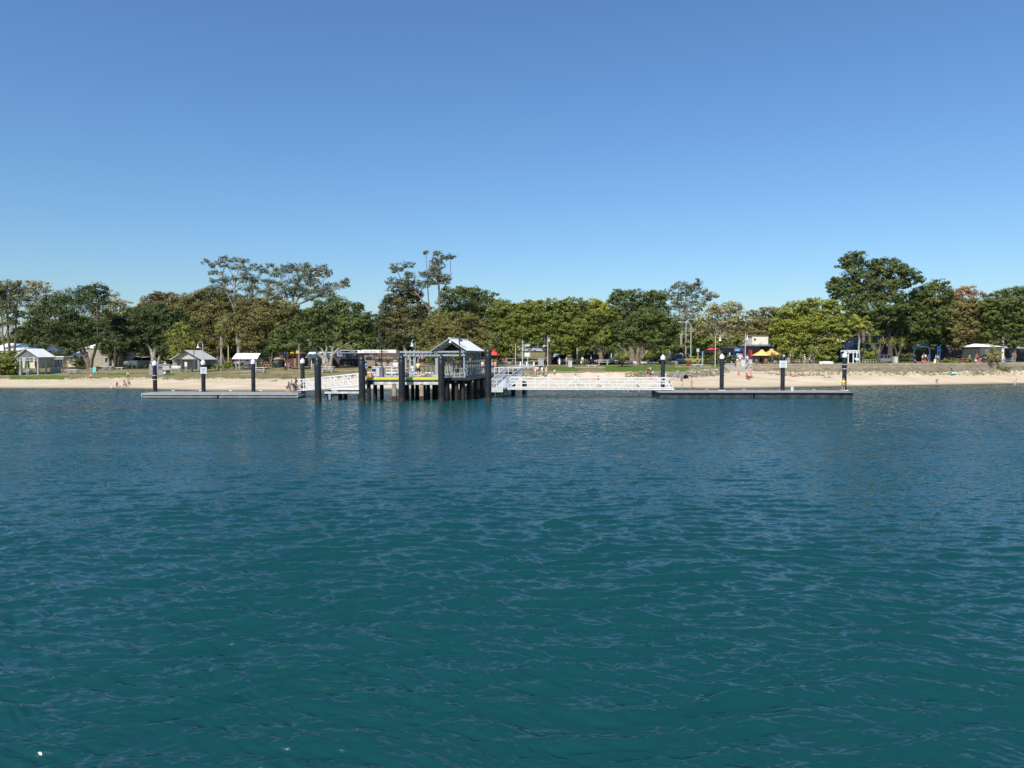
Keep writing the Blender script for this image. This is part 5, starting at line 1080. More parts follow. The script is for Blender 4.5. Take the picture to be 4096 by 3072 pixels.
# ---- gabled picnic shelters
o = root('picnic_shelter', 'gabled picnic shelter with white roof at the left edge of the park', 'shelter', 110, 1490, 130)
g0 = gz(110, 131); xl_, xr_, xm = X_(62, 130), X_(160, 130), X_(107, 130); ze_, zr_ = zat(1428, 130), zat(1394, 130); Ls = 4.6
m = MB(); m.slab([(xm, 129.6, zr_), (xm, 130 + Ls, zr_), (xr_, 130 + Ls, ze_), (xr_, 129.6, ze_)], .06); m.slab([(xm, 129.6, zr_), (xm, 130 + Ls, zr_), (xl_, 130 + Ls, ze_), (xl_, 129.6, ze_)], .06); rf = m.build('roof', WHITEROOF, o)
m = MB(); m.prism([(xl_ + .35, ze_ + .02), (xr_ - .35, ze_ + .02), (xm, zr_ - .12)], 129.9, 129.96); m.build('gable_panel', mat('grey_gable', (.16, .17, .17), .7), rf)
for x in (xl_ + .75, xr_ - .45):
    for y in (130.1, 132.3, 130 + Ls - .3): m = MB(); m.box((x, y, (g0 + ze_) / 2), (.24, .24, ze_ - g0 + .1)); m.build('post', GREYGREEN, o)
m = MB(); m.box(((xl_ + xr_) / 2, 130.0, ze_ - .12), (xr_ - xl_ - .5, .14, .22)); m.build('eave_beam', GREYGREEN, o)
m = MB(); m.box(((xl_ + xr_) / 2, 130.05, ze_ - .55), (xr_ - xl_ - .7, .10, .18)); m.build('eave_beam', GREYGREEN, o)
m = MB(); m.box((xr_ + .4, 133.6, g0 + .5), (.9, 1.6, 1.0)); m.build('low_screen', mat('teal_panel', (.20, .25, .23), .7), o)
def picnic_table_maker():
    o = thing('picnic_table', 'picnic table', 'picnic table', (0, 0, 0)); b = MB(); b.box((0, 0, .74), (1.9, .75, .06), bev=.015); b.build('table_top', WHITE, o)
    for s_ in (-1, 1): b = MB(); b.box((0, s_ * .72, .44), (1.9, .28, .05), bev=.015); b.build('bench_seat', WHITE, o)
    for s_ in (-1, 1):
        b = MB(); b.beam((s_ * .62, -.8, .38), (s_ * .62, .8, .38), .07, .07); b.beam((s_ * .62, -.25, 0), (s_ * .62, -.2, .72), .08, .08, up=(1, 0, 0)); b.beam((s_ * .62, .25, 0), (s_ * .62, .2, .72), .08, .08, up=(1, 0, 0)); b.beam((s_ * .62, -.65, 0), (s_ * .62, -.62, .42), .07, .07, up=(1, 0, 0)); b.beam((s_ * .62, .65, 0), (s_ * .62, .62, .42), .07, .07, up=(1, 0, 0)); b.build('leg_frame', ALU, o)
    return o
def ptable(px, py, label, rz=0., sc=1., d=None, z=None):
    p = G(px, py) if d is None else Vector((X_(px, d), d, gz(px, d) if z is None else z)); return place('ptable', picnic_table_maker, p, rz, sc, label, 'white picnic tables in the park')
ptable(100, 1489, 'white picnic table inside the gabled shelter at the left edge', d=131.2, sc=1.1)
ptable(138, 1489, 'second white picnic table inside the left shelter, right side', d=132.8, rz=.3)
ptable(292, 1494, 'white picnic table beside the person in orange near the left shelter')
ptable(432, 1481, 'white picnic table in the tree shade near the white-capped child')
ptable(1041, 1490, 'white picnic table on the lawn right of the long shelter', sc=1.15)
ptable(1312, 1489, 'white picnic table beneath the fig trunks by the fish shop', sc=1.3)
ptable(983, 1474, 'white picnic table under the long shelter roof', d=143)
ptable(2412, 1456, 'white picnic table under the broad fig by the parked cars', d=141.5, sc=1.3)
ptable(2690, 1460, 'white picnic table behind the first right-hand pile', d=138)
o = root('picnic_shelter', 'small flat-roofed shelter right of the gabled shelter', 'shelter', 232, 1488, 136)
g0 = gz(232, 136); part('roof', WHITEROOF, o, (206, 254, 1425, 1429, 135.4, 2.6)); part('roof_beam', WHITE, o, (212, 252, 1433, 1437, 135.6, .2))
for x in (218, 240, 250): part('post', GREYGREEN, o, (x - 1.6, x + 1.6, 1429, pyof(g0 - .1, 136), 135.8, .16))
o = root('picnic_shelter', 'long picnic shelter with sloping white roof in the middle of the lawn', 'shelter', 985, 1475, 141)
g0 = gz(985, 142); m = MB(); a, b_, c, d__ = (942, 1040, 1030, 930); m.slab([(X_(942, 143), 143.4, zat(1413, 143.4)), (X_(1040, 143), 143.4, zat(1413, 143.4)), (X_(1032, 141), 140.6, zat(1435, 140.6)), (X_(930, 141), 140.6, zat(1435, 140.6))], .08)
m.slab([(X_(942, 143), 143.4, zat(1413, 143.4)), (X_(1040, 143), 143.4, zat(1413, 143.4)), (X_(1042, 146), 146.2, zat(1433, 146.2)), (X_(940, 146), 146.2, zat(1433, 146.2))], .08); m.build('roof', WHITEROOF, o)
for px, d_ in ((944, 141.2), (957, 144.8), (1024, 141.2), (1036, 144.8)): m = MB(); m.box((X_(px, d_), d_, (g0 + zat(1434, 141)) / 2), (.17, .17, zat(1434, 141) - g0)); m.build('post', GREYGREEN, o)
part('gable_infill', DARKSTEEL, o, (1034, 1037, 1420, 1433, 141.5, 3.6)); part('service_wall', GREYWALL, o, (1026, 1038, 1437, 1466, 144, .2))
o = root('picnic_shelter', 'white-roofed shelter half hidden behind the lone thick pile', 'shelter', 1275, 1472, 145)
g0 = gz(1275, 145); m = MB(); m.slab([(X_(1234, 147), 147.6, zat(1408, 147.6)), (X_(1325, 147), 147.6, zat(1408, 147.6)), (X_(1335, 144), 144.2, zat(1430, 144.2)), (X_(1222, 144), 144.2, zat(1430, 144.2))], .1); m.slab([(X_(1234, 147), 147.6, zat(1408, 147.6)), (X_(1325, 147), 147.6, zat(1408, 147.6)), (X_(1335, 151), 151, zat(1430, 151)), (X_(1222, 151), 151, zat(1430, 151))], .1); m.build('roof', WHITEROOF, o)
for px, d_ in ((1236, 144.8), (1246, 150), (1318, 144.8), (1326, 150)): m = MB(); m.box((X_(px, d_), d_, (g0 + zat(1430, 144)) / 2), (.2, .2, zat(1430, 144) - g0)); m.build('post', mat('cream_steel', (.62, .6, .52)), o)
# ---- houses and shops
def house(label, px0, px1, ytop, yeave, d, dep, wall, roofm, wins=(), door=None, hip=.15, name='house', over=4, base=1478):
    o = root(name, label, 'house' if name == 'house' else name.replace('_', ' '), (px0 + px1) / 2, base, d); g0 = gz((px0 + px1) / 2, d) - .3
    z1 = zat(yeave, d); p, q = X_(px0, d), X_(px1, d); m = MB(); m.box(((p + q) / 2, d + dep / 2, (g0 + z1) / 2), (q - p, dep, z1 - g0)); m.build('wall', wall, o)
    zt = zat(ytop, d); k = (q - p) * hip; ov = over * d / F; m = MB()
    vs = [(p - ov, d - ov, z1), (q + ov, d - ov, z1), (q + ov, d + dep + ov, z1), (p - ov, d + dep + ov, z1), (p + k, d + dep / 2, zt), (q - k, d + dep / 2, zt)]
    m.add(vs, [(0, 1, 5, 4), (1, 2, 5), (2, 3, 4, 5), (3, 0, 4), (0, 3, 2, 1)]); m.build('roof', roofm, o)
    windows(o, wins, d)
    if door: part('door', mat('door_paint', (.25, .2, .16)), o, (door[0], door[1], door[2], pyof(g0 + .3, d), d - .05, .06))
    return o
house('cream house with white roof behind the left shelter', -60, 150, 1372, 1402, 152, 9, CREAM, WHITEROOF, [(30, 44, 1425, 1448), (70, 84, 1432, 1456), (118, 132, 1420, 1448)], (142, 149, 1430))
house('cream low house between the shelter and the dark tree', 160, 300, 1405, 1428, 158, 8, CREAM, WHITEROOF, [(178, 196, 1436, 1455), (232, 250, 1436, 1455)])
house('two-storey cream house with shade in its wall colour behind the dark tree trunk', 330, 456, 1372, 1393, 160, 9, mat('shaded_render', (.40, .37, .30), .85), WHITEROOF, [(344, 352, 1405, 1420), (344, 352, 1440, 1458), (418, 430, 1430, 1448)])  # wall colour holds the shade that falls on the cream render
o = house('grey block amenities building with white gabled roof', 690, 812, 1399, 1437, 146, 5, GREYWALL, WHITEROOF, [], (783, 797, 1447), hip=.5, name='amenities_block', over=2)
for ch in list(o.children):
    if ch.name.startswith('roof'): bpy.data.objects.remove(ch)
gx0, gx1, ga_ = X_(680, 144), X_(812, 144), X_(745, 144); ze_ = zat(1438, 144); zr_ = zat(1400, 144); m = MB(); dp = 7.5
m.slab([(ga_, 143.6, zr_), (ga_, 143.6 + dp, zr_), (gx1, 143.6 + dp, ze_), (gx1, 143.6, ze_)], .1); m.slab([(ga_, 143.6, zr_), (ga_, 143.6 + dp, zr_), (gx0, 143.6 + dp, ze_), (gx0, 143.6, ze_)], .1); m.build('roof', mat('weathered_white_roof', (.62, .62, .57), .6, var=.15), o)
m = MB(); m.prism([(gx0 + .5, ze_ + .05), (gx1 - .5, ze_ + .05), (ga_, zr_ - .2)], 144.2, 144.3); m.build('gable_wall', mat('pale_gable', (.50, .49, .44), .8), o)
for px in (695, 700, 792, 796): m = MB(); m.box((X_(px, 144.3), 144.3, (gz(745, 145) + ze_) / 2), (.14, .14, ze_ - gz(745, 145))); m.build('veranda_post', GREYGREEN, o)
o = root('notice_board', 'white notice board on two legs before the amenities block', 'notice board', 743, 1480, 141); part('board', WHITE, o, (738, 748, 1448, 1466, 141, .12)); 
for x in (740, 745): part('leg', ALU, o, (x, x + 1.4, 1466, 1480, 141.02, .07))
o = root('screen_board', 'grey panelled screen board standing behind the first guide pile', 'screen', 635, 1500, 128); g0 = gz(635, 128)
part('tall_panel', mat('grey_panel2', (.28, .28, .29), .6), o, (596, 634, 1456, pyof(g0 - .05, 128), 128, .12)); part('upper_panel', mat('grey_panel3', (.22, .22, .235), .6), o, (634, 679, 1456, 1468, 128.02, .1)); part('pale_panel', mat('grey_panel4', (.42, .42, .43), .6), o, (650, 678, 1464, 1480, 127.96, .06))
part('lower_panel', mat('grey_panel5', (.30, .30, .32), .6), o, (634, 652, 1480, pyof(g0 - .05, 128), 128.02, .1)); part('dark_panel', DARKSTEEL, o, (664, 679, 1480, 1493, 128.02, .1)); part('basin', WHITE, o, (654, 662, 1489, 1495, 127.9, .3)); part('post', GREYGREEN, o, (652, 654, 1480, 1497, 128.05, .08))
# shops
o = house('dark brick kiosk building under the fig with blue and yellow bunting', 1118, 1205, 1405, 1414, 152, 5, BRICK, mat('dark_roof', (.10, .09, .085), .8), [(1138, 1152, 1428, 1440)], (1175, 1184, 1432), name='shop')
for i, (c, x) in enumerate(((cm(25, 80, 190), 1122), (cm(230, 200, 30), 1144), (cm(235, 215, 50), 1160), (cm(230, 200, 30), 1184), (cm(30, 90, 180), 1132))): part('awning_panel', c, o, (x, x + 14, 1403, 1414, 151.2 - i * .02, .1))
house('small grey shed left of the dark brick kiosk', 1094, 1117, 1430, 1438, 150, 3, GREYWALL, GREYWALL, [], name='shed')
o = house('fish and chips shop with dark blue sign under the fig branches', 1330, 1442, 1400, 1412, 151, 6, mat('dark_shopfront', (.09, .07, .065), .8), WHITEROOF, [(1376, 1392, 1448, 1462), (1400, 1412, 1448, 1464)], name='shop', over=1)
p_ = part('shop_sign', mat('sign_black', (.01, .012, .02), .5), o, (1342, 1430, 1401.5, 1411, 149.6, .1)); cx_ = (X_(1342, 149.6) + X_(1430, 149.6)) / 2
text('lettering', 'SEAFOOD & TAKEAWAY', (cx_, 149.56, (zat(1401.5, 149.6) + zat(1411, 149.6)) / 2), .40, WHITE, p_, sx=.92)
p_ = part('shop_sign', mat('sign_blue', (.012, .022, .10), .5), o, (1339, 1432, 1412.5, 1431, 149.7, .1))
text('lettering', 'fish & chips', (cx_, 149.66, (zat(1412.5, 149.7) + zat(1431, 149.7)) / 2 + .05), .90, mat('sign_letters', (.6, .66, .72)), p_, sx=.95)
o = house('low kiosk with white fascia reading meals behind the jetty', 1446, 1598, 1396, 1412, 141.5, 7, mat('brown_render', (.14, .09, .07), .8), mat('dark_roof', (.10, .09, .085), .8), [(1460, 1490, 1424, 1442)], (1547, 1558, 1424), name='shop', over=1)
p_ = part('fascia', WHITE, o, (1444, 1584, 1399, 1412, 139.9, .12)); text('lettering', 'meals', (X_(1534, 139.8), 139.86, zat(1405.2, 139.9)), .72, cm(190, 60, 75), p_); text('lettering', 'cold drinks', (X_(1480, 139.8), 139.86, zat(1405.5, 139.9)), .52, cm(225, 205, 195), p_)
for x0, x1, y0 in ((1502, 1546, 1430), (1558, 1596, 1430), (1475, 1504, 1452)): part('tan_panel', TAN, o, (x0, x1, y0, 1464, 141.3, .12))
part('stone_planter', mat('rubble', (.30, .22, .15), .9, var=.5, scale=5), o, (1460, 1500, 1442, 1465, 140.1, .8)); part('red_door', mat('maroon', (.13, .045, .05)), o, (1515, 1527, 1426, 1448, 141.2, .1)); part('door_notice', WHITE, o, (1519, 1525, 1429, 1434, 141.16, .04))
part('yellow_strip', mat('pale_yellow', (.7, .6, .25)), o, (1534, 1538, 1432, 1443, 141.2, .05)); part('meter_box', mat('pale_green', (.42, .48, .42)), o, (1573, 1587, 1426, 1445, 141, .3)); part('air_conditioner', WHITE, o, (1572, 1592, 1450, 1464, 140.8, .4))
m = MB(); m.lathe((0, 0, 0), [(.3, -.03), (.3, .03)], 14); 
# cafe on the right
o = house('blue-grey cafe with flat dark roof edge and round roof sign', 2985, 3095, 1380, 1385, 147, 6, mat('cafe_blue', (.13, .155, .18), .7), mat('slate_edge', (.20, .24, .27), .5), [], name='cafe', over=3)
part('roof_edge', mat('slate_edge', (.20, .24, .27)), o, (2974, 3088, 1378, 1384, 144.4, 2.6)); part('dark_doorway', GLASS, o, (3010, 3022, 1402, 1428, 146.9, .1)); part('dark_doorway', GLASS, o, (3040, 3075, 1396, 1430, 146.9, .1)); part('awning_valance', cm(25, 28, 34), o, (3050, 3092, 1385, 1392, 145.5, 1.2))
for x in (2975, 2998): part('brown_column', mat('maroon_column', (.12, .05, .045)), o, (x - 2.4, x + 2.4, 1384, 1436, 144.8, .3))
m = MB(); xc = X_(3040, 144.5); zc = zat(1372, 144.5); m.tube([(xc + .45 * math.cos(a), 144.5, zc - .4 + .75 * math.sin(a)) for a in np.linspace(0, math.pi, 12)], .09, 6); m.tube([(xc - .45, 144.5, zc - .42), (xc + .45, 144.5, zc - .42)], .05, 6); m.build('arch_sign', WHITE, o)
m = MB(); m.ball((xc, 144.5, zc - .1), .22, 10, 6, .8); m.build('arch_emblem', cm(170, 195, 215), o)
part('red_banner', cm(225, 30, 45), o, (3003, 3008, 1400, 1428, 144.6, .1))
o = house('dark blue shop with bright blue sign band left of the cafe', 2895, 2972, 1386, 1394, 148, 6, mat('navy_wall', (.018, .045, .13), .7), mat('dark_roof', (.10, .09, .085)), [], name='shop', over=2)
part('sign_band', cm(40, 95, 165), o, (2938, 2974, 1394, 1408, 147.7, .12)); part('sign_picture', cm(150, 185, 215), o, (2940, 2958, 1396.5, 1403, 147.6, .06)); part('sign_picture', cm(130, 170, 205), o, (2961, 2972, 1396.5, 1403, 147.6, .06)); part('dark_awning', cm(22, 24, 34), o, (2890, 2935, 1391, 1412, 146.4, 1.6))
part('white_sign', WHITE, o, (2947, 2972, 1414.5, 1428, 147.4, .1)); part('pale_post', ALU, o, (2917, 2921, 1410, 1430, 146.2, .12)); part('window_poster', cm(215, 210, 215), o, (2910, 2916, 1413, 1428, 147.6, .06)); part('window_poster', cm(190, 60, 55), o, (2904, 2909, 1420, 1429, 147.6, .06))
m = MB(); xq = X_(2959, 147.3); m.tube([(xq + .55 * math.cos(a), 147.3, zat(1424, 147.3) + .42 * math.sin(a)) for a in np.linspace(0, math.pi, 10)], .035, 5); m.build('arch_logo', cm(60, 90, 130), o)
house('cream upper house glimpsed above the cafe roof', 3008, 3072, 1338, 1342, 166, 7, mat('cream_bright', (.80, .74, .58), .8), mat('terracotta', (.30, .13, .08), .8), [(3015, 3024, 1352, 1362)])
o = house('two-storey dark navy building behind the white pergola gate', 3350, 3545, 1340, 1344, 151, 9, mat('navy_dark', (.015, .025, .055), .6), mat('slate_edge', (.20, .24, .27)), [(3438, 3446, 1352, 1372)], name='building', over=3)
part('balcony_glass', GLASS, o, (3395, 3440, 1350, 1368, 150.8, .12)); part('shade_panel', mat('green_blind', (.05, .06, .045), .7), o, (3462, 3505, 1346, 1374, 150.8, .12)); part('balcony_ledge', mat('cream_steel', (.62, .6, .52)), o, (3395, 3412, 1366.5, 1368.5, 150.6, .2)); part('awning', mat('navy_awning', (.02, .04, .09), .25), o, (3352, 3435, 1370, 1400, 148.8, 1.8)); part('ledge', ALU, o, (3462, 3520, 1374, 1375.5, 150.5, .3)); part('cream_corner', mat('cream_bright', (.8, .74, .58)), o, (3340, 3382, 1334, 1366, 150.2, .6))
part('window_frame', WHITE, o, (3362, 3368, 1405, 1432, 150.8, .15))
o = house('long low brown building behind the ute and blue frames', 3530, 3860, 1376, 1388, 158, 9, mat('brown_render', (.14, .09, .07)), mat('grey_roof', (.34, .33, .31), .6), [(3536, 3545, 1392, 1404), (3548, 3556, 1392, 1404)], name='building', over=2)
o = house('white-roofed pavilion right of the leaning tree', 3920, 4006, 1374, 1387, 144, 6, mat('shaded_grey_green_wall', (.09, .10, .09), .8), WHITEROOF, [(3944, 3952, 1400, 1416)], name='pavilion', over=3)  # wall colour darkened to carry the shade under the roof and trees
house('shaded kiosk at the far right edge', 4008, 4130, 1384, 1394, 156, 6, mat('dark_shopfront', (.09, .07, .065)), mat('grey_roof', (.34, .33, .31)), [(4040, 4060, 1404, 1420)], name='kiosk', over=2)
house('white caravan-roofed building glimpsed left behind trees', 515, 600, 1425, 1434, 175, 4, mat('cream_wall2', (.6, .58, .52)), WHITEROOF, [(540, 548, 1440, 1448)], name='cabin', over=1)

# ---- umbrellas
def umbrella_maker(r, rise, c):
    def f():
        o = thing('parasol', 'parasol', 'parasol', (0, 0, 0)); b = MB(); b.tube([(0, 0, 0), (0, 0, 2.2 + rise)], .04, 6); b.build('pole', TIMBER, o)
        b = MB(); n = 8; vs = [(0, 0, 2.2 + rise)] + [(r * math.cos(6.283 * i / n + .39), r * math.sin(6.283 * i / n + .39), 2.2) for i in range(n)] + [(0, 0, 2.15 + rise)] + [(r * math.cos(6.283 * i / n + .39), r * math.sin(6.283 * i / n + .39), 2.14) for i in range(n)]
        fs = [(0, 1 + i, 1 + (i + 1) % n) for i in range(n)] + [(n + 1, n + 2 + (i + 1) % n, n + 2 + i) for i in range(n)] + [(1 + i, n + 2 + i, n + 2 + (i + 1) % n, 1 + (i + 1) % n) for i in range(n)]; b.add(vs, fs); b.build('canopy', c, o)
        b = MB(); b.lathe((0, 0, 2.2 + rise), [(.42, -.18), (.36, -.04), (.05, .1)], 8); b.build('top_vent', c, o); return o
    return f
YU = mat('yellow_canvas', (.85, .52, .16), .8, var=.06)
place('yu', umbrella_maker(1.75, .95, YU), (X_(3052, 134.4), 135, zat(1421, 135) - 2.2), .1, 1, 'yellow parasol in front, left of the pair at the cafe', 'yellow cafe parasols')
place('yu', None, (X_(3090, 137), 137.5, zat(1419, 137.5) - 2.3), .4, 1.05, 'yellow parasol behind, right of the pair at the cafe', 'yellow cafe parasols')
DU = cm(24, 24, 32); RU = cm(215, 70, 65)
for i, (px, y, d, l) in enumerate(((2818, 1413, 146, 'dark parasol nearest the small white arrow sign'), (2842, 1411, 145, 'dark parasol in the middle of the dark row'), (2868, 1409, 146, 'dark parasol at the right end of the dark row'))): place('du', umbrella_maker(1.5, .5, DU), (X_(px, d), d, zat(y, d) - 2.2), .3 * i, 1, l, 'dark cafe parasols')
for i, (px, y, d, l) in enumerate(((2846, 1399, 152, 'red parasol left of the cafe lamp post'), (2866, 1400, 153, 'red parasol right of the cafe lamp post'))): place('ru', umbrella_maker(1.3, .9, RU), (X_(px, d), d, zat(y, d) - 2.2), .3 * i, 1, l, 'red cafe parasols')
place('ru', None, (X_(1976, 146), 146, zat(1420, 146) - 2.2), 0, 1, 'red parasol at the root of the jetty beyond the tallest pile', 'red cafe parasols')
place('ru', None, (X_(2056, 168), 168, zat(1396, 168) - 2.2), 0, (1, 1, 1), 'red parasol far behind under the long fig', 'red cafe parasols')
# ---- seawall, culvert, block
o = root('seawall', 'pale block seawall with sloping concrete apron along the right beach', 'seawall', 3500, 1480, 132)
ps = list(range(3012, 5200, 44)); top = MB(); ap = MB()
for a, b_ in zip(ps[:-1], ps[1:]):
    (Da, Za), (Db, Zb) = stations(a), stations(b_); da, db = Da[0, 4], Db[0, 4]; ea, eb = Da[0, 5], Db[0, 5]; za, zb = Za[0, 4], Zb[0, 4]; ta, tb_ = Za[0, 5], Zb[0, 5]
    px3 = lambda px, d, z: ((px - 2048) / F * d, d, z)
    ap.slab([px3(a, da - .2, za - .05), px3(b_, db - .2, zb - .05), px3(b_, db + .95, tb_ - .60), px3(a, da + .95, ta - .60)], .2)
    top.add([px3(a, da + .9, ta - .75), px3(b_, db + .9, tb_ - .75), px3(b_, db + .9, tb_ + .06), px3(a, da + .9, ta + .06), px3(b_, eb + .3, tb_ + .06), px3(a, ea + .3, ta + .06), px3(a, ea + .3, ta - .5), px3(b_, eb + .3, tb_ - .5)], [(0, 1, 2, 3), (3, 2, 4, 5), (5, 4, 7, 6)])
SW = mat('pale_blocks', (.40, .325, .225), .9, var=.32, scale=1.6, bump=.5); nn = SW.node_tree; bn = nn.nodes['Principled BSDF']
src = bn.inputs['Base Color'].links[0].from_socket; br = nn.nodes.new('ShaderNodeTexBrick'); br.inputs['Scale'].default_value = 1; br.inputs['Brick Width'].default_value = 1.1; br.inputs['Row Height'].default_value = .8; br.inputs['Mortar Size'].default_value = .03; br.inputs['Mortar'].default_value = (.14, .12, .09, 1); br.inputs['Color2'].default_value = (.33, .275, .19, 1)
tcx = nn.nodes.new('ShaderNodeTexCoord'); mpp = nn.nodes.new('ShaderNodeMapping'); mpp.inputs['Rotation'].default_value = (math.pi / 2, 0, 0); nn.links.new(tcx.outputs['Object'], mpp.inputs[0]); nn.links.new(mpp.outputs[0], br.inputs['Vector']); nn.links.new(src, br.inputs['Color1']); nn.links.new(br.outputs['Color'], bn.inputs['Base Color'])
top.build('block_course', SW, o); ap.build('concrete_apron', mat('old_apron', (.20, .165, .12), .9, var=.35, scale=.9, bump=.6, detail=8), o)
o = root('drain_pipe', 'round dark stormwater pipe in the rock bank', 'drain pipe', 2745, 1516, 122.5)
c = W(2744, 1509, 121.6); m = MB()
N_ = 20; vs = []
for r_, y in ((.50, 0), (.42, 0), (.42, 2.5), (.50, 2.5)):
    for k in range(N_): a = 6.283 * k / N_; vs.append((c.x + r_ * math.cos(a), c.y + y, c.z + r_ * math.sin(a)))
fs = [(j * N_ + k, j * N_ + (k + 1) % N_, ((j + 1) % 4) * N_ + (k + 1) % N_, ((j + 1) % 4) * N_ + k) for j in range(4) for k in range(N_)]; m.add(vs, fs); m.build('pipe', CONCD, o)
m = MB(); m.lathe((0, 0, 0), [(.41, 0), (.41, .05)], 16); q = m.build('dark_bore', BLACK, o); q.rotation_euler = (math.pi / 2, 0, 0); q.location = Vector((c.x, c.y + .5, c.z)) - parent_base(o); q.data.transform(Matrix.Translation(parent_base(o)))
o = root('concrete_block', 'long low concrete step at the edge of the lawn behind the third guide pile', 'step', 985, 1503, 128); part('step', CONC, o, (960, 1012, 1497, 1504, 127.4, 1.))
rgk = np.random.default_rng(4)
rk = 0
for i in range(46):
    px = float(rgk.uniform(2580, 2870)) if i < 38 else float(rgk.uniform(2560, 2620)); Dk, Zk = stations(px); d_ = float(rgk.uniform(Dk[0, 3] - .2, Dk[0, 4] - .2)); r_ = float(rgk.uniform(.14, .38)); z_ = gz(px, d_)
    m = MB(); vs = []; 
    m.ball((X_(px, d_), d_, z_ + r_ * .15), r_, 7, 5, .6); m.v = [(x + rgk.normal(0, r_ * .13), y + rgk.normal(0, r_ * .13), z + rgk.normal(0, r_ * .1)) for x, y, z in m.v]
    q = m.build('rock', ROCKM if i % 3 else mat('pale_rock', (.50, .42, .30), .9, var=.3), None, base=Vector((X_(px, d_), d_, z_))); tag(q, 'weathered rock lying in the bank around the drain pipe', 'rock', 'rocks in the bank around the drain pipe')

# ---- benches, bins, cabinets, small furniture
def bench_maker():
    o = thing('park_bench', 'park bench', 'bench', (0, 0, 0)); b = MB(); b.box((0, 0, .45), (1.7, .42, .05), bev=.01); b.build('seat', WHITE, o); b = MB()
    for z in (.68, .84): b.box((0, .24, z), (1.7, .04, .13), bev=.01)
    b.beam((-.6, .25, .6), (-.6, .25, .92), .05, .03, up=(0, 1, 0)); b.beam((.6, .25, .6), (.6, .25, .92), .05, .03, up=(0, 1, 0)); b.build('backrest', WHITE, o)
    for s_ in (-1, 1): b = MB(); b.tube([(s_ * .6, -.18, 0), (s_ * .6, -.16, .43), (s_ * .6, .2, .43), (s_ * .6, .26, 0)], .03, 6); b.build('leg', ALU, o)
    return o
def bench(px, py, label, sc=1.): return place('bench', bench_maker, G(px, py), 0, sc, label, 'white park benches')
bench(703, 1486, 'white park bench left of the leaning trunk before the amenities block', 1.15)
bench(2529, 1466, 'white park bench beside the woman in pink'); bench(2578, 1463, 'left bench of the twin white benches behind the pandanus', .8); bench(2605, 1463, 'right bench of the twin white benches behind the pandanus', .8)
def slab_bench(px, py, wpx, label):
    p = G(px, py); s_ = p.y / F; o = thing('backless_bench', label, 'bench', p, 'backless white benches by the path'); b = MB(); b.box((p.x, p.y, p.z + .45), (wpx * s_, .45, .09), bev=.02); b.build('seat', WHITE, o)
    for k in (-.3, .3): b = MB(); b.box((p.x + k * wpx * s_, p.y, p.z + .2), (.1, .3, .42)); b.build('leg', ALU, o)
slab_bench(2367, 1471, 44, 'backless white bench left of the pandanus clump'); slab_bench(2790, 1468, 44, 'backless white bench right of the shirtless man'); slab_bench(478, 1480, 30, 'backless bench in the shade right of the thin dark tree')
def cabinet(px0, px1, y0, y1, d, c, label, legs=False, name='cabinet', frame=ALU):
    o = root(name, label, name.replace('_', ' '), (px0 + px1) / 2, y1, d); g = gz((px0 + px1) / 2, d)
    yb = y1 if legs else pyof(g, d); part('body', c, o, (px0, px1, y0, yb, d, .7)); part('side_frame', frame, o, (px0 - .8, px0 + 1.2, y0 - .6, yb, d - .05, .8)); part('top_cap', frame, o, (px0 - 1, px1 + 1, y0 - 1.4, y0, d - .06, .85))
    if legs: part('pedestal', DARKSTEEL, o, ((px0 + px1) / 2 - 6, (px0 + px1) / 2 + 6, yb, pyof(g - .1, d), d + .2, .3))
    return o
cabinet(2155, 2175, 1436, 1464, 126, mat('grey_screen', (.36, .39, .41), .5), 'grey screened cabinet on a pedestal by the jetty root', True)
cabinet(2274, 2288, 1444, 1468, 134.5, mat('pale_cab', (.55, .57, .56)), 'pale square cabinet on the lawn beside the couple at the road')
cabinet(2963, 2979, 1439, 1462, 134.6, mat('pale_cab2', (.60, .63, .56)), 'pale green-edged cabinet at the top of the beach path', frame=GREYGREEN)
cabinet(2996, 3009, 1438, 1453, 137.5, mat('pale_cab', (.55, .57, .56)), 'smaller pale cabinet right of the path lamp post')
cabinet(2944, 2961, 1444, 1461, 134.8, mat('stone_planter', (.52, .40, .29), .9, var=.3, scale=4), 'sandstone faced planter box left of the path cabinet', name='planter_box', frame=TIMBER)
cabinet(3580, 3591, 1427, 1443, 140, mat('pale_cab', (.55, .57, .56)), 'grey cabinet right of the dark forked tree trunk')
cabinet(3056, 3075, 1443, 1456, 134.3, mat('planter_tan', (.40, .33, .22), .9), 'tan planter box under the yellow parasols', name='planter_box', frame=TIMBER)
cabinet(362, 368, 1475, 1487, 142, mat('blue_grey', (.20, .25, .30)), 'blue-grey bin beside the person with the turquoise towel', name='bin')
cabinet(1246, 1256, 1459, 1479, 141, mat('grey_panel3', (.22, .22, .235)), 'grey information cabinet beside the lone thick pile', name='information_cabinet')
cabinet(760, 766, 1476, 1488, 134, mat('green_bollard', (.12, .24, .15)), 'green service box beside the bent tree trunk', name='service_box', frame=mat('green_bollard', (.12, .24, .15)))
cabinet(527, 543, 1444, 1458, 150, WHITE, 'white box trailer left of the caravan', name='box_trailer', frame=WHITE)
def barrel(px, py, label):
    p = G(px, py); b = MB(); b.lathe(p, [(.28, 0), (.34, .3), (.36, .5), (.34, .7), (.28, 1.0)], 12); tag(b.build('barrel', mat('barrel_wood', (.20, .11, .06)), None, True, base=p), label, 'barrel', 'wooden barrels at the cafe')
barrel(3027, 1457, 'wooden barrel table with standing people at the cafe'); barrel(3064, 1457.5, 'pale stump-like barrel before the tan planter')
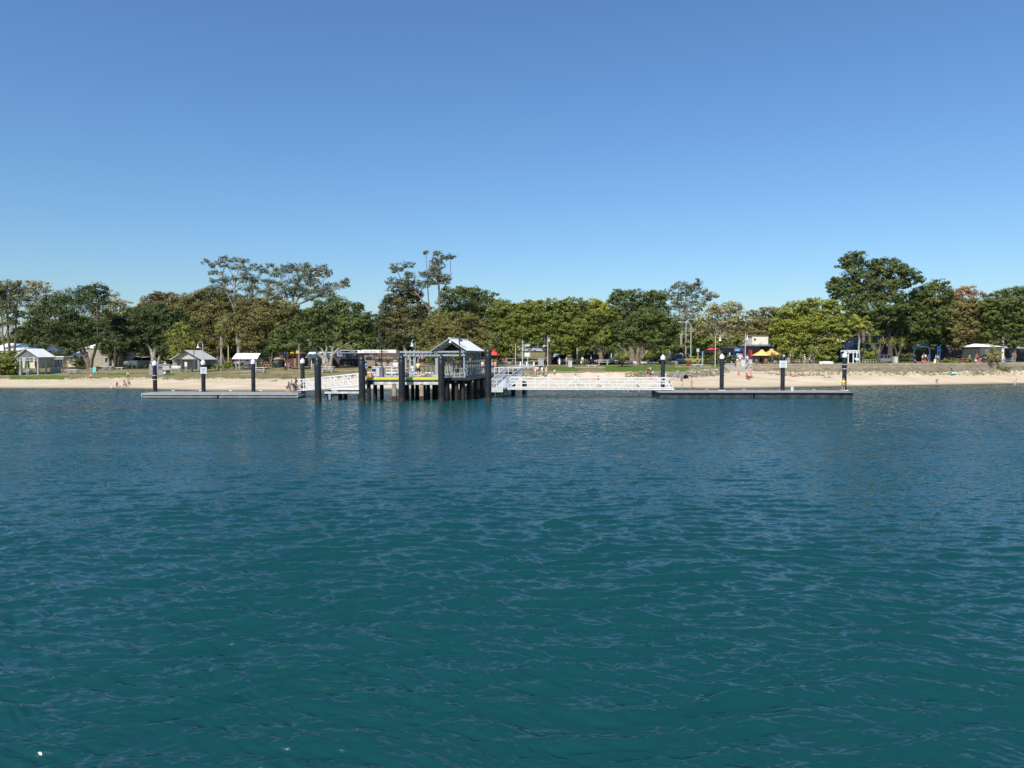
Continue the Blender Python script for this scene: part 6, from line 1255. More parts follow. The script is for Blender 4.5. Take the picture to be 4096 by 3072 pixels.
for px, l in ((2082, 'white bollard furthest left on the roadside'), (2107, 'white bollard in the middle behind the sign pole'), (2136, 'white bollard nearest the grey cabinet')):
    p = Vector((X_(px, 141), 141, gz(px, 141))); b = MB(); b.lathe(p, [(.13, 0), (.13, .75), (.09, .8)], 10); tag(b.build('bollard', WHITE, None, True, base=p), l, 'bollard', 'white bollards along the road')
o = root('sign_board', 'white rectangular sign on a single pole near the jetty root', 'sign', 2110, 1476, 126); part('panel', WHITE, o, (2099, 2120, 1411, 1426, 126, .05)); part('pole', mat('pale_pole', (.5, .54, .55)), o, (2109.6, 2112, 1426, 1477, 126.05, .1))
sb__ = [c for c in o.children if c.name.startswith('panel')][0]; text('lettering', 'i', (X_(2109, 126), 125.98, zat(1418.5, 126)), .3, cm(110, 120, 110), sb__); text('symbol', 'A', (X_(2117, 126), 125.98, zat(1418.5, 126)), .3, cm(90, 110, 100), sb__)
o = root('sign_board', 'small white sign with dark arrow beside the dark parasols', 'sign', 2792, 1440, 144); part('panel', WHITE, o, (2787, 2797, 1395, 1407, 144, .05)); part('pole', ALU, o, (2791, 2792.4, 1407, 1452, 144.05, .07)); a_ = MB(); a_.prism([(-.04, -.2), (.04, -.2), (.04, .05), (.11, .05), (0, .2), (-.11, .05), (-.04, .05)], -.02, 0, 'y', (X_(2792, 144), 143.98, zat(1401, 144))); a_.build('arrow', BLACK, o)
o = root('road_sign', 'round white road sign seen from behind near the road lamps', 'sign', 2677, 1450, 148); part('pole', ALU, o, (2676, 2677.6, 1400, 1456, 148.05, .08)); m = MB(); m.lathe((0, 0, 0), [(.32, 0), (.32, .04)], 16); q = m.build('disc', WHITE, o); q.data.transform(Matrix.Rotation(math.pi / 2, 4, 'X') @ Matrix.Translation((0, 0, 0))) if False else None
q.data.transform(Matrix.Translation(parent_base(o))); q.rotation_euler = (math.pi / 2, 0, 0); q.location = Vector((X_(2677, 148), 148, zat(1411, 148))) - parent_base(o)
o = root('pergola_gate', 'white timber pergola gate on the seawall path', 'pergola', 3405, 1454, 136)
for px, d_ in ((3393, 134.6), (3413, 134.6), (3427, 136.4), (3381, 136.4)): m = MB(); g_ = gz(px, d_); m.box((X_(px, d_), d_, (g_ + zat(1408, 135)) / 2), (.16, .16, zat(1408, 135) - g_ + .1)); m.build('post', WHITE, o)
for y, d_ in ((1404.5, 134.5), (1404.5, 136.5), (1410, 134.5)): m = MB(); m.box((X_(3405, 135), d_, zat(y, 135)), (2.55, .08, .17)); m.build('beam', WHITE, o)
for i in range(4): m = MB(); m.box((X_(3384 + i * 14, 135), 135.5, zat(1402, 135)), (.09, 2.8, .16)); m.build('rafter', WHITE, o)
part('arch_panel', mat('cream_steel', (.62, .6, .52)), o, (3394, 3412, 1405, 1413, 134.42, .05))
o = root('information_sign', 'tilted blue-white information panel beside the pergola gate', 'sign', 3428, 1450, 133.5); m = MB(); c = W(3429, 1437, 133.6); m.slab([(c.x - .42, 133.9, c.z + .22), (c.x + .32, 133.9, c.z + .22), (c.x + .42, 133.5, c.z - .2), (c.x - .28, 133.5, c.z - .2)], .04); m.build('panel', cm(170, 215, 230), o); part('leg', TIMBER, o, (3424, 3426, 1441, 1456, 133.7, .08))
o = root('canoe', 'white and green painted boat lying upside down on the seawall lawn', 'boat', 3305, 1453, 135); c = W(3305, 1452, 135); c.z = gz(3305, 135); m = MB()
for i in range(13):
    pass
hl = 1.3; prof = []
vs = []; fs = []
for i in range(13):
    t = -1 + i / 6; w_ = .42 * max(0.03, 1 - t * t) ** .5; h_ = .5 * (1 - .25 * t * t)
    for k in range(9): a = math.pi * k / 8; vs.append((c.x + t * hl, c.y + w_ * math.cos(a), c.z + h_ * math.sin(a)))
for i in range(12):
    for k in range(8): fs.append((i * 9 + k, i * 9 + k + 1, i * 9 + k + 10, i * 9 + k + 9))
m.add(vs, fs); m.build('hull', mat('painted_hull', (.62, .68, .58), .5, var=.3, scale=2.2), o, True)
o = root('picnic_setting', 'pale blue picnic table at the right end of the seawall', 'picnic table', 4045, 1448, 142); c = Vector((X_(4045, 141), 142, gz(4045, 142)))
for z, y, n_ in ((.74, 0, 'table_top'), (.44, -.6, 'bench_seat'), (.44, .6, 'bench_seat')): m = MB(); m.box((c.x, c.y + y, c.z + z), (1.8, .6 if y == 0 else .25, .05)); m.build(n_, cm(120, 170, 190), o)
for s_ in (-.7, .7): m = MB(); m.beam((c.x + s_, c.y - .7, c.z), (c.x + s_, c.y, c.z + .72), .06, .06); m.beam((c.x + s_, c.y + .7, c.z), (c.x + s_, c.y, c.z + .72), .06, .06); m.build('leg_frame', cm(120, 170, 190), o)
o = root('picnic_setting', 'long brown timber table among the bushes right of the blue frames', 'picnic table', 3845, 1446, 144); c = Vector((X_(3845, 144), 144, gz(3845, 144)))
for z, y, n_ in ((.74, 0, 'table_top'), (.44, -.6, 'bench_seat')): m = MB(); m.box((c.x, c.y + y, c.z + z), (2.6, .7 if y == 0 else .3, .07)); m.build(n_, mat('orange_timber', (.36, .17, .08)), o)
for s_ in (-1., 1.): m = MB(); m.box((c.x + s_, c.y, c.z + .36), (.1, .9, .72)); m.build('leg_frame', TIMBER, o)
BLUEF = mat('blue_frame', (.03, .19, .55), .4)
o = root('swing_set', 'bright blue bent-tube swing frame under the dark tree', 'play frame', 3700, 1440, 146); zz = zat(1387, 146); g_ = gz(3700, 146); m = MB(); m.tube([(X_(3672, 146), 146, zz + .1), (X_(3695, 146), 146, zz + .03), (X_(3712, 146), 146, zz - .15), (X_(3718, 146), 146, zz - .5), (X_(3720, 146), 146, g_)], .07, 8); m.tube([(X_(3672, 146), 146, zz + .1), (X_(3668, 146), 147, zz - .4), (X_(3666, 146), 147.4, g_)], .07, 8); m.build('frame', BLUEF, o, True)
o = root('climbing_ladder', 'blue ladder frame right of the swing frame', 'play frame', 3755, 1440, 147); m = MB()
for px in (3750, 3759): m.beam((X_(px, 147), 147, gz(px, 147)), (X_(px, 147), 147, zat(1386, 147)), .09, .09, up=(0, 1, 0))
for y in (1401, 1420, 1387): m.beam((X_(3750, 147), 147, zat(y, 147)), (X_(3759, 147), 147, zat(y, 147)), .07, .07)
m.beam((X_(3759, 147), 147, zat(1386, 147)), (X_(3768, 147), 147.5, zat(1380, 147)), .07, .07); m.build('frame', BLUEF, o)
o = root('playground_tower', 'timber playground platform with teal roof far left behind the cars', 'play frame', 870, 1440, 172); part('platform', mat('orange_timber', (.36, .17, .08)), o, (866, 890, 1426, 1431, 172, 2), (858, 884, 1410, 1412, 172, .2)); part('teal_roof', mat('teal', (.06, .30, .28), .6), o, (838, 858, 1416, 1430, 172, 1.5))
for x in (864, 884): part('post', TIMBER, o, (x, x + 2.5, 1409, 1455, 171.9, .2))
pole(777, 1389, 1484, 136, 'grey timber pole right of the amenities block door', .09, GREYGREEN)
pole(1197, 1376, 1486, 137, 'tall slim light pole left of the fourth guide pile', .10, GREYWALL)
pole(914, 1382, 1440, 160, 'yellowish timber pole behind the long shelter', .16, mat('yellow_pole', (.50, .45, .22)))
pole(474, 1425, 1480, 150, 'short yellow-green post right of the thin dark tree', .10, mat('yellow_pole', (.50, .45, .22)))
pole(2062, 1376, 1454, 142, 'slim pale post nearest the red parasol under the long fig', .07, mat('pale_green_post', (.52, .55, .42)))
pole(2090, 1360, 1456, 141, 'taller pale pole between the bollards', .09)
pole(2309, 1392, 1440, 146, 'pale timber post between the grey bush and the dark tree stem', .16, mat('pale_timber_post', (.48, .44, .34)))
pole(2810, 1405, 1454, 141, 'pale blue post under the dark parasols', .10, cm(150, 185, 190))
pole(4011, 1345, 1426, 146, 'thick cream pole above the white-roofed pavilion', .22, mat('cream_bright', (.8, .74, .58)))
pole(2422, 1400, 1450, 150, 'slim pale post behind the white picnic table', .06)
o = root('floodlight_cluster', 'pair of white floodlights on the dark jetty lamp mast', 'floodlight', 2181, 1384, 124, onground=False); 
for dx in (-7, 0, 6): m = MB(); m.lathe(W(2184 + dx, 1384, 124), [(.16, -.1), (.2, 0), (.12, .14)], 10); m.build('floodlight', WHITE, o)
m = MB(); m.beam(W(2175, 1384, 124.1), W(2193, 1384, 124.1), .06, .06); m.build('cross_arm', WHITE, o)
def rail_fence(label, px0, px1, py, h, d, n, m_=ALU, rails=(.5, 1.)):
    o = root('rail_fence', label, 'fence', (px0 + px1) / 2, py, d); m = MB(); zs = [gz(px0 + (px1 - px0) * i / n, d) for i in range(n + 1)]; xs = [X_(px0 + (px1 - px0) * i / n, d) for i in range(n + 1)]
    for i in range(n + 1): m.beam((xs[i], d, zs[i] - .1), (xs[i], d, zs[i] + h), .08, .08, up=(0, 1, 0))
    for r_ in rails:
        for i in range(n): m.beam((xs[i], d, zs[i] + h * r_ - .03), (xs[i + 1], d, zs[i + 1] + h * r_ - .03), .05, .07)
    m.build('rails_and_posts', m_, o)
rail_fence('pale handrail beside the path at the jetty root', 2060, 2132, 1470, .9, 131, 4)
rail_fence('pale rope fence behind the notice sign pandanus', 3148, 3250, 1452, .8, 136.5, 6, mat('pale_timber_post', (.48, .44, .34)))
rail_fence('low timber fence left of the grey ute', 3450, 3516, 1444, .7, 138, 6, mat('pale_timber_post', (.48, .44, .34)))
rail_fence('white rail fence on the far grassy slope', 2050, 2190, 1400, .5, 196, 8, WHITE, (1.,))
o = root('tent', 'grey-green dome tent behind the red wagon', 'tent', 2224, 1430, 158); c = Vector((X_(2224, 158), 158, gz(2224, 158))); m = MB(); m.ball(c, 1.45, 10, 8, 1.35); m.build('canopy', mat('tent_grey', (.30, .34, .31), .8), o); m = MB(); m.ball((c.x, c.y - .3, c.z + .6), 1.0, 10, 6, 1.2); m.build('teal_panel', mat('tent_teal', (.10, .30, .24), .8), o)

# ---- cars
def car(label, px, py, d, col, rz=0., kind='wagon', sc=1., name='parked_car', cat='car'):
    p = Vector((X_(px, d), d, gz(px, d))); o = thing(name, label, cat, p, 'cars parked behind the park'); o.rotation_euler = (0, 0, rz); o.scale = (sc,) * 3
    pm = mat('paint_%s' % '_'.join(str(int(x * 999)) for x in col), col, .25, .2, var=.04, spec=.6)
    def B(nm, mb, m_, par=None, sm=False): q = mb.build(nm, m_, None, sm); q.parent = par or o; return q
    Lh = 2.25; Wd = .88; H = {'wagon': 1.5, 'suv': 1.75, 'hatch': 1.45, 'ute': 1.7}[kind]
    low = [(-Lh, .35), (-Lh + .05, .72), (-Lh + .25, .88), (-1.1, .98), (2.05, 1.0), (Lh, .9), (Lh, .38), (1.9, .28), (-1.9, .28)]
    b = MB(); b.prism(low, -Wd, Wd); body = B('body', b, pm)
    tops = {'wagon': (-1.0, -.35, 1.7, 2.1), 'suv': (-1.05, -.5, 1.85, 2.15), 'hatch': (-1.0, -.2, 1.3, 2.0), 'ute': (-1.0, -.5, .55, .8)}[kind]
    a0, a1, a2, a3 = tops
    def cab(w0, w1, z1, shr=0.):
        vs = [(a0 + shr, s_ * w0, .96) for s_ in (-1, 1)] + [(a3 - shr, s_ * w0, .96) for s_ in (-1, 1)] + [(a1, s_ * w1, z1) for s_ in (-1, 1)] + [(a2, s_ * w1, z1) for s_ in (-1, 1)]
        b = MB(); b.add(vs, [(0, 2, 6, 4), (1, 5, 7, 3), (0, 4, 5, 1), (2, 3, 7, 6), (4, 6, 7, 5), (0, 1, 3, 2)]); return b
    B('windows', cab(Wd - .03, .66, H - .05), GLASS)
    b = MB(); b.box(((a1 + a2) / 2, 0, H - .02), (a2 - a1 + .08, 1.38, .07), bev=.02)
    for s_ in (-1, 1):
        for x0, x1 in ((a0, a1), (a3, a2)): b.beam((x0, s_ * (Wd - .02), .97), (x1, s_ * .67, H - .02), .07, .07)
        xm_ = (a1 + a2) / 2; b.beam((xm_, s_ * (Wd - .02), .97), (xm_, s_ * .67, H - .02), .07, .07)
    B('roof_pillars', b, pm)
    for x in (-1.4, 1.4):
        for s_ in (-1, 1):
            b = MB(); b.lathe((0, 0, 0), [(.2, -.1), (.33, -.1), (.34, 0), (.33, .1), (.2, .1)], 16); w_ = B('wheel', b, BLACK); w_.rotation_euler = (math.pi / 2, 0, 0); w_.location = (x, s_ * (Wd - .06), .33)
            b = MB(); b.lathe((0, 0, 0), [(.19, -.11), (.19, .11)], 12); B('rim', b, CHROME, w_)
    for s_ in (-1, 1): b = MB(); b.box((-Lh + .10, s_ * .66, .72), (.18, .34, .15), bev=.03); B('headlight', b, WHITE); b = MB(); b.box((Lh - .02, s_ * .7, .78), (.08, .22, .2), bev=.02); B('tail_light', b, REDP)
    b = MB(); b.box((-Lh - .01, 0, .55), (.05, 1.1, .2)); B('grille', b, BLACK); b = MB(); b.box((Lh + .01, 0, .62), (.03, .5, .13)); B('number_plate', b, WHITE)
    if kind == 'ute': b = MB(); b.box((1.5, 0, 1.08), (1.4, 1.7, .18)); B('tray', b, pm)
    return o
HP = math.pi / 2
car('silver wagon facing the camera left of the yellow car', 2722, 1452, 148, (.42, .44, .47), .95, 'suv', 1.12)
car('yellow car with open dark boot beside the shirtless man', 2772, 1452, 149, (.55, .55, .06), .4, 'hatch')
car('dark maroon-black wagon seen from behind near the white picnic table', 2359, 1454, 147, (.035, .03, .04), -1.2, 'suv', 1.1)
car('blue hatchback between the fig trunk and the green four wheel drive', 2424, 1454, 148, (.02, .05, .16), -1.4, 'hatch')
car('dark green four wheel drive left of the pandanus clump', 2446, 1454, 145, (.04, .09, .11), -1.35, 'suv', 1.25)
car('red hatchback behind the grey-green tent tree', 2216, 1455, 149, (.13, .008, .014), .6, 'hatch')
car('silver four wheel drive facing the camera between the couple', 2251, 1450, 150, (.36, .38, .42), 1.45, 'suv', 1.1)
car('red and white car behind the fig trunk', 2392, 1448, 153, (.35, .02, .03), -1.3, 'hatch')
car('dark blue car behind the hedge left of the paperbark tree', 858, 1460, 156, (.03, .07, .13), .2, 'wagon')
car('red car behind the green bushes left of the long shelter', 905, 1460, 164, (.35, .03, .02), 0, 'wagon')
car('bright red car seen beside the shelter posts', 938, 1460, 162, (.50, .05, .02), .2, 'hatch')
car('white car under the long shelter roof', 982, 1460, 162, (.62, .62, .62), .9, 'hatch')
car('lime-yellow van behind the seated group', 1068, 1455, 160, (.55, .58, .05), 0, 'suv')
car('grey ute parked on the right seawall lawn', 3542, 1448, 143, (.24, .25, .27), 0, 'ute', .9)
car('dark car under the leaning tree right of the blue ladder', 3848, 1448, 152, (.02, .03, .045), 0, 'wagon')
car('dark car behind the feathery grey bush', 3952, 1448, 141.2, (.03, .05, .07), .2, 'wagon')
car('pale car at the top of the far slope, left one', 2122, 1400, 197, (.65, .65, .65), 0, 'wagon'); car('pale car at the top of the far slope, right one', 2160, 1402, 196, (.55, .55, .58), 0, 'wagon')
car('white van high behind the long fig', 2138, 1394, 206, (.72, .72, .72), 0, 'suv', 1.2)
car('black car left of the silver wagon', 2690, 1440, 158, (.03, .035, .05), .3, 'wagon')
car('grey motor home far left behind the screen board', 560, 1460, 160, (.40, .39, .35), 0, 'suv', 1.35, 'camper_van', 'van')
o = root('cool_box', 'white bucket-like drum on the right pontoon', 'bucket', 3176, 1560, 88.5, onground=False); p = Vector((X_(3176, 88), 88.4, .72)); bpy.data.objects.remove(o); b = MB(); b.lathe(p, [(.17, 0), (.18, .02), (.185, .48), (.195, .5), (.195, .53), (.15, .535)], 16); tag(b.build('bucket', WHITE, None, True, base=p), 'white bucket standing on the right pontoon between the piles', 'bucket')
o = root('folding_sign', 'cream A-frame sign board on the seawall', 'sign', 3735, 1451, 137); g_ = gz(3735, 137); m = MB(); xx = X_(3732, 137); m.slab([(xx + .25, 137, g_ + .78), (xx + .6, 137, g_ + .78), (xx + .3, 136.6, g_), (xx - .1, 136.6, g_)], .04); m.build('front_board', mat('cream_board', (.70, .58, .38)), o); m = MB(); m.slab([(xx + .5, 137, g_ + .78), (xx + .6, 137.1, g_ + .78), (xx + .85, 137.3, g_), (xx + .7, 137.2, g_)], .04); m.build('rear_board', cm(190, 120, 100), o)
for px, py, c, l in ((1480, 1503, (235, 140, 90), 'orange bag beside the person in blue on the jetty'), (2752, 1456, (150, 30, 40), 'dark red folded chair before the yellow car'), (2325, 1452, (240, 240, 240), 'white bag carried beside the man by the dark wagon'), (2926, 1444, (235, 235, 235), 'small white box before the blue shop planting')):
    if px == 1480: p = Vector((X_(px, 83), 83.0, JZ)); sz = (.5, .35, .42)
    elif px == 2752: p = G(px, 1462); sz = (.5, .4, .85)
    elif px == 2325: p = Vector((X_(px, 141), 141, gz(px, 141) + .35)); sz = (.28, .2, .4)
    else: p = Vector((X_(px, 141), 141, gz(px, 141) + .3)); sz = (.35, .3, .4)
    o = thing('bag' if px != 2752 else 'folded_chair', l, 'bag' if px != 2752 else 'chair', p); b = MB(); b.box(p + Vector((0, 0, sz[2] / 2)), sz, bev=.08); b.build('body', cm(*c), o); b = MB(); b.tube([p + Vector((-sz[0] * .2, 0, sz[2])), p + Vector((-.08, 0, sz[2] + .12)), p + Vector((.08, 0, sz[2] + .12)), p + Vector((sz[0] * .2, 0, sz[2]))], .015, 5); b.build('handle', BLACK, o)
# ---------------------------------------------------------------- people: one skinned body per pose, clothing and hair as children
POSES = {}
def base_pose():
    J = dict(pel=(0, 0, .95), spi=(0, 0, 1.12), che=(0, 0, 1.32), nek=(0, -.005, 1.47), h1=(0, -.02, 1.54), h2=(0, -.025, 1.62), h3=(0, -.015, 1.69))
    for n, s in (('R', -1), ('L', 1)):
        J['sh' + n] = (s * .17, 0, 1.39); J['el' + n] = (s * .235, .03, 1.12); J['wr' + n] = (s * .25, -.05, .88)
        J['hi' + n] = (s * .09, 0, .90); J['kn' + n] = (s * .10, -.02, .49); J['an' + n] = (s * .105, .02, .08); J['to' + n] = (s * .12, -.15, .03)
    return J
RAD = dict(pel=.125, spi=.115, che=.135, nek=.052, h1=.072, h2=.092, h3=.062, sh=.058, el=.040, wr=.027, hi=.085, kn=.055, an=.036, to=.032)
EDG = [('pel', 'spi'), ('spi', 'che'), ('che', 'nek'), ('nek', 'h1'), ('h1', 'h2'), ('h2', 'h3')] + [e for n in 'RL' for e in (('che', 'sh' + n), ('sh' + n, 'el' + n), ('el' + n, 'wr' + n), ('pel', 'hi' + n), ('hi' + n, 'kn' + n), ('kn' + n, 'an' + n), ('an' + n, 'to' + n))]
def skin(name, V, E, R, rootk):
    ks = list(V); ix = {k: i for i, k in enumerate(ks)}; me = bpy.data.meshes.new(name); me.from_pydata([V[k] for k in ks], [(ix[a], ix[b]) for a, b in E], [])
    ob = bpy.data.objects.new(name, me); COL.objects.link(ob); md = ob.modifiers.new('s', 'SKIN'); md.use_smooth_shade = True
    sv = me.skin_vertices[0].data
    for k in ks: r = R[k]; sv[ix[k]].radius = (r, r) if not hasattr(r, '__len__') else r; sv[ix[k]].use_root = (k == rootk)
    sd = ob.modifiers.new('d', 'SUBSURF'); sd.levels = 1; sd.render_levels = 1
    dg = bpy.context.evaluated_depsgraph_get(); dg.update(); m2 = bpy.data.meshes.new_from_object(ob.evaluated_get(dg)); bpy.data.objects.remove(ob); m2.name = name
    m2.polygons.foreach_set('use_smooth', [True] * len(m2.polygons)); return m2
def rk(k): return RAD.get(k) or RAD[k[:-1]]
def make_pose(name, **kw):
    J = base_pose(); J.update(kw); V = dict(J); R = {k: rk(k) for k in J}; E = list(EDG)
    for n, s in (('R', -1), ('L', 1)):
        w_ = Vector(J['wr' + n]); e_ = Vector(J['el' + n]); t = (w_ - e_).normalized(); sd = t.cross(Vector((0, 1, 0.2))); sd = sd.normalized() if sd.length > .1 else Vector((1, 0, 0)); fw = t.cross(sd).normalized() * s
        p = w_ + t * .07; V['pa' + n] = tuple(p); R['pa' + n] = .030; E.append(('wr' + n, 'pa' + n))
        for i, (o_, ln) in enumerate(((-.026, .062), (-.009, .074), (.009, .070), (.026, .052))):
            a = p + sd * o_ + t * .035; b = a + t * ln * .6 + fw * .012; c = b + t * ln * .4 + fw * .025
            for q, z, r_ in (('a', a, .010), ('b', b, .009), ('c', c, .007)): V['f%d%s%s' % (i, q, n)] = tuple(z); R['f%d%s%s' % (i, q, n)] = r_
            E += [('pa' + n, 'f%da%s' % (i, n)), ('f%da%s' % (i, n), 'f%db%s' % (i, n)), ('f%db%s' % (i, n), 'f%dc%s' % (i, n))]
        a = w_ + t * .035 - sd * .035 + fw * .012; b = a + t * .035 - sd * .02 + fw * .02; V['ta' + n] = tuple(a); V['tb' + n] = tuple(b); R['ta' + n] = .012; R['tb' + n] = .009; E += [('wr' + n, 'ta' + n), ('ta' + n, 'tb' + n)]
    body = skin('body_' + name, V, E, R, 'pel')
    # face: nose, brow, ears joined to the head
    bm = bmesh.new(); bm.from_mesh(body); h = Vector(J['h2']); up = (Vector(J['h3']) - Vector(J['h1'])).normalized(); f = Vector((0, -1, 0)); f = (f - up * f.dot(up)).normalized(); sdv = up.cross(f)
    for c, r_ in ((h + f * .092 - up * .012, .017), (h + sdv * .088, .020), (h - sdv * .088, .020), (h + f * .082 - up * .05, .016)):
        bmesh.ops.create_icosphere(bm, subdivisions=1, radius=r_, matrix=Matrix.Translation(c))
    bm.to_mesh(body); bm.free()
    def lerp(a, b, t): return tuple(Vector(a).lerp(Vector(b), t))
    P = {'body': body, 'J': J}
    sv = {k: J[k] for k in ('pel', 'spi', 'che')}; sr = {'pel': .140, 'spi': .132, 'che': .152}; se = [('pel', 'spi'), ('spi', 'che')]
    for n in 'RL':
        sv['sh' + n] = J['sh' + n]; sr['sh' + n] = .074; sv['m' + n] = lerp(J['sh' + n], J['el' + n], .6); sr['m' + n] = .060; se += [('che', 'sh' + n), ('sh' + n, 'm' + n)]
    sv['nk'] = lerp(J['che'], J['nek'], .55); sr['nk'] = .075; se.append(('che', 'nk')); P['shirt'] = skin('shirt_' + name, sv, se, sr, 'pel')
    for nm, t in (('shorts', .8), ('trousers', 1.9), ('trunks', .22)):
        sv = {'pel': J['pel']}; sr = {'pel': .140 if nm != 'trunks' else .134}; se = []
        for n in 'RL':
            sv['hi' + n] = J['hi' + n]; sr['hi' + n] = .100; se.append(('pel', 'hi' + n))
            if t <= 1: sv['e' + n] = lerp(J['hi' + n], J['kn' + n], t); sr['e' + n] = .088 if nm == 'shorts' else .095; se.append(('hi' + n, 'e' + n))
            else: sv['kn' + n] = J['kn' + n]; sr['kn' + n] = .070; sv['e' + n] = lerp(J['kn' + n], J['an' + n], .92); sr['e' + n] = .058; se += [('hi' + n, 'kn' + n), ('kn' + n, 'e' + n)]
        P[nm] = skin(nm + '_' + name, sv, se, sr, 'pel')
    mk = lerp(J['knR'], J['knL'], .5); ma = lerp(J['anR'], J['anL'], .5)
    sv = {'che': J['che'], 'spi': J['spi'], 'pel': J['pel'], 'k': mk, 'a': lerp(mk, ma, .75)}; P['dress'] = skin('dress_' + name, sv, [('che', 'spi'), ('spi', 'pel'), ('pel', 'k'), ('k', 'a')], {'che': .15, 'spi': .14, 'pel': .165, 'k': .21, 'a': .25}, 'pel')
    b = MB(); c = h + up * .035 - f * .018; b.ball((0, 0, 0), .104, 12, 8, .95); q = Vector((0, 0, 1)).rotation_difference(up).to_matrix(); b.v = [tuple(q @ Vector(v) + c) for v in b.v if True]
    me = bpy.data.meshes.new('hair_' + name); me.from_pydata(b.v, [], b.f); me.polygons.foreach_set('use_smooth', [True] * len(me.polygons)); P['hair'] = me
    b = MB(); b.lathe((0, 0, 0), [(.105, 0), (.195, .005), (.195, .018), (.108, .03), (.10, .09), (.05, .115)], 14); c = h + up * .04; b.v = [tuple(q @ Vector(v) + c) for v in b.v]
    me = bpy.data.meshes.new('hat_' + name); me.from_pydata(b.v, [], b.f); P['hat'] = me
    b = MB(); b.ball((0, 0, 0), .108, 12, 8, .85); b.box((0, -.13, -.0), (.13, .12, .02)); c = h + up * .045; b.v = [tuple(q @ Vector(v) + c) for v in b.v]
    me = bpy.data.meshes.new('cap_' + name); me.from_pydata(b.v, [], b.f); P['cap'] = me
    POSES[name] = P
make_pose('stand')
make_pose('walk', knL=(.09, -.17, .52), anL=(.10, -.22, .09), toL=(.10, -.38, .05), knR=(-.09, .05, .49), anR=(-.09, .34, .16), toR=(-.09, .24, .03), elL=(.22, .14, 1.15), wrL=(.20, .10, .90), elR=(-.22, -.10, 1.14), wrR=(-.20, -.28, .98))
make_pose('reach', elL=(.30, -.14, 1.48), wrL=(.20, -.22, 1.70), elR=(-.30, -.10, 1.30), wrR=(-.22, -.26, 1.48))
make_pose('armsout', elL=(.42, 0, 1.34), wrL=(.64, -.04, 1.30), elR=(-.42, 0, 1.30), wrR=(-.62, -.06, 1.18))
make_pose('bend', pel=(0, .10, .93), spi=(0, .03, 1.10), che=(0, -.10, 1.27), nek=(0, -.19, 1.39), h1=(0, -.24, 1.44), h2=(0, -.29, 1.50), h3=(0, -.32, 1.57), shL=(.17, -.12, 1.30), shR=(-.17, -.12, 1.30), elL=(.2, -.26, .98), wrL=(.16, -.42, .86), elR=(-.2, -.26, .98), wrR=(-.16, -.42, .84), hiL=(.09, .12, .88), hiR=(-.09, .12, .88))
sit_ = dict(pel=(0, 0, .52), spi=(0, .02, .70), che=(0, .0, .90), nek=(0, -.01, 1.05), h1=(0, -.03, 1.12), h2=(0, -.04, 1.20), h3=(0, -.03, 1.27), shL=(.17, 0, .96), shR=(-.17, 0, .96), elL=(.23, -.08, .72), wrL=(.15, -.30, .64), elR=(-.23, -.08, .72), wrR=(-.15, -.30, .64), hiL=(.09, -.03, .50), hiR=(-.09, -.03, .50), knL=(.12, -.42, .52), knR=(-.12, -.42, .52), anL=(.12, -.42, .10), anR=(-.12, -.42, .10), toL=(.12, -.58, .05), toR=(-.12, -.58, .05))
make_pose('sit', **sit_)
gs = {k: (v[0], v[1], v[2] - .40) for k, v in sit_.items()}; gs.update(knL=(.16, -.38, .42), knR=(-.16, -.38, .42), anL=(.14, -.58, .08), anR=(-.14, -.58, .08), toL=(.15, -.72, .04), toR=(-.15, -.72, .04), wrL=(.14, -.36, .36), wrR=(-.14, -.36, .36), elL=(.24, -.14, .40), elR=(-.24, -.14, .40))
make_pose('ground', **gs)
make_pose('crouch', pel=(0, .16, .34), spi=(0, .10, .50), che=(0, -.04, .66), nek=(0, -.14, .76), h1=(0, -.19, .80), h2=(0, -.24, .85), h3=(0, -.27, .91), shL=(.16, -.05, .69), shR=(-.16, -.05, .69), elL=(.2, -.22, .48), wrL=(.16, -.38, .28), elR=(-.2, -.22, .48), wrR=(-.16, -.38, .24), hiL=(.09, .12, .33), hiR=(-.09, .12, .33), knL=(.15, -.26, .42), knR=(-.15, -.26, .42), anL=(.12, .04, .08), anR=(-.12, .04, .08), toL=(.13, -.12, .03), toR=(-.13, -.12, .03))
make_pose('lie', pel=(0, 0, .13), spi=(-.17, 0, .13), che=(-.37, 0, .15), nek=(-.52, 0, .18), h1=(-.58, 0, .20), h2=(-.66, 0, .23), h3=(-.73, 0, .25), shL=(-.43, .17, .13), shR=(-.43, -.17, .13), elL=(-.60, .26, .07), wrL=(-.78, .14, .07), elR=(-.60, -.26, .07), wrR=(-.78, -.14, .07), hiL=(.06, .09, .12), hiR=(.06, -.09, .12), knL=(.44, .10, .30), knR=(.46, -.12, .10), anL=(.66, .10, .08), anR=(.86, -.12, .08), toL=(.80, .10, .06), toR=(1.0, -.12, .07))
for P_ in POSES.values():
    for k, me in P_.items():
        if k != 'J' and not me.materials: me.materials.append(None)
SKN = [mat('skin_%d' % i, c, .55, var=.08, scale=5) for i, c in enumerate(((.62, .36, .25), (.50, .27, .17), (.72, .44, .32), (.30, .15, .09)))]
HAIRC = [mat('hair_%d' % i, c, .6) for i, c in enumerate(((.02, .013, .01), (.09, .045, .02), (.32, .22, .10), (.30, .29, .28)))]
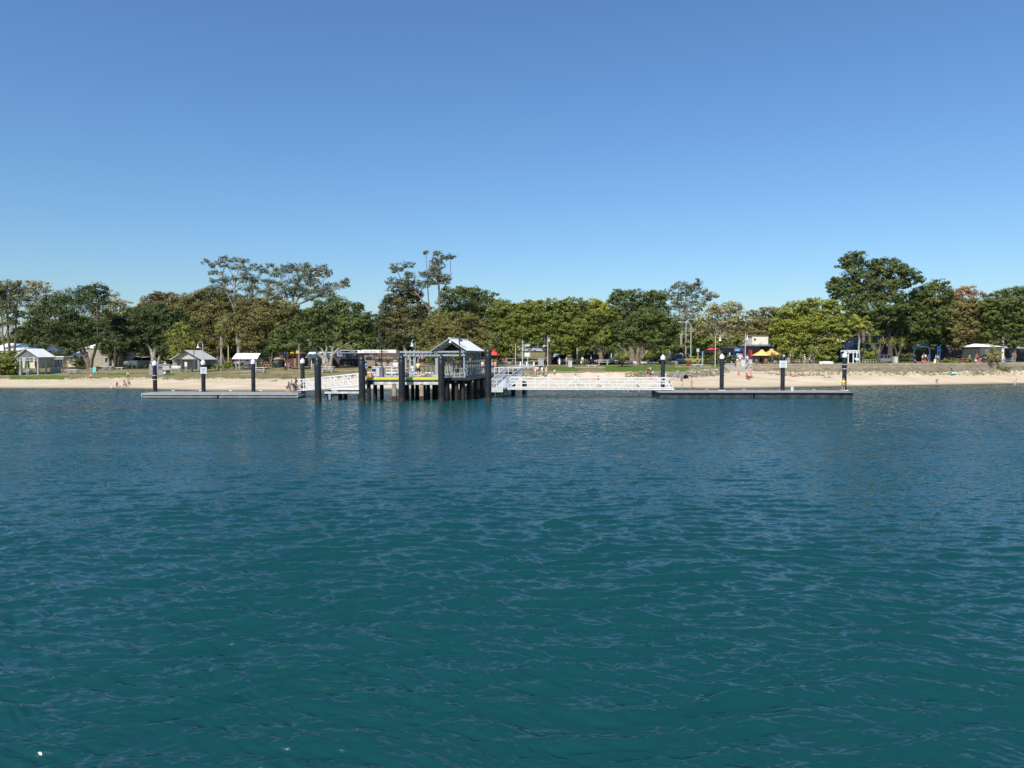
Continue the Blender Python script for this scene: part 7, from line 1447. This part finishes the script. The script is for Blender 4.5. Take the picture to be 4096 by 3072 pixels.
def person(label, pose, px, py, h, face=0., sk=0, hair=0, shirt=None, low=('trunks', (40, 40, 60)), hat=None, dress=None, d=None, z=None, group=None):
    """h = real height of the person standing, in metres; face 0 = towards the sea"""
    if d is None: p = G(px, py)
    else: p = Vector((X_(px, d), d, gz(px, d) if z is None else z))
    P_ = POSES[pose]
    def mk(nm, me, m_, par=None):
        o = bpy.data.objects.new(nm, me); COL.objects.link(o); o.material_slots[0].link = 'OBJECT'; o.material_slots[0].material = m_
        if par: o.parent = par
        return o
    b = mk('person', P_['body'], SKN[sk]); b.location = p; b.rotation_euler = (0, 0, face); b.scale = (h / 1.7,) * 3; tag(b, label, 'person', group)
    if shirt: mk('shirt', P_['shirt'], cm(*shirt), b)
    if dress: mk('dress', P_['dress'], cm(*dress), b)
    elif low: mk(low[0], P_[low[0]], cm(*low[1]), b)
    if hat: mk(hat[0], P_['hat' if hat[0] == 'sun_hat' else 'cap'], cm(*hat[1]), b)
    mk('hair', P_['hair'], HAIRC[hair], b) if not hat or hat[0] == 'sun_hat' else None
    return b
Bk = math.pi; W_ = (240, 240, 238)
# on the left pontoon
person('man in white shirt and khaki shorts bending over a rod on the left pontoon', 'bend', 1174, 1577, 1.8, 1.2, 0, 1, W_, ('shorts', (130, 115, 85)), d=87.4, z=.62)
person('child in light blue top bending beside the man in white on the left pontoon', 'bend', 1159, 1577, 1.45, 1.3, 0, 1, (120, 180, 215), ('shorts', (60, 60, 80)), d=87.0, z=.62)
person('child with white top and red shorts at the left of the pontoon group', 'bend', 1149, 1577, 1.35, .9, 0, 0, W_, ('shorts', (190, 60, 60)), d=86.9, z=.62)
person('person in black behind the man in white on the left pontoon', 'stand', 1183, 1575, 1.72, -.5, 0, 0, (30, 30, 35), ('trousers', (35, 35, 45)), d=88.6, z=.62)
person('boy in yellow shirt and blue cap fishing at the end of the right pontoon', 'stand', 3376, 1560, 1.52, 2.8, 0, 1, (250, 215, 20), ('shorts', (150, 150, 140)), ('cap', (110, 175, 205)), d=88.2, z=.72)
def rod(px0, py0, px1, py1, d0, d1, label):
    a, b_ = W(px0, py0, d0), W(px1, py1, d1); b = MB(); b.tube([a, a.lerp(b_, .5) + Vector((0, 0, .05)), b_], [.018, .010, .004], 6); o = thing('fishing_rod', label, 'fishing rod', a); b.build('rod', BLACK, o); b = MB(); b.ball(a.lerp(b_, .12) - Vector((0, 0, .06)), .04, 8, 6); b.build('reel', ALU, o)
rod(1183, 1545, 1220, 1589, 87.2, 86.0, 'thin fishing rod pointing down from the man in white on the left pontoon')
rod(3368, 1540, 3350, 1564, 88.0, 87.0, 'thin fishing rod held low by the boy in yellow')
# on the jetty
person('person in bright blue and black half hidden behind the first jetty pile', 'stand', 1464, 1510, 1.72, -.8, 0, 0, (30, 140, 200), ('trousers', (25, 25, 35)), ('cap', (25, 30, 30)), d=82.8, z=JZ)
person('person in grey behind the white slatted cabinet', 'stand', 1520, 1508, 1.65, Bk, 0, 0, (90, 95, 100), ('shorts', (60, 60, 65)), ('sun_hat', (110, 100, 95)), d=87.6, z=JZ)
person('dark-haired person in blue sitting on the yellow edge right of the middle pile', 'ground', 1626, 1510, 1.7, Bk, 1, 0, (60, 85, 130), ('shorts', (40, 45, 60)), d=82.7, z=JZ)
person('child in pale lavender shirt and trousers under the pergola', 'stand', 1650, 1506, 1.42, Bk, 0, 1, (225, 225, 245), ('trousers', (205, 210, 230)), d=83.6, z=JZ)
person('man in cream shirt, dark shorts and grey cap with arms raised under the pergola', 'reach', 1672, 1508, 1.76, Bk, 0, 3, (245, 230, 165), ('shorts', (55, 45, 40)), ('cap', (120, 125, 130)), d=83.5, z=JZ)
person('person in pale shorts kneeling left on the jetty behind the yellow edge', 'crouch', 1686, 1509, 1.3, .6, 2, 2, (240, 225, 200), ('shorts', (235, 225, 190)), d=83.3, z=JZ)
person('person in pale shorts kneeling right on the jetty behind the yellow edge', 'crouch', 1700, 1509, 1.3, -.6, 2, 2, (240, 225, 200), ('shorts', (235, 225, 190)), d=83.3, z=JZ)
person('bare-chested youth in grey shorts standing on the rail, left under the pergola', 'stand', 1635, 1468, 1.72, 2.6, 1, 0, None, ('shorts', (110, 115, 120)), d=90.2, z=JZ + 1.02)
person('bare-chested youth in black shorts standing on the rail, middle under the pergola', 'armsout', 1677, 1466, 1.70, 2.8, 0, 0, None, ('shorts', (30, 30, 38)), d=91.6, z=JZ + 1.02)
person('youth in maroon shorts standing on the rail, right under the pergola', 'armsout', 1689, 1465, 1.68, -2.6, 1, 0, None, ('shorts', (95, 45, 75)), d=92.8, z=JZ + 1.02)
person('person all in white beside the pile left of the shelter', 'stand', 1751, 1500, 1.75, .4, 0, 1, W_, ('shorts', (235, 235, 230)), ('cap', W_), d=86.5, z=JZ)
person('woman in pink and white raising her hands inside the jetty shelter', 'reach', 1815, 1500, 1.6, .2, 0, 1, (235, 200, 205), ('shorts', (215, 120, 120)), d=88.5, z=JZ)
person('person in grey stripes sitting in the jetty shelter', 'sit', 1858, 1500, 1.72, 1.2, 0, 0, (125, 135, 150), ('shorts', (60, 70, 90)), d=85.5, z=JZ)
person('person in green sitting deeper in the jetty shelter', 'sit', 1832, 1500, 1.7, -.8, 0, 0, (30, 70, 60), ('shorts', (90, 90, 100)), d=87.0, z=JZ)
person('person with bare shoulders walking along the jetty left of the tallest pile', 'walk', 1931, 1480, 1.72, Bk, 2, 0, (240, 200, 175), ('shorts', (90, 100, 120)), d=104, z=JZ)
person('bare-shouldered person on the jetty just right of the tallest pile', 'walk', 1968, 1475, 1.65, 0, 0, 2, None, ('shorts', (50, 60, 90)), d=110, z=JZ)
person('second bare-shouldered person on the jetty right of the tallest pile', 'walk', 1981, 1475, 1.7, 0, 0, 1, None, ('shorts', (190, 190, 120)), d=112, z=JZ)
# the left beach and lawn
person('bare-chested man in dark shorts standing above the children on the left beach', 'stand', 513, 1521, 1.5, .4, 0, 0, None, ('shorts', (60, 70, 80)))
person('small child in black and yellow at the right of the digging children', 'crouch', 517, 1541, 1.3, -.8, 0, 0, (40, 45, 50), ('trunks', (190, 180, 50)))
person('woman in pink stripes crouching among the children on the left beach', 'crouch', 500, 1547, 1.75, 0, 2, 1, (225, 170, 170), ('shorts', (210, 150, 155)))
person('girl crouching in the sand between the woman in pink and the child in white', 'crouch', 468, 1548, 1.4, .5, 0, 1, (200, 140, 120), ('trunks', (140, 50, 60)))
person('toddler in a long white top at the water edge on the left', 'stand', 446, 1557, .85, -.4, 2, 0, dress=(240, 240, 240))
person('child in white shirt and black shorts walking down to the left beach', 'walk', 365, 1524, 1.15, 1.2, 0, 2, (240, 235, 225), ('shorts', (35, 35, 40)))
person('person in red shirt and straw hat on the left lawn', 'stand', 388, 1497, 1.62, 1.2, 0, 2, (190, 40, 60), ('shorts', (90, 110, 150)), ('sun_hat', (225, 200, 150)))
p = G(381, 1496); m = MB(); m.box((p.x, p.y - .25, p.z + .72), (.62, .12, .95), bev=.06); tag(m.build('towel', cm(120, 210, 205), None, base=p), 'turquoise towel hanging beside the person in red on the left lawn', 'towel')
person('person in orange sitting at the picnic table left of the dark tree', 'ground', 268, 1491, 1.7, -1.2, 0, 1, (235, 150, 120), ('shorts', (150, 60, 60)))
person('child in teal with white cap at the shaded picnic table', 'sit', 430, 1480, 1.5, -.4, 0, 0, (40, 100, 100), ('shorts', (60, 60, 70)), ('cap', W_))
for px, c, l in ((604, (70, 70, 90), 'person with white cap behind the screen board, left of the first guide pile'), (613, (90, 60, 110), 'person with white cap in purple just left of the first guide pile'), (660, (60, 30, 50), 'person with white cap behind the right part of the screen board')):
    person(l, 'stand', px, 1480, 1.72, .3, 0, 0, c if px != 660 else W_, ('trousers', (40, 40, 50)), ('cap', W_), d=139)
person('woman in white top and black trousers strolling on the left lawn path', 'walk', 1143, 1487, 1.68, 1.35, 0, 2, (240, 225, 235), ('trousers', (30, 28, 32)))
person('person in purple shirt and red cap strolling beside the woman in white', 'walk', 1160, 1487, 1.68, 1.2, 0, 0, (95, 55, 150), ('shorts', (40, 35, 60)), ('cap', (200, 50, 50)))
for i, (px, c, l) in enumerate(((1038, (60, 60, 80), 'person in dark blue standing left in the shade by the long shelter'), (1050, (35, 30, 35), 'person in black standing in the shade by the long shelter'), (1061, (40, 35, 60), 'person in navy sitting in the shade by the long shelter'), (1070, (30, 30, 60), 'person in dark blue sitting right in the shade by the long shelter'))):
    person(l, 'stand' if i < 2 else 'sit', px, 1474, 1.68, .4 * i, 0, 0, c, ('shorts', (60, 30, 40)), d=149)
person('person in red sitting at the picnic table beneath the fig by the fish shop', 'sit', 1294, 1489, 1.6, .2, 0, 0, (200, 50, 45), ('shorts', (170, 60, 60)), d=136)
person('person in white sun hat walking past the kiosk door', 'walk', 1553, 1471, 1.55, 1.0, 0, 0, (230, 215, 205), ('shorts', (225, 215, 205)), ('sun_hat', (245, 225, 230)), d=143)
person('person in white and red seated left of the middle thick pile', 'sit', 1588, 1472, 1.7, 0, 0, 2, W_, ('shorts', (235, 235, 235)), ('cap', (210, 150, 140)), d=138)
# centre beach
person('girl in bikini with long dark hair walking up the jetty-side beach', 'walk', 2142, 1502, 1.55, 2.6, 2, 1, None, ('trunks', W_))
person('woman in dark bikini right beside the girl near the jetty root', 'walk', 2150, 1504, 1.6, 2.9, 2, 0, (235, 190, 170), ('trunks', (30, 25, 30)))
person('boy in white shirt below the grey cabinet on the sand', 'walk', 2168, 1503, 1.5, 2.8, 0, 0, (225, 230, 230), ('shorts', (200, 210, 215)))
person('girl in pink bikini right of the dark lamp mast foot', 'walk', 2185, 1503, 1.5, 2.4, 2, 1, None, ('trunks', (240, 220, 220)))
person('woman in bikini standing at the sand bank above the gangway', 'stand', 2218, 1514, 1.6, 2.6, 0, 0, None, ('trunks', (150, 60, 50)))
person('girl in white and black top behind the gangway rail', 'walk', 2302, 1541, 1.65, .8, 0, 0, W_, ('shorts', (50, 50, 60)))
person('girl in pink top and white skirt behind the gangway', 'walk', 2392, 1548, 1.65, -1.2, 0, 0, (225, 120, 120), ('shorts', (240, 240, 245)))
person('wader with bare legs under the gangway, left of the pair', 'bend', 2513, 1578, 1.55, 1.5, 2, 1, (230, 190, 170), ('trunks', (210, 170, 150)), d=101.5, z=-.35)
person('boy in dark shirt sitting in the shallows under the gangway', 'bend', 2556, 1575, 1.35, -1.3, 0, 0, (55, 60, 80), ('trunks', (60, 50, 60)), d=101, z=-.25)
person('person in dark blue with white cap standing before the sand bank', 'stand', 2602, 1523, 1.8, Bk, 0, 0, (60, 65, 85), ('shorts', (60, 60, 75)), ('cap', W_), d=120)
person('person in black just left of the white-capped person', 'stand', 2593, 1522, 1.75, Bk, 0, 2, (30, 28, 32), ('shorts', (35, 30, 35)), d=121)
person('child in pink shirt right of the white-capped person', 'stand', 2627, 1523, 1.25, 2.9, 0, 0, (235, 150, 190), ('shorts', (70, 60, 80)), d=118)
person('small child in pink beside the taller child in pink', 'stand', 2617, 1521, .95, 2.5, 0, 1, (225, 130, 150), ('shorts', (200, 120, 140)), d=119)
person('bare-chested boy in teal shorts with arms spread by the first right pile', 'armsout', 2680, 1526, 1.7, 2.7, 0, 1, None, ('shorts', (60, 130, 115)), d=115)
person('child crouching in the shallows behind the gangway end', 'crouch', 2668, 1548, 1.4, .4, 0, 1, None, ('trunks', (160, 90, 70)), d=112)
person('child in green towel beside the drain pipe', 'stand', 2726, 1519, 1.2, .6, 0, 0, dress=(60, 140, 120), d=119.5)
person('toddler in striped trunks at the water edge before the drain pipe', 'walk', 2729, 1551, 1.25, -.6, 2, 1, None, ('trunks', (150, 160, 190)), d=110, z=-.06)
person('bare slim child leaping at the water edge right of the toddler', 'walk', 2767, 1547, 1.75, -1.4, 2, 1, None, ('trunks', (225, 170, 150)), d=112.5)
# right beach
person('woman in a long coral dress standing on the right beach', 'stand', 3003, 1513, 1.78, .3, 0, 0, dress=(250, 140, 130))
person('woman in black sitting at the feet of the woman in coral', 'ground', 2988, 1517, 1.75, .5, 1, 0, (25, 22, 25), None, dress=(25, 20, 25))
person('child in red sitting on the sand below the beach path', 'ground', 2955, 1500, 1.3, -.6, 0, 0, (215, 60, 90), ('trunks', (225, 100, 120)))
person('small child in orange behind the woman in black', 'stand', 2984, 1508, .9, .2, 0, 2, (235, 160, 110), ('trunks', (220, 130, 90)))
person('sunbather in swim shorts lying right of the notice pile', 'lie', 3178, 1510, 1.75, .2, 0, 1, None, ('trunks', (60, 80, 110)), d=125)
person('second sunbather with raised knee right of the notice pile', 'lie', 3160, 1509, 1.7, .1, 2, 0, None, ('trunks', (200, 80, 80)), d=126)
person('sunbather in lilac lying on the sand left of the boy in yellow', 'lie', 3314, 1509, 1.6, .1, 2, 2, (225, 205, 225), ('shorts', (190, 140, 170)), d=125)
person('child in navy top crouching alone on the right sand', 'crouch', 3746, 1533, 1.45, 1.2, 0, 1, (55, 55, 85), ('trunks', (240, 225, 225)))
person('person in black cap sitting with a towel on the far right beach', 'ground', 3806, 1494, 1.75, -.3, 1, 0, (60, 40, 45), ('shorts', (100, 190, 190)), ('cap', (30, 30, 34)))
p = G(3812, 1498); m = MB(); m.box((p.x, p.y - .35, p.z + .22), (.95, .5, .42), bev=.16); tag(m.build('beach_towel', mat('striped_towel', (.30, .72, .66), .9, var=.6, scale=3), None, base=p), 'turquoise and yellow beach towel over the legs of the person in black cap', 'towel')
person('child in white wetsuit wading at the far right', 'bend', 4062, 1540, 1.35, .9, 0, 0, (225, 230, 240), ('trousers', (220, 225, 235)), d=125, z=-.2)
# park behind
person('woman in a long white dress at the road left of the silver four wheel drive', 'stand', 2238, 1456, 1.65, .6, 0, 0, dress=(245, 240, 235), d=141)
person('man in cream shirt and khaki shorts right of the silver four wheel drive', 'stand', 2267, 1457, 1.8, .8, 0, 1, (215, 210, 165), ('shorts', (190, 170, 130)), d=141)
person('person in grey leaning at the pale square cabinet', 'bend', 2281, 1452, 1.7, 1.5, 0, 0, (110, 120, 125), ('trousers', (40, 40, 45)), d=140)
person('man in white shirt and jeans beside the dark wagon', 'stand', 2330, 1457, 1.75, -.6, 0, 0, (235, 235, 225), ('trousers', (110, 130, 140)), d=141)
person('woman in pink shirt and jeans standing before the white bench', 'stand', 2527, 1467, 1.72, .3, 0, 0, (240, 110, 130), ('trousers', (95, 115, 150)))
person('shirtless man in dark shorts behind the backless bench', 'stand', 2790, 1458, 1.65, -.8, 1, 0, None, ('shorts', (50, 40, 50)), d=140)
for px, py, pose, c, l, lo, hh in ((2950, 1452, 'sit', W_, 'person in white seated left of the path cabinet', (70, 60, 60), 1.7), (2970, 1452, 'stand', (190, 140, 140), 'person in dusty pink behind the path cabinet', (80, 70, 80), 1.7), (2960, 1450, 'stand', (235, 235, 240), 'person in white and black between the path cabinet and shop sign', (30, 30, 35), 1.62), (2989, 1455, 'stand', (225, 215, 240), 'man in white shirt and grey shorts right of the path lamp post', (150, 160, 165), 1.78)):
    person(l, pose, px, py, hh, Bk if px > 2980 else .3, 0, 3, c, ('shorts', lo), d=138.5 if px != 2989 else 136)
for px, c, l in ((3027, (120, 130, 150), 'person in grey with straw hat at the cafe barrel'), (3041, (60, 40, 40), 'woman in dark patterned top under the yellow parasol'), (3048, (190, 130, 60), 'person in amber under the yellow parasol'), (3062, (60, 35, 30), 'person in dark brown under the yellow parasol')):
    person(l, 'stand', px, 1455, 1.72, .4, 0, 1, c, ('trousers', (60, 60, 75)), ('sun_hat', (220, 170, 110)) if px == 3027 else None, d=136.5)
person('person in white with white cap among the seawall pandanus', 'stand', 3218, 1456, 1.7, .2, 0, 0, W_, ('trousers', (200, 200, 195)), ('cap', W_), d=134.6)
person('person in white sitting behind the rope fence', 'sit', 3238, 1452, 1.7, .9, 0, 3, W_, ('shorts', (120, 60, 60)), d=138)
person('person in red top sitting left under the blue playground frame', 'ground', 3660, 1452, 1.6, .5, 0, 0, (205, 40, 75), ('trousers', (30, 35, 70)), d=139)
person('child in bright red sitting on the seawall lawn under the blue frame', 'ground', 3691, 1452, 1.4, 0, 0, 0, (250, 60, 60), ('shorts', (220, 60, 60)), d=139)
person('person in white climbing at the blue swing frame', 'reach', 3702, 1448, 1.7, Bk, 0, 1, (210, 200, 190), ('shorts', (70, 60, 50)), d=143)
person('child with white shirt left of the climbing person', 'stand', 3691, 1440, 1.5, .3, 0, 1, (215, 210, 210), ('shorts', (60, 60, 70)), d=147)
person('child in dark shirt right of the climbing person', 'stand', 3714, 1440, 1.5, .3, 0, 2, (50, 50, 60), ('shorts', (60, 60, 70)), d=147)
person('child in turquoise shirt at the blue ladder frame', 'stand', 3744, 1445, 1.5, .5, 0, 1, (50, 190, 180), ('shorts', (40, 90, 90)), d=145)
person('child in tan shirt right of the child in turquoise', 'stand', 3752, 1445, 1.4, -.5, 0, 2, (180, 160, 120), ('shorts', (60, 70, 80)), d=145)
person('person in white top and black shorts sitting on the seawall edge', 'sit', 3904, 1464, 1.75, .3, 0, 1, (225, 225, 245), ('shorts', (40, 25, 40)), d=138.4, z=gz(3904, 140.8) - .45)
person('person in red and white sitting on the seawall right of the one in white', 'sit', 3918, 1462, 1.75, -.3, 1, 0, (200, 70, 70), ('shorts', (190, 60, 60)), d=139.2, z=gz(3918, 140.8) - .4)
person('person in bright pink-red with cap standing behind the seated pair on the wall', 'stand', 3908, 1450, 1.72, 0, 0, 0, (230, 50, 80), ('shorts', (60, 30, 50)), ('cap', (200, 60, 70)), d=142)
person('bare-chested man in blue shorts standing near the pale blue table', 'stand', 4018, 1450, 1.75, .6, 0, 1, None, ('trousers', (110, 140, 175)), d=141)
person('person with white cap in pale green by the leaning tree', 'sit', 3878, 1446, 1.7, .5, 0, 0, (120, 160, 150), ('shorts', (60, 90, 90)), ('sun_hat', W_), d=144)
for px, c, l, ps in ((1990, (25, 25, 30), 'person in black seated left under the trees at the jetty root', 'stand'), (2013, (35, 30, 30), 'dark-clothed person bending under the trees at the jetty root', 'bend'), (2026, (215, 80, 90), 'person in pink-red shirt at the jetty root', 'walk'), (2038, (200, 190, 110), 'child in yellow-green at the jetty root', 'sit'), (2054, (30, 25, 30), 'tall dark-clothed person by the slim pale post', 'stand')):
    person(l, ps, px, 1455, 1.72 if px != 2038 else 1.3, .5, 0, 0, c, ('trousers', (110, 150, 170) if px == 2026 else (30, 28, 34)), d=139.5)
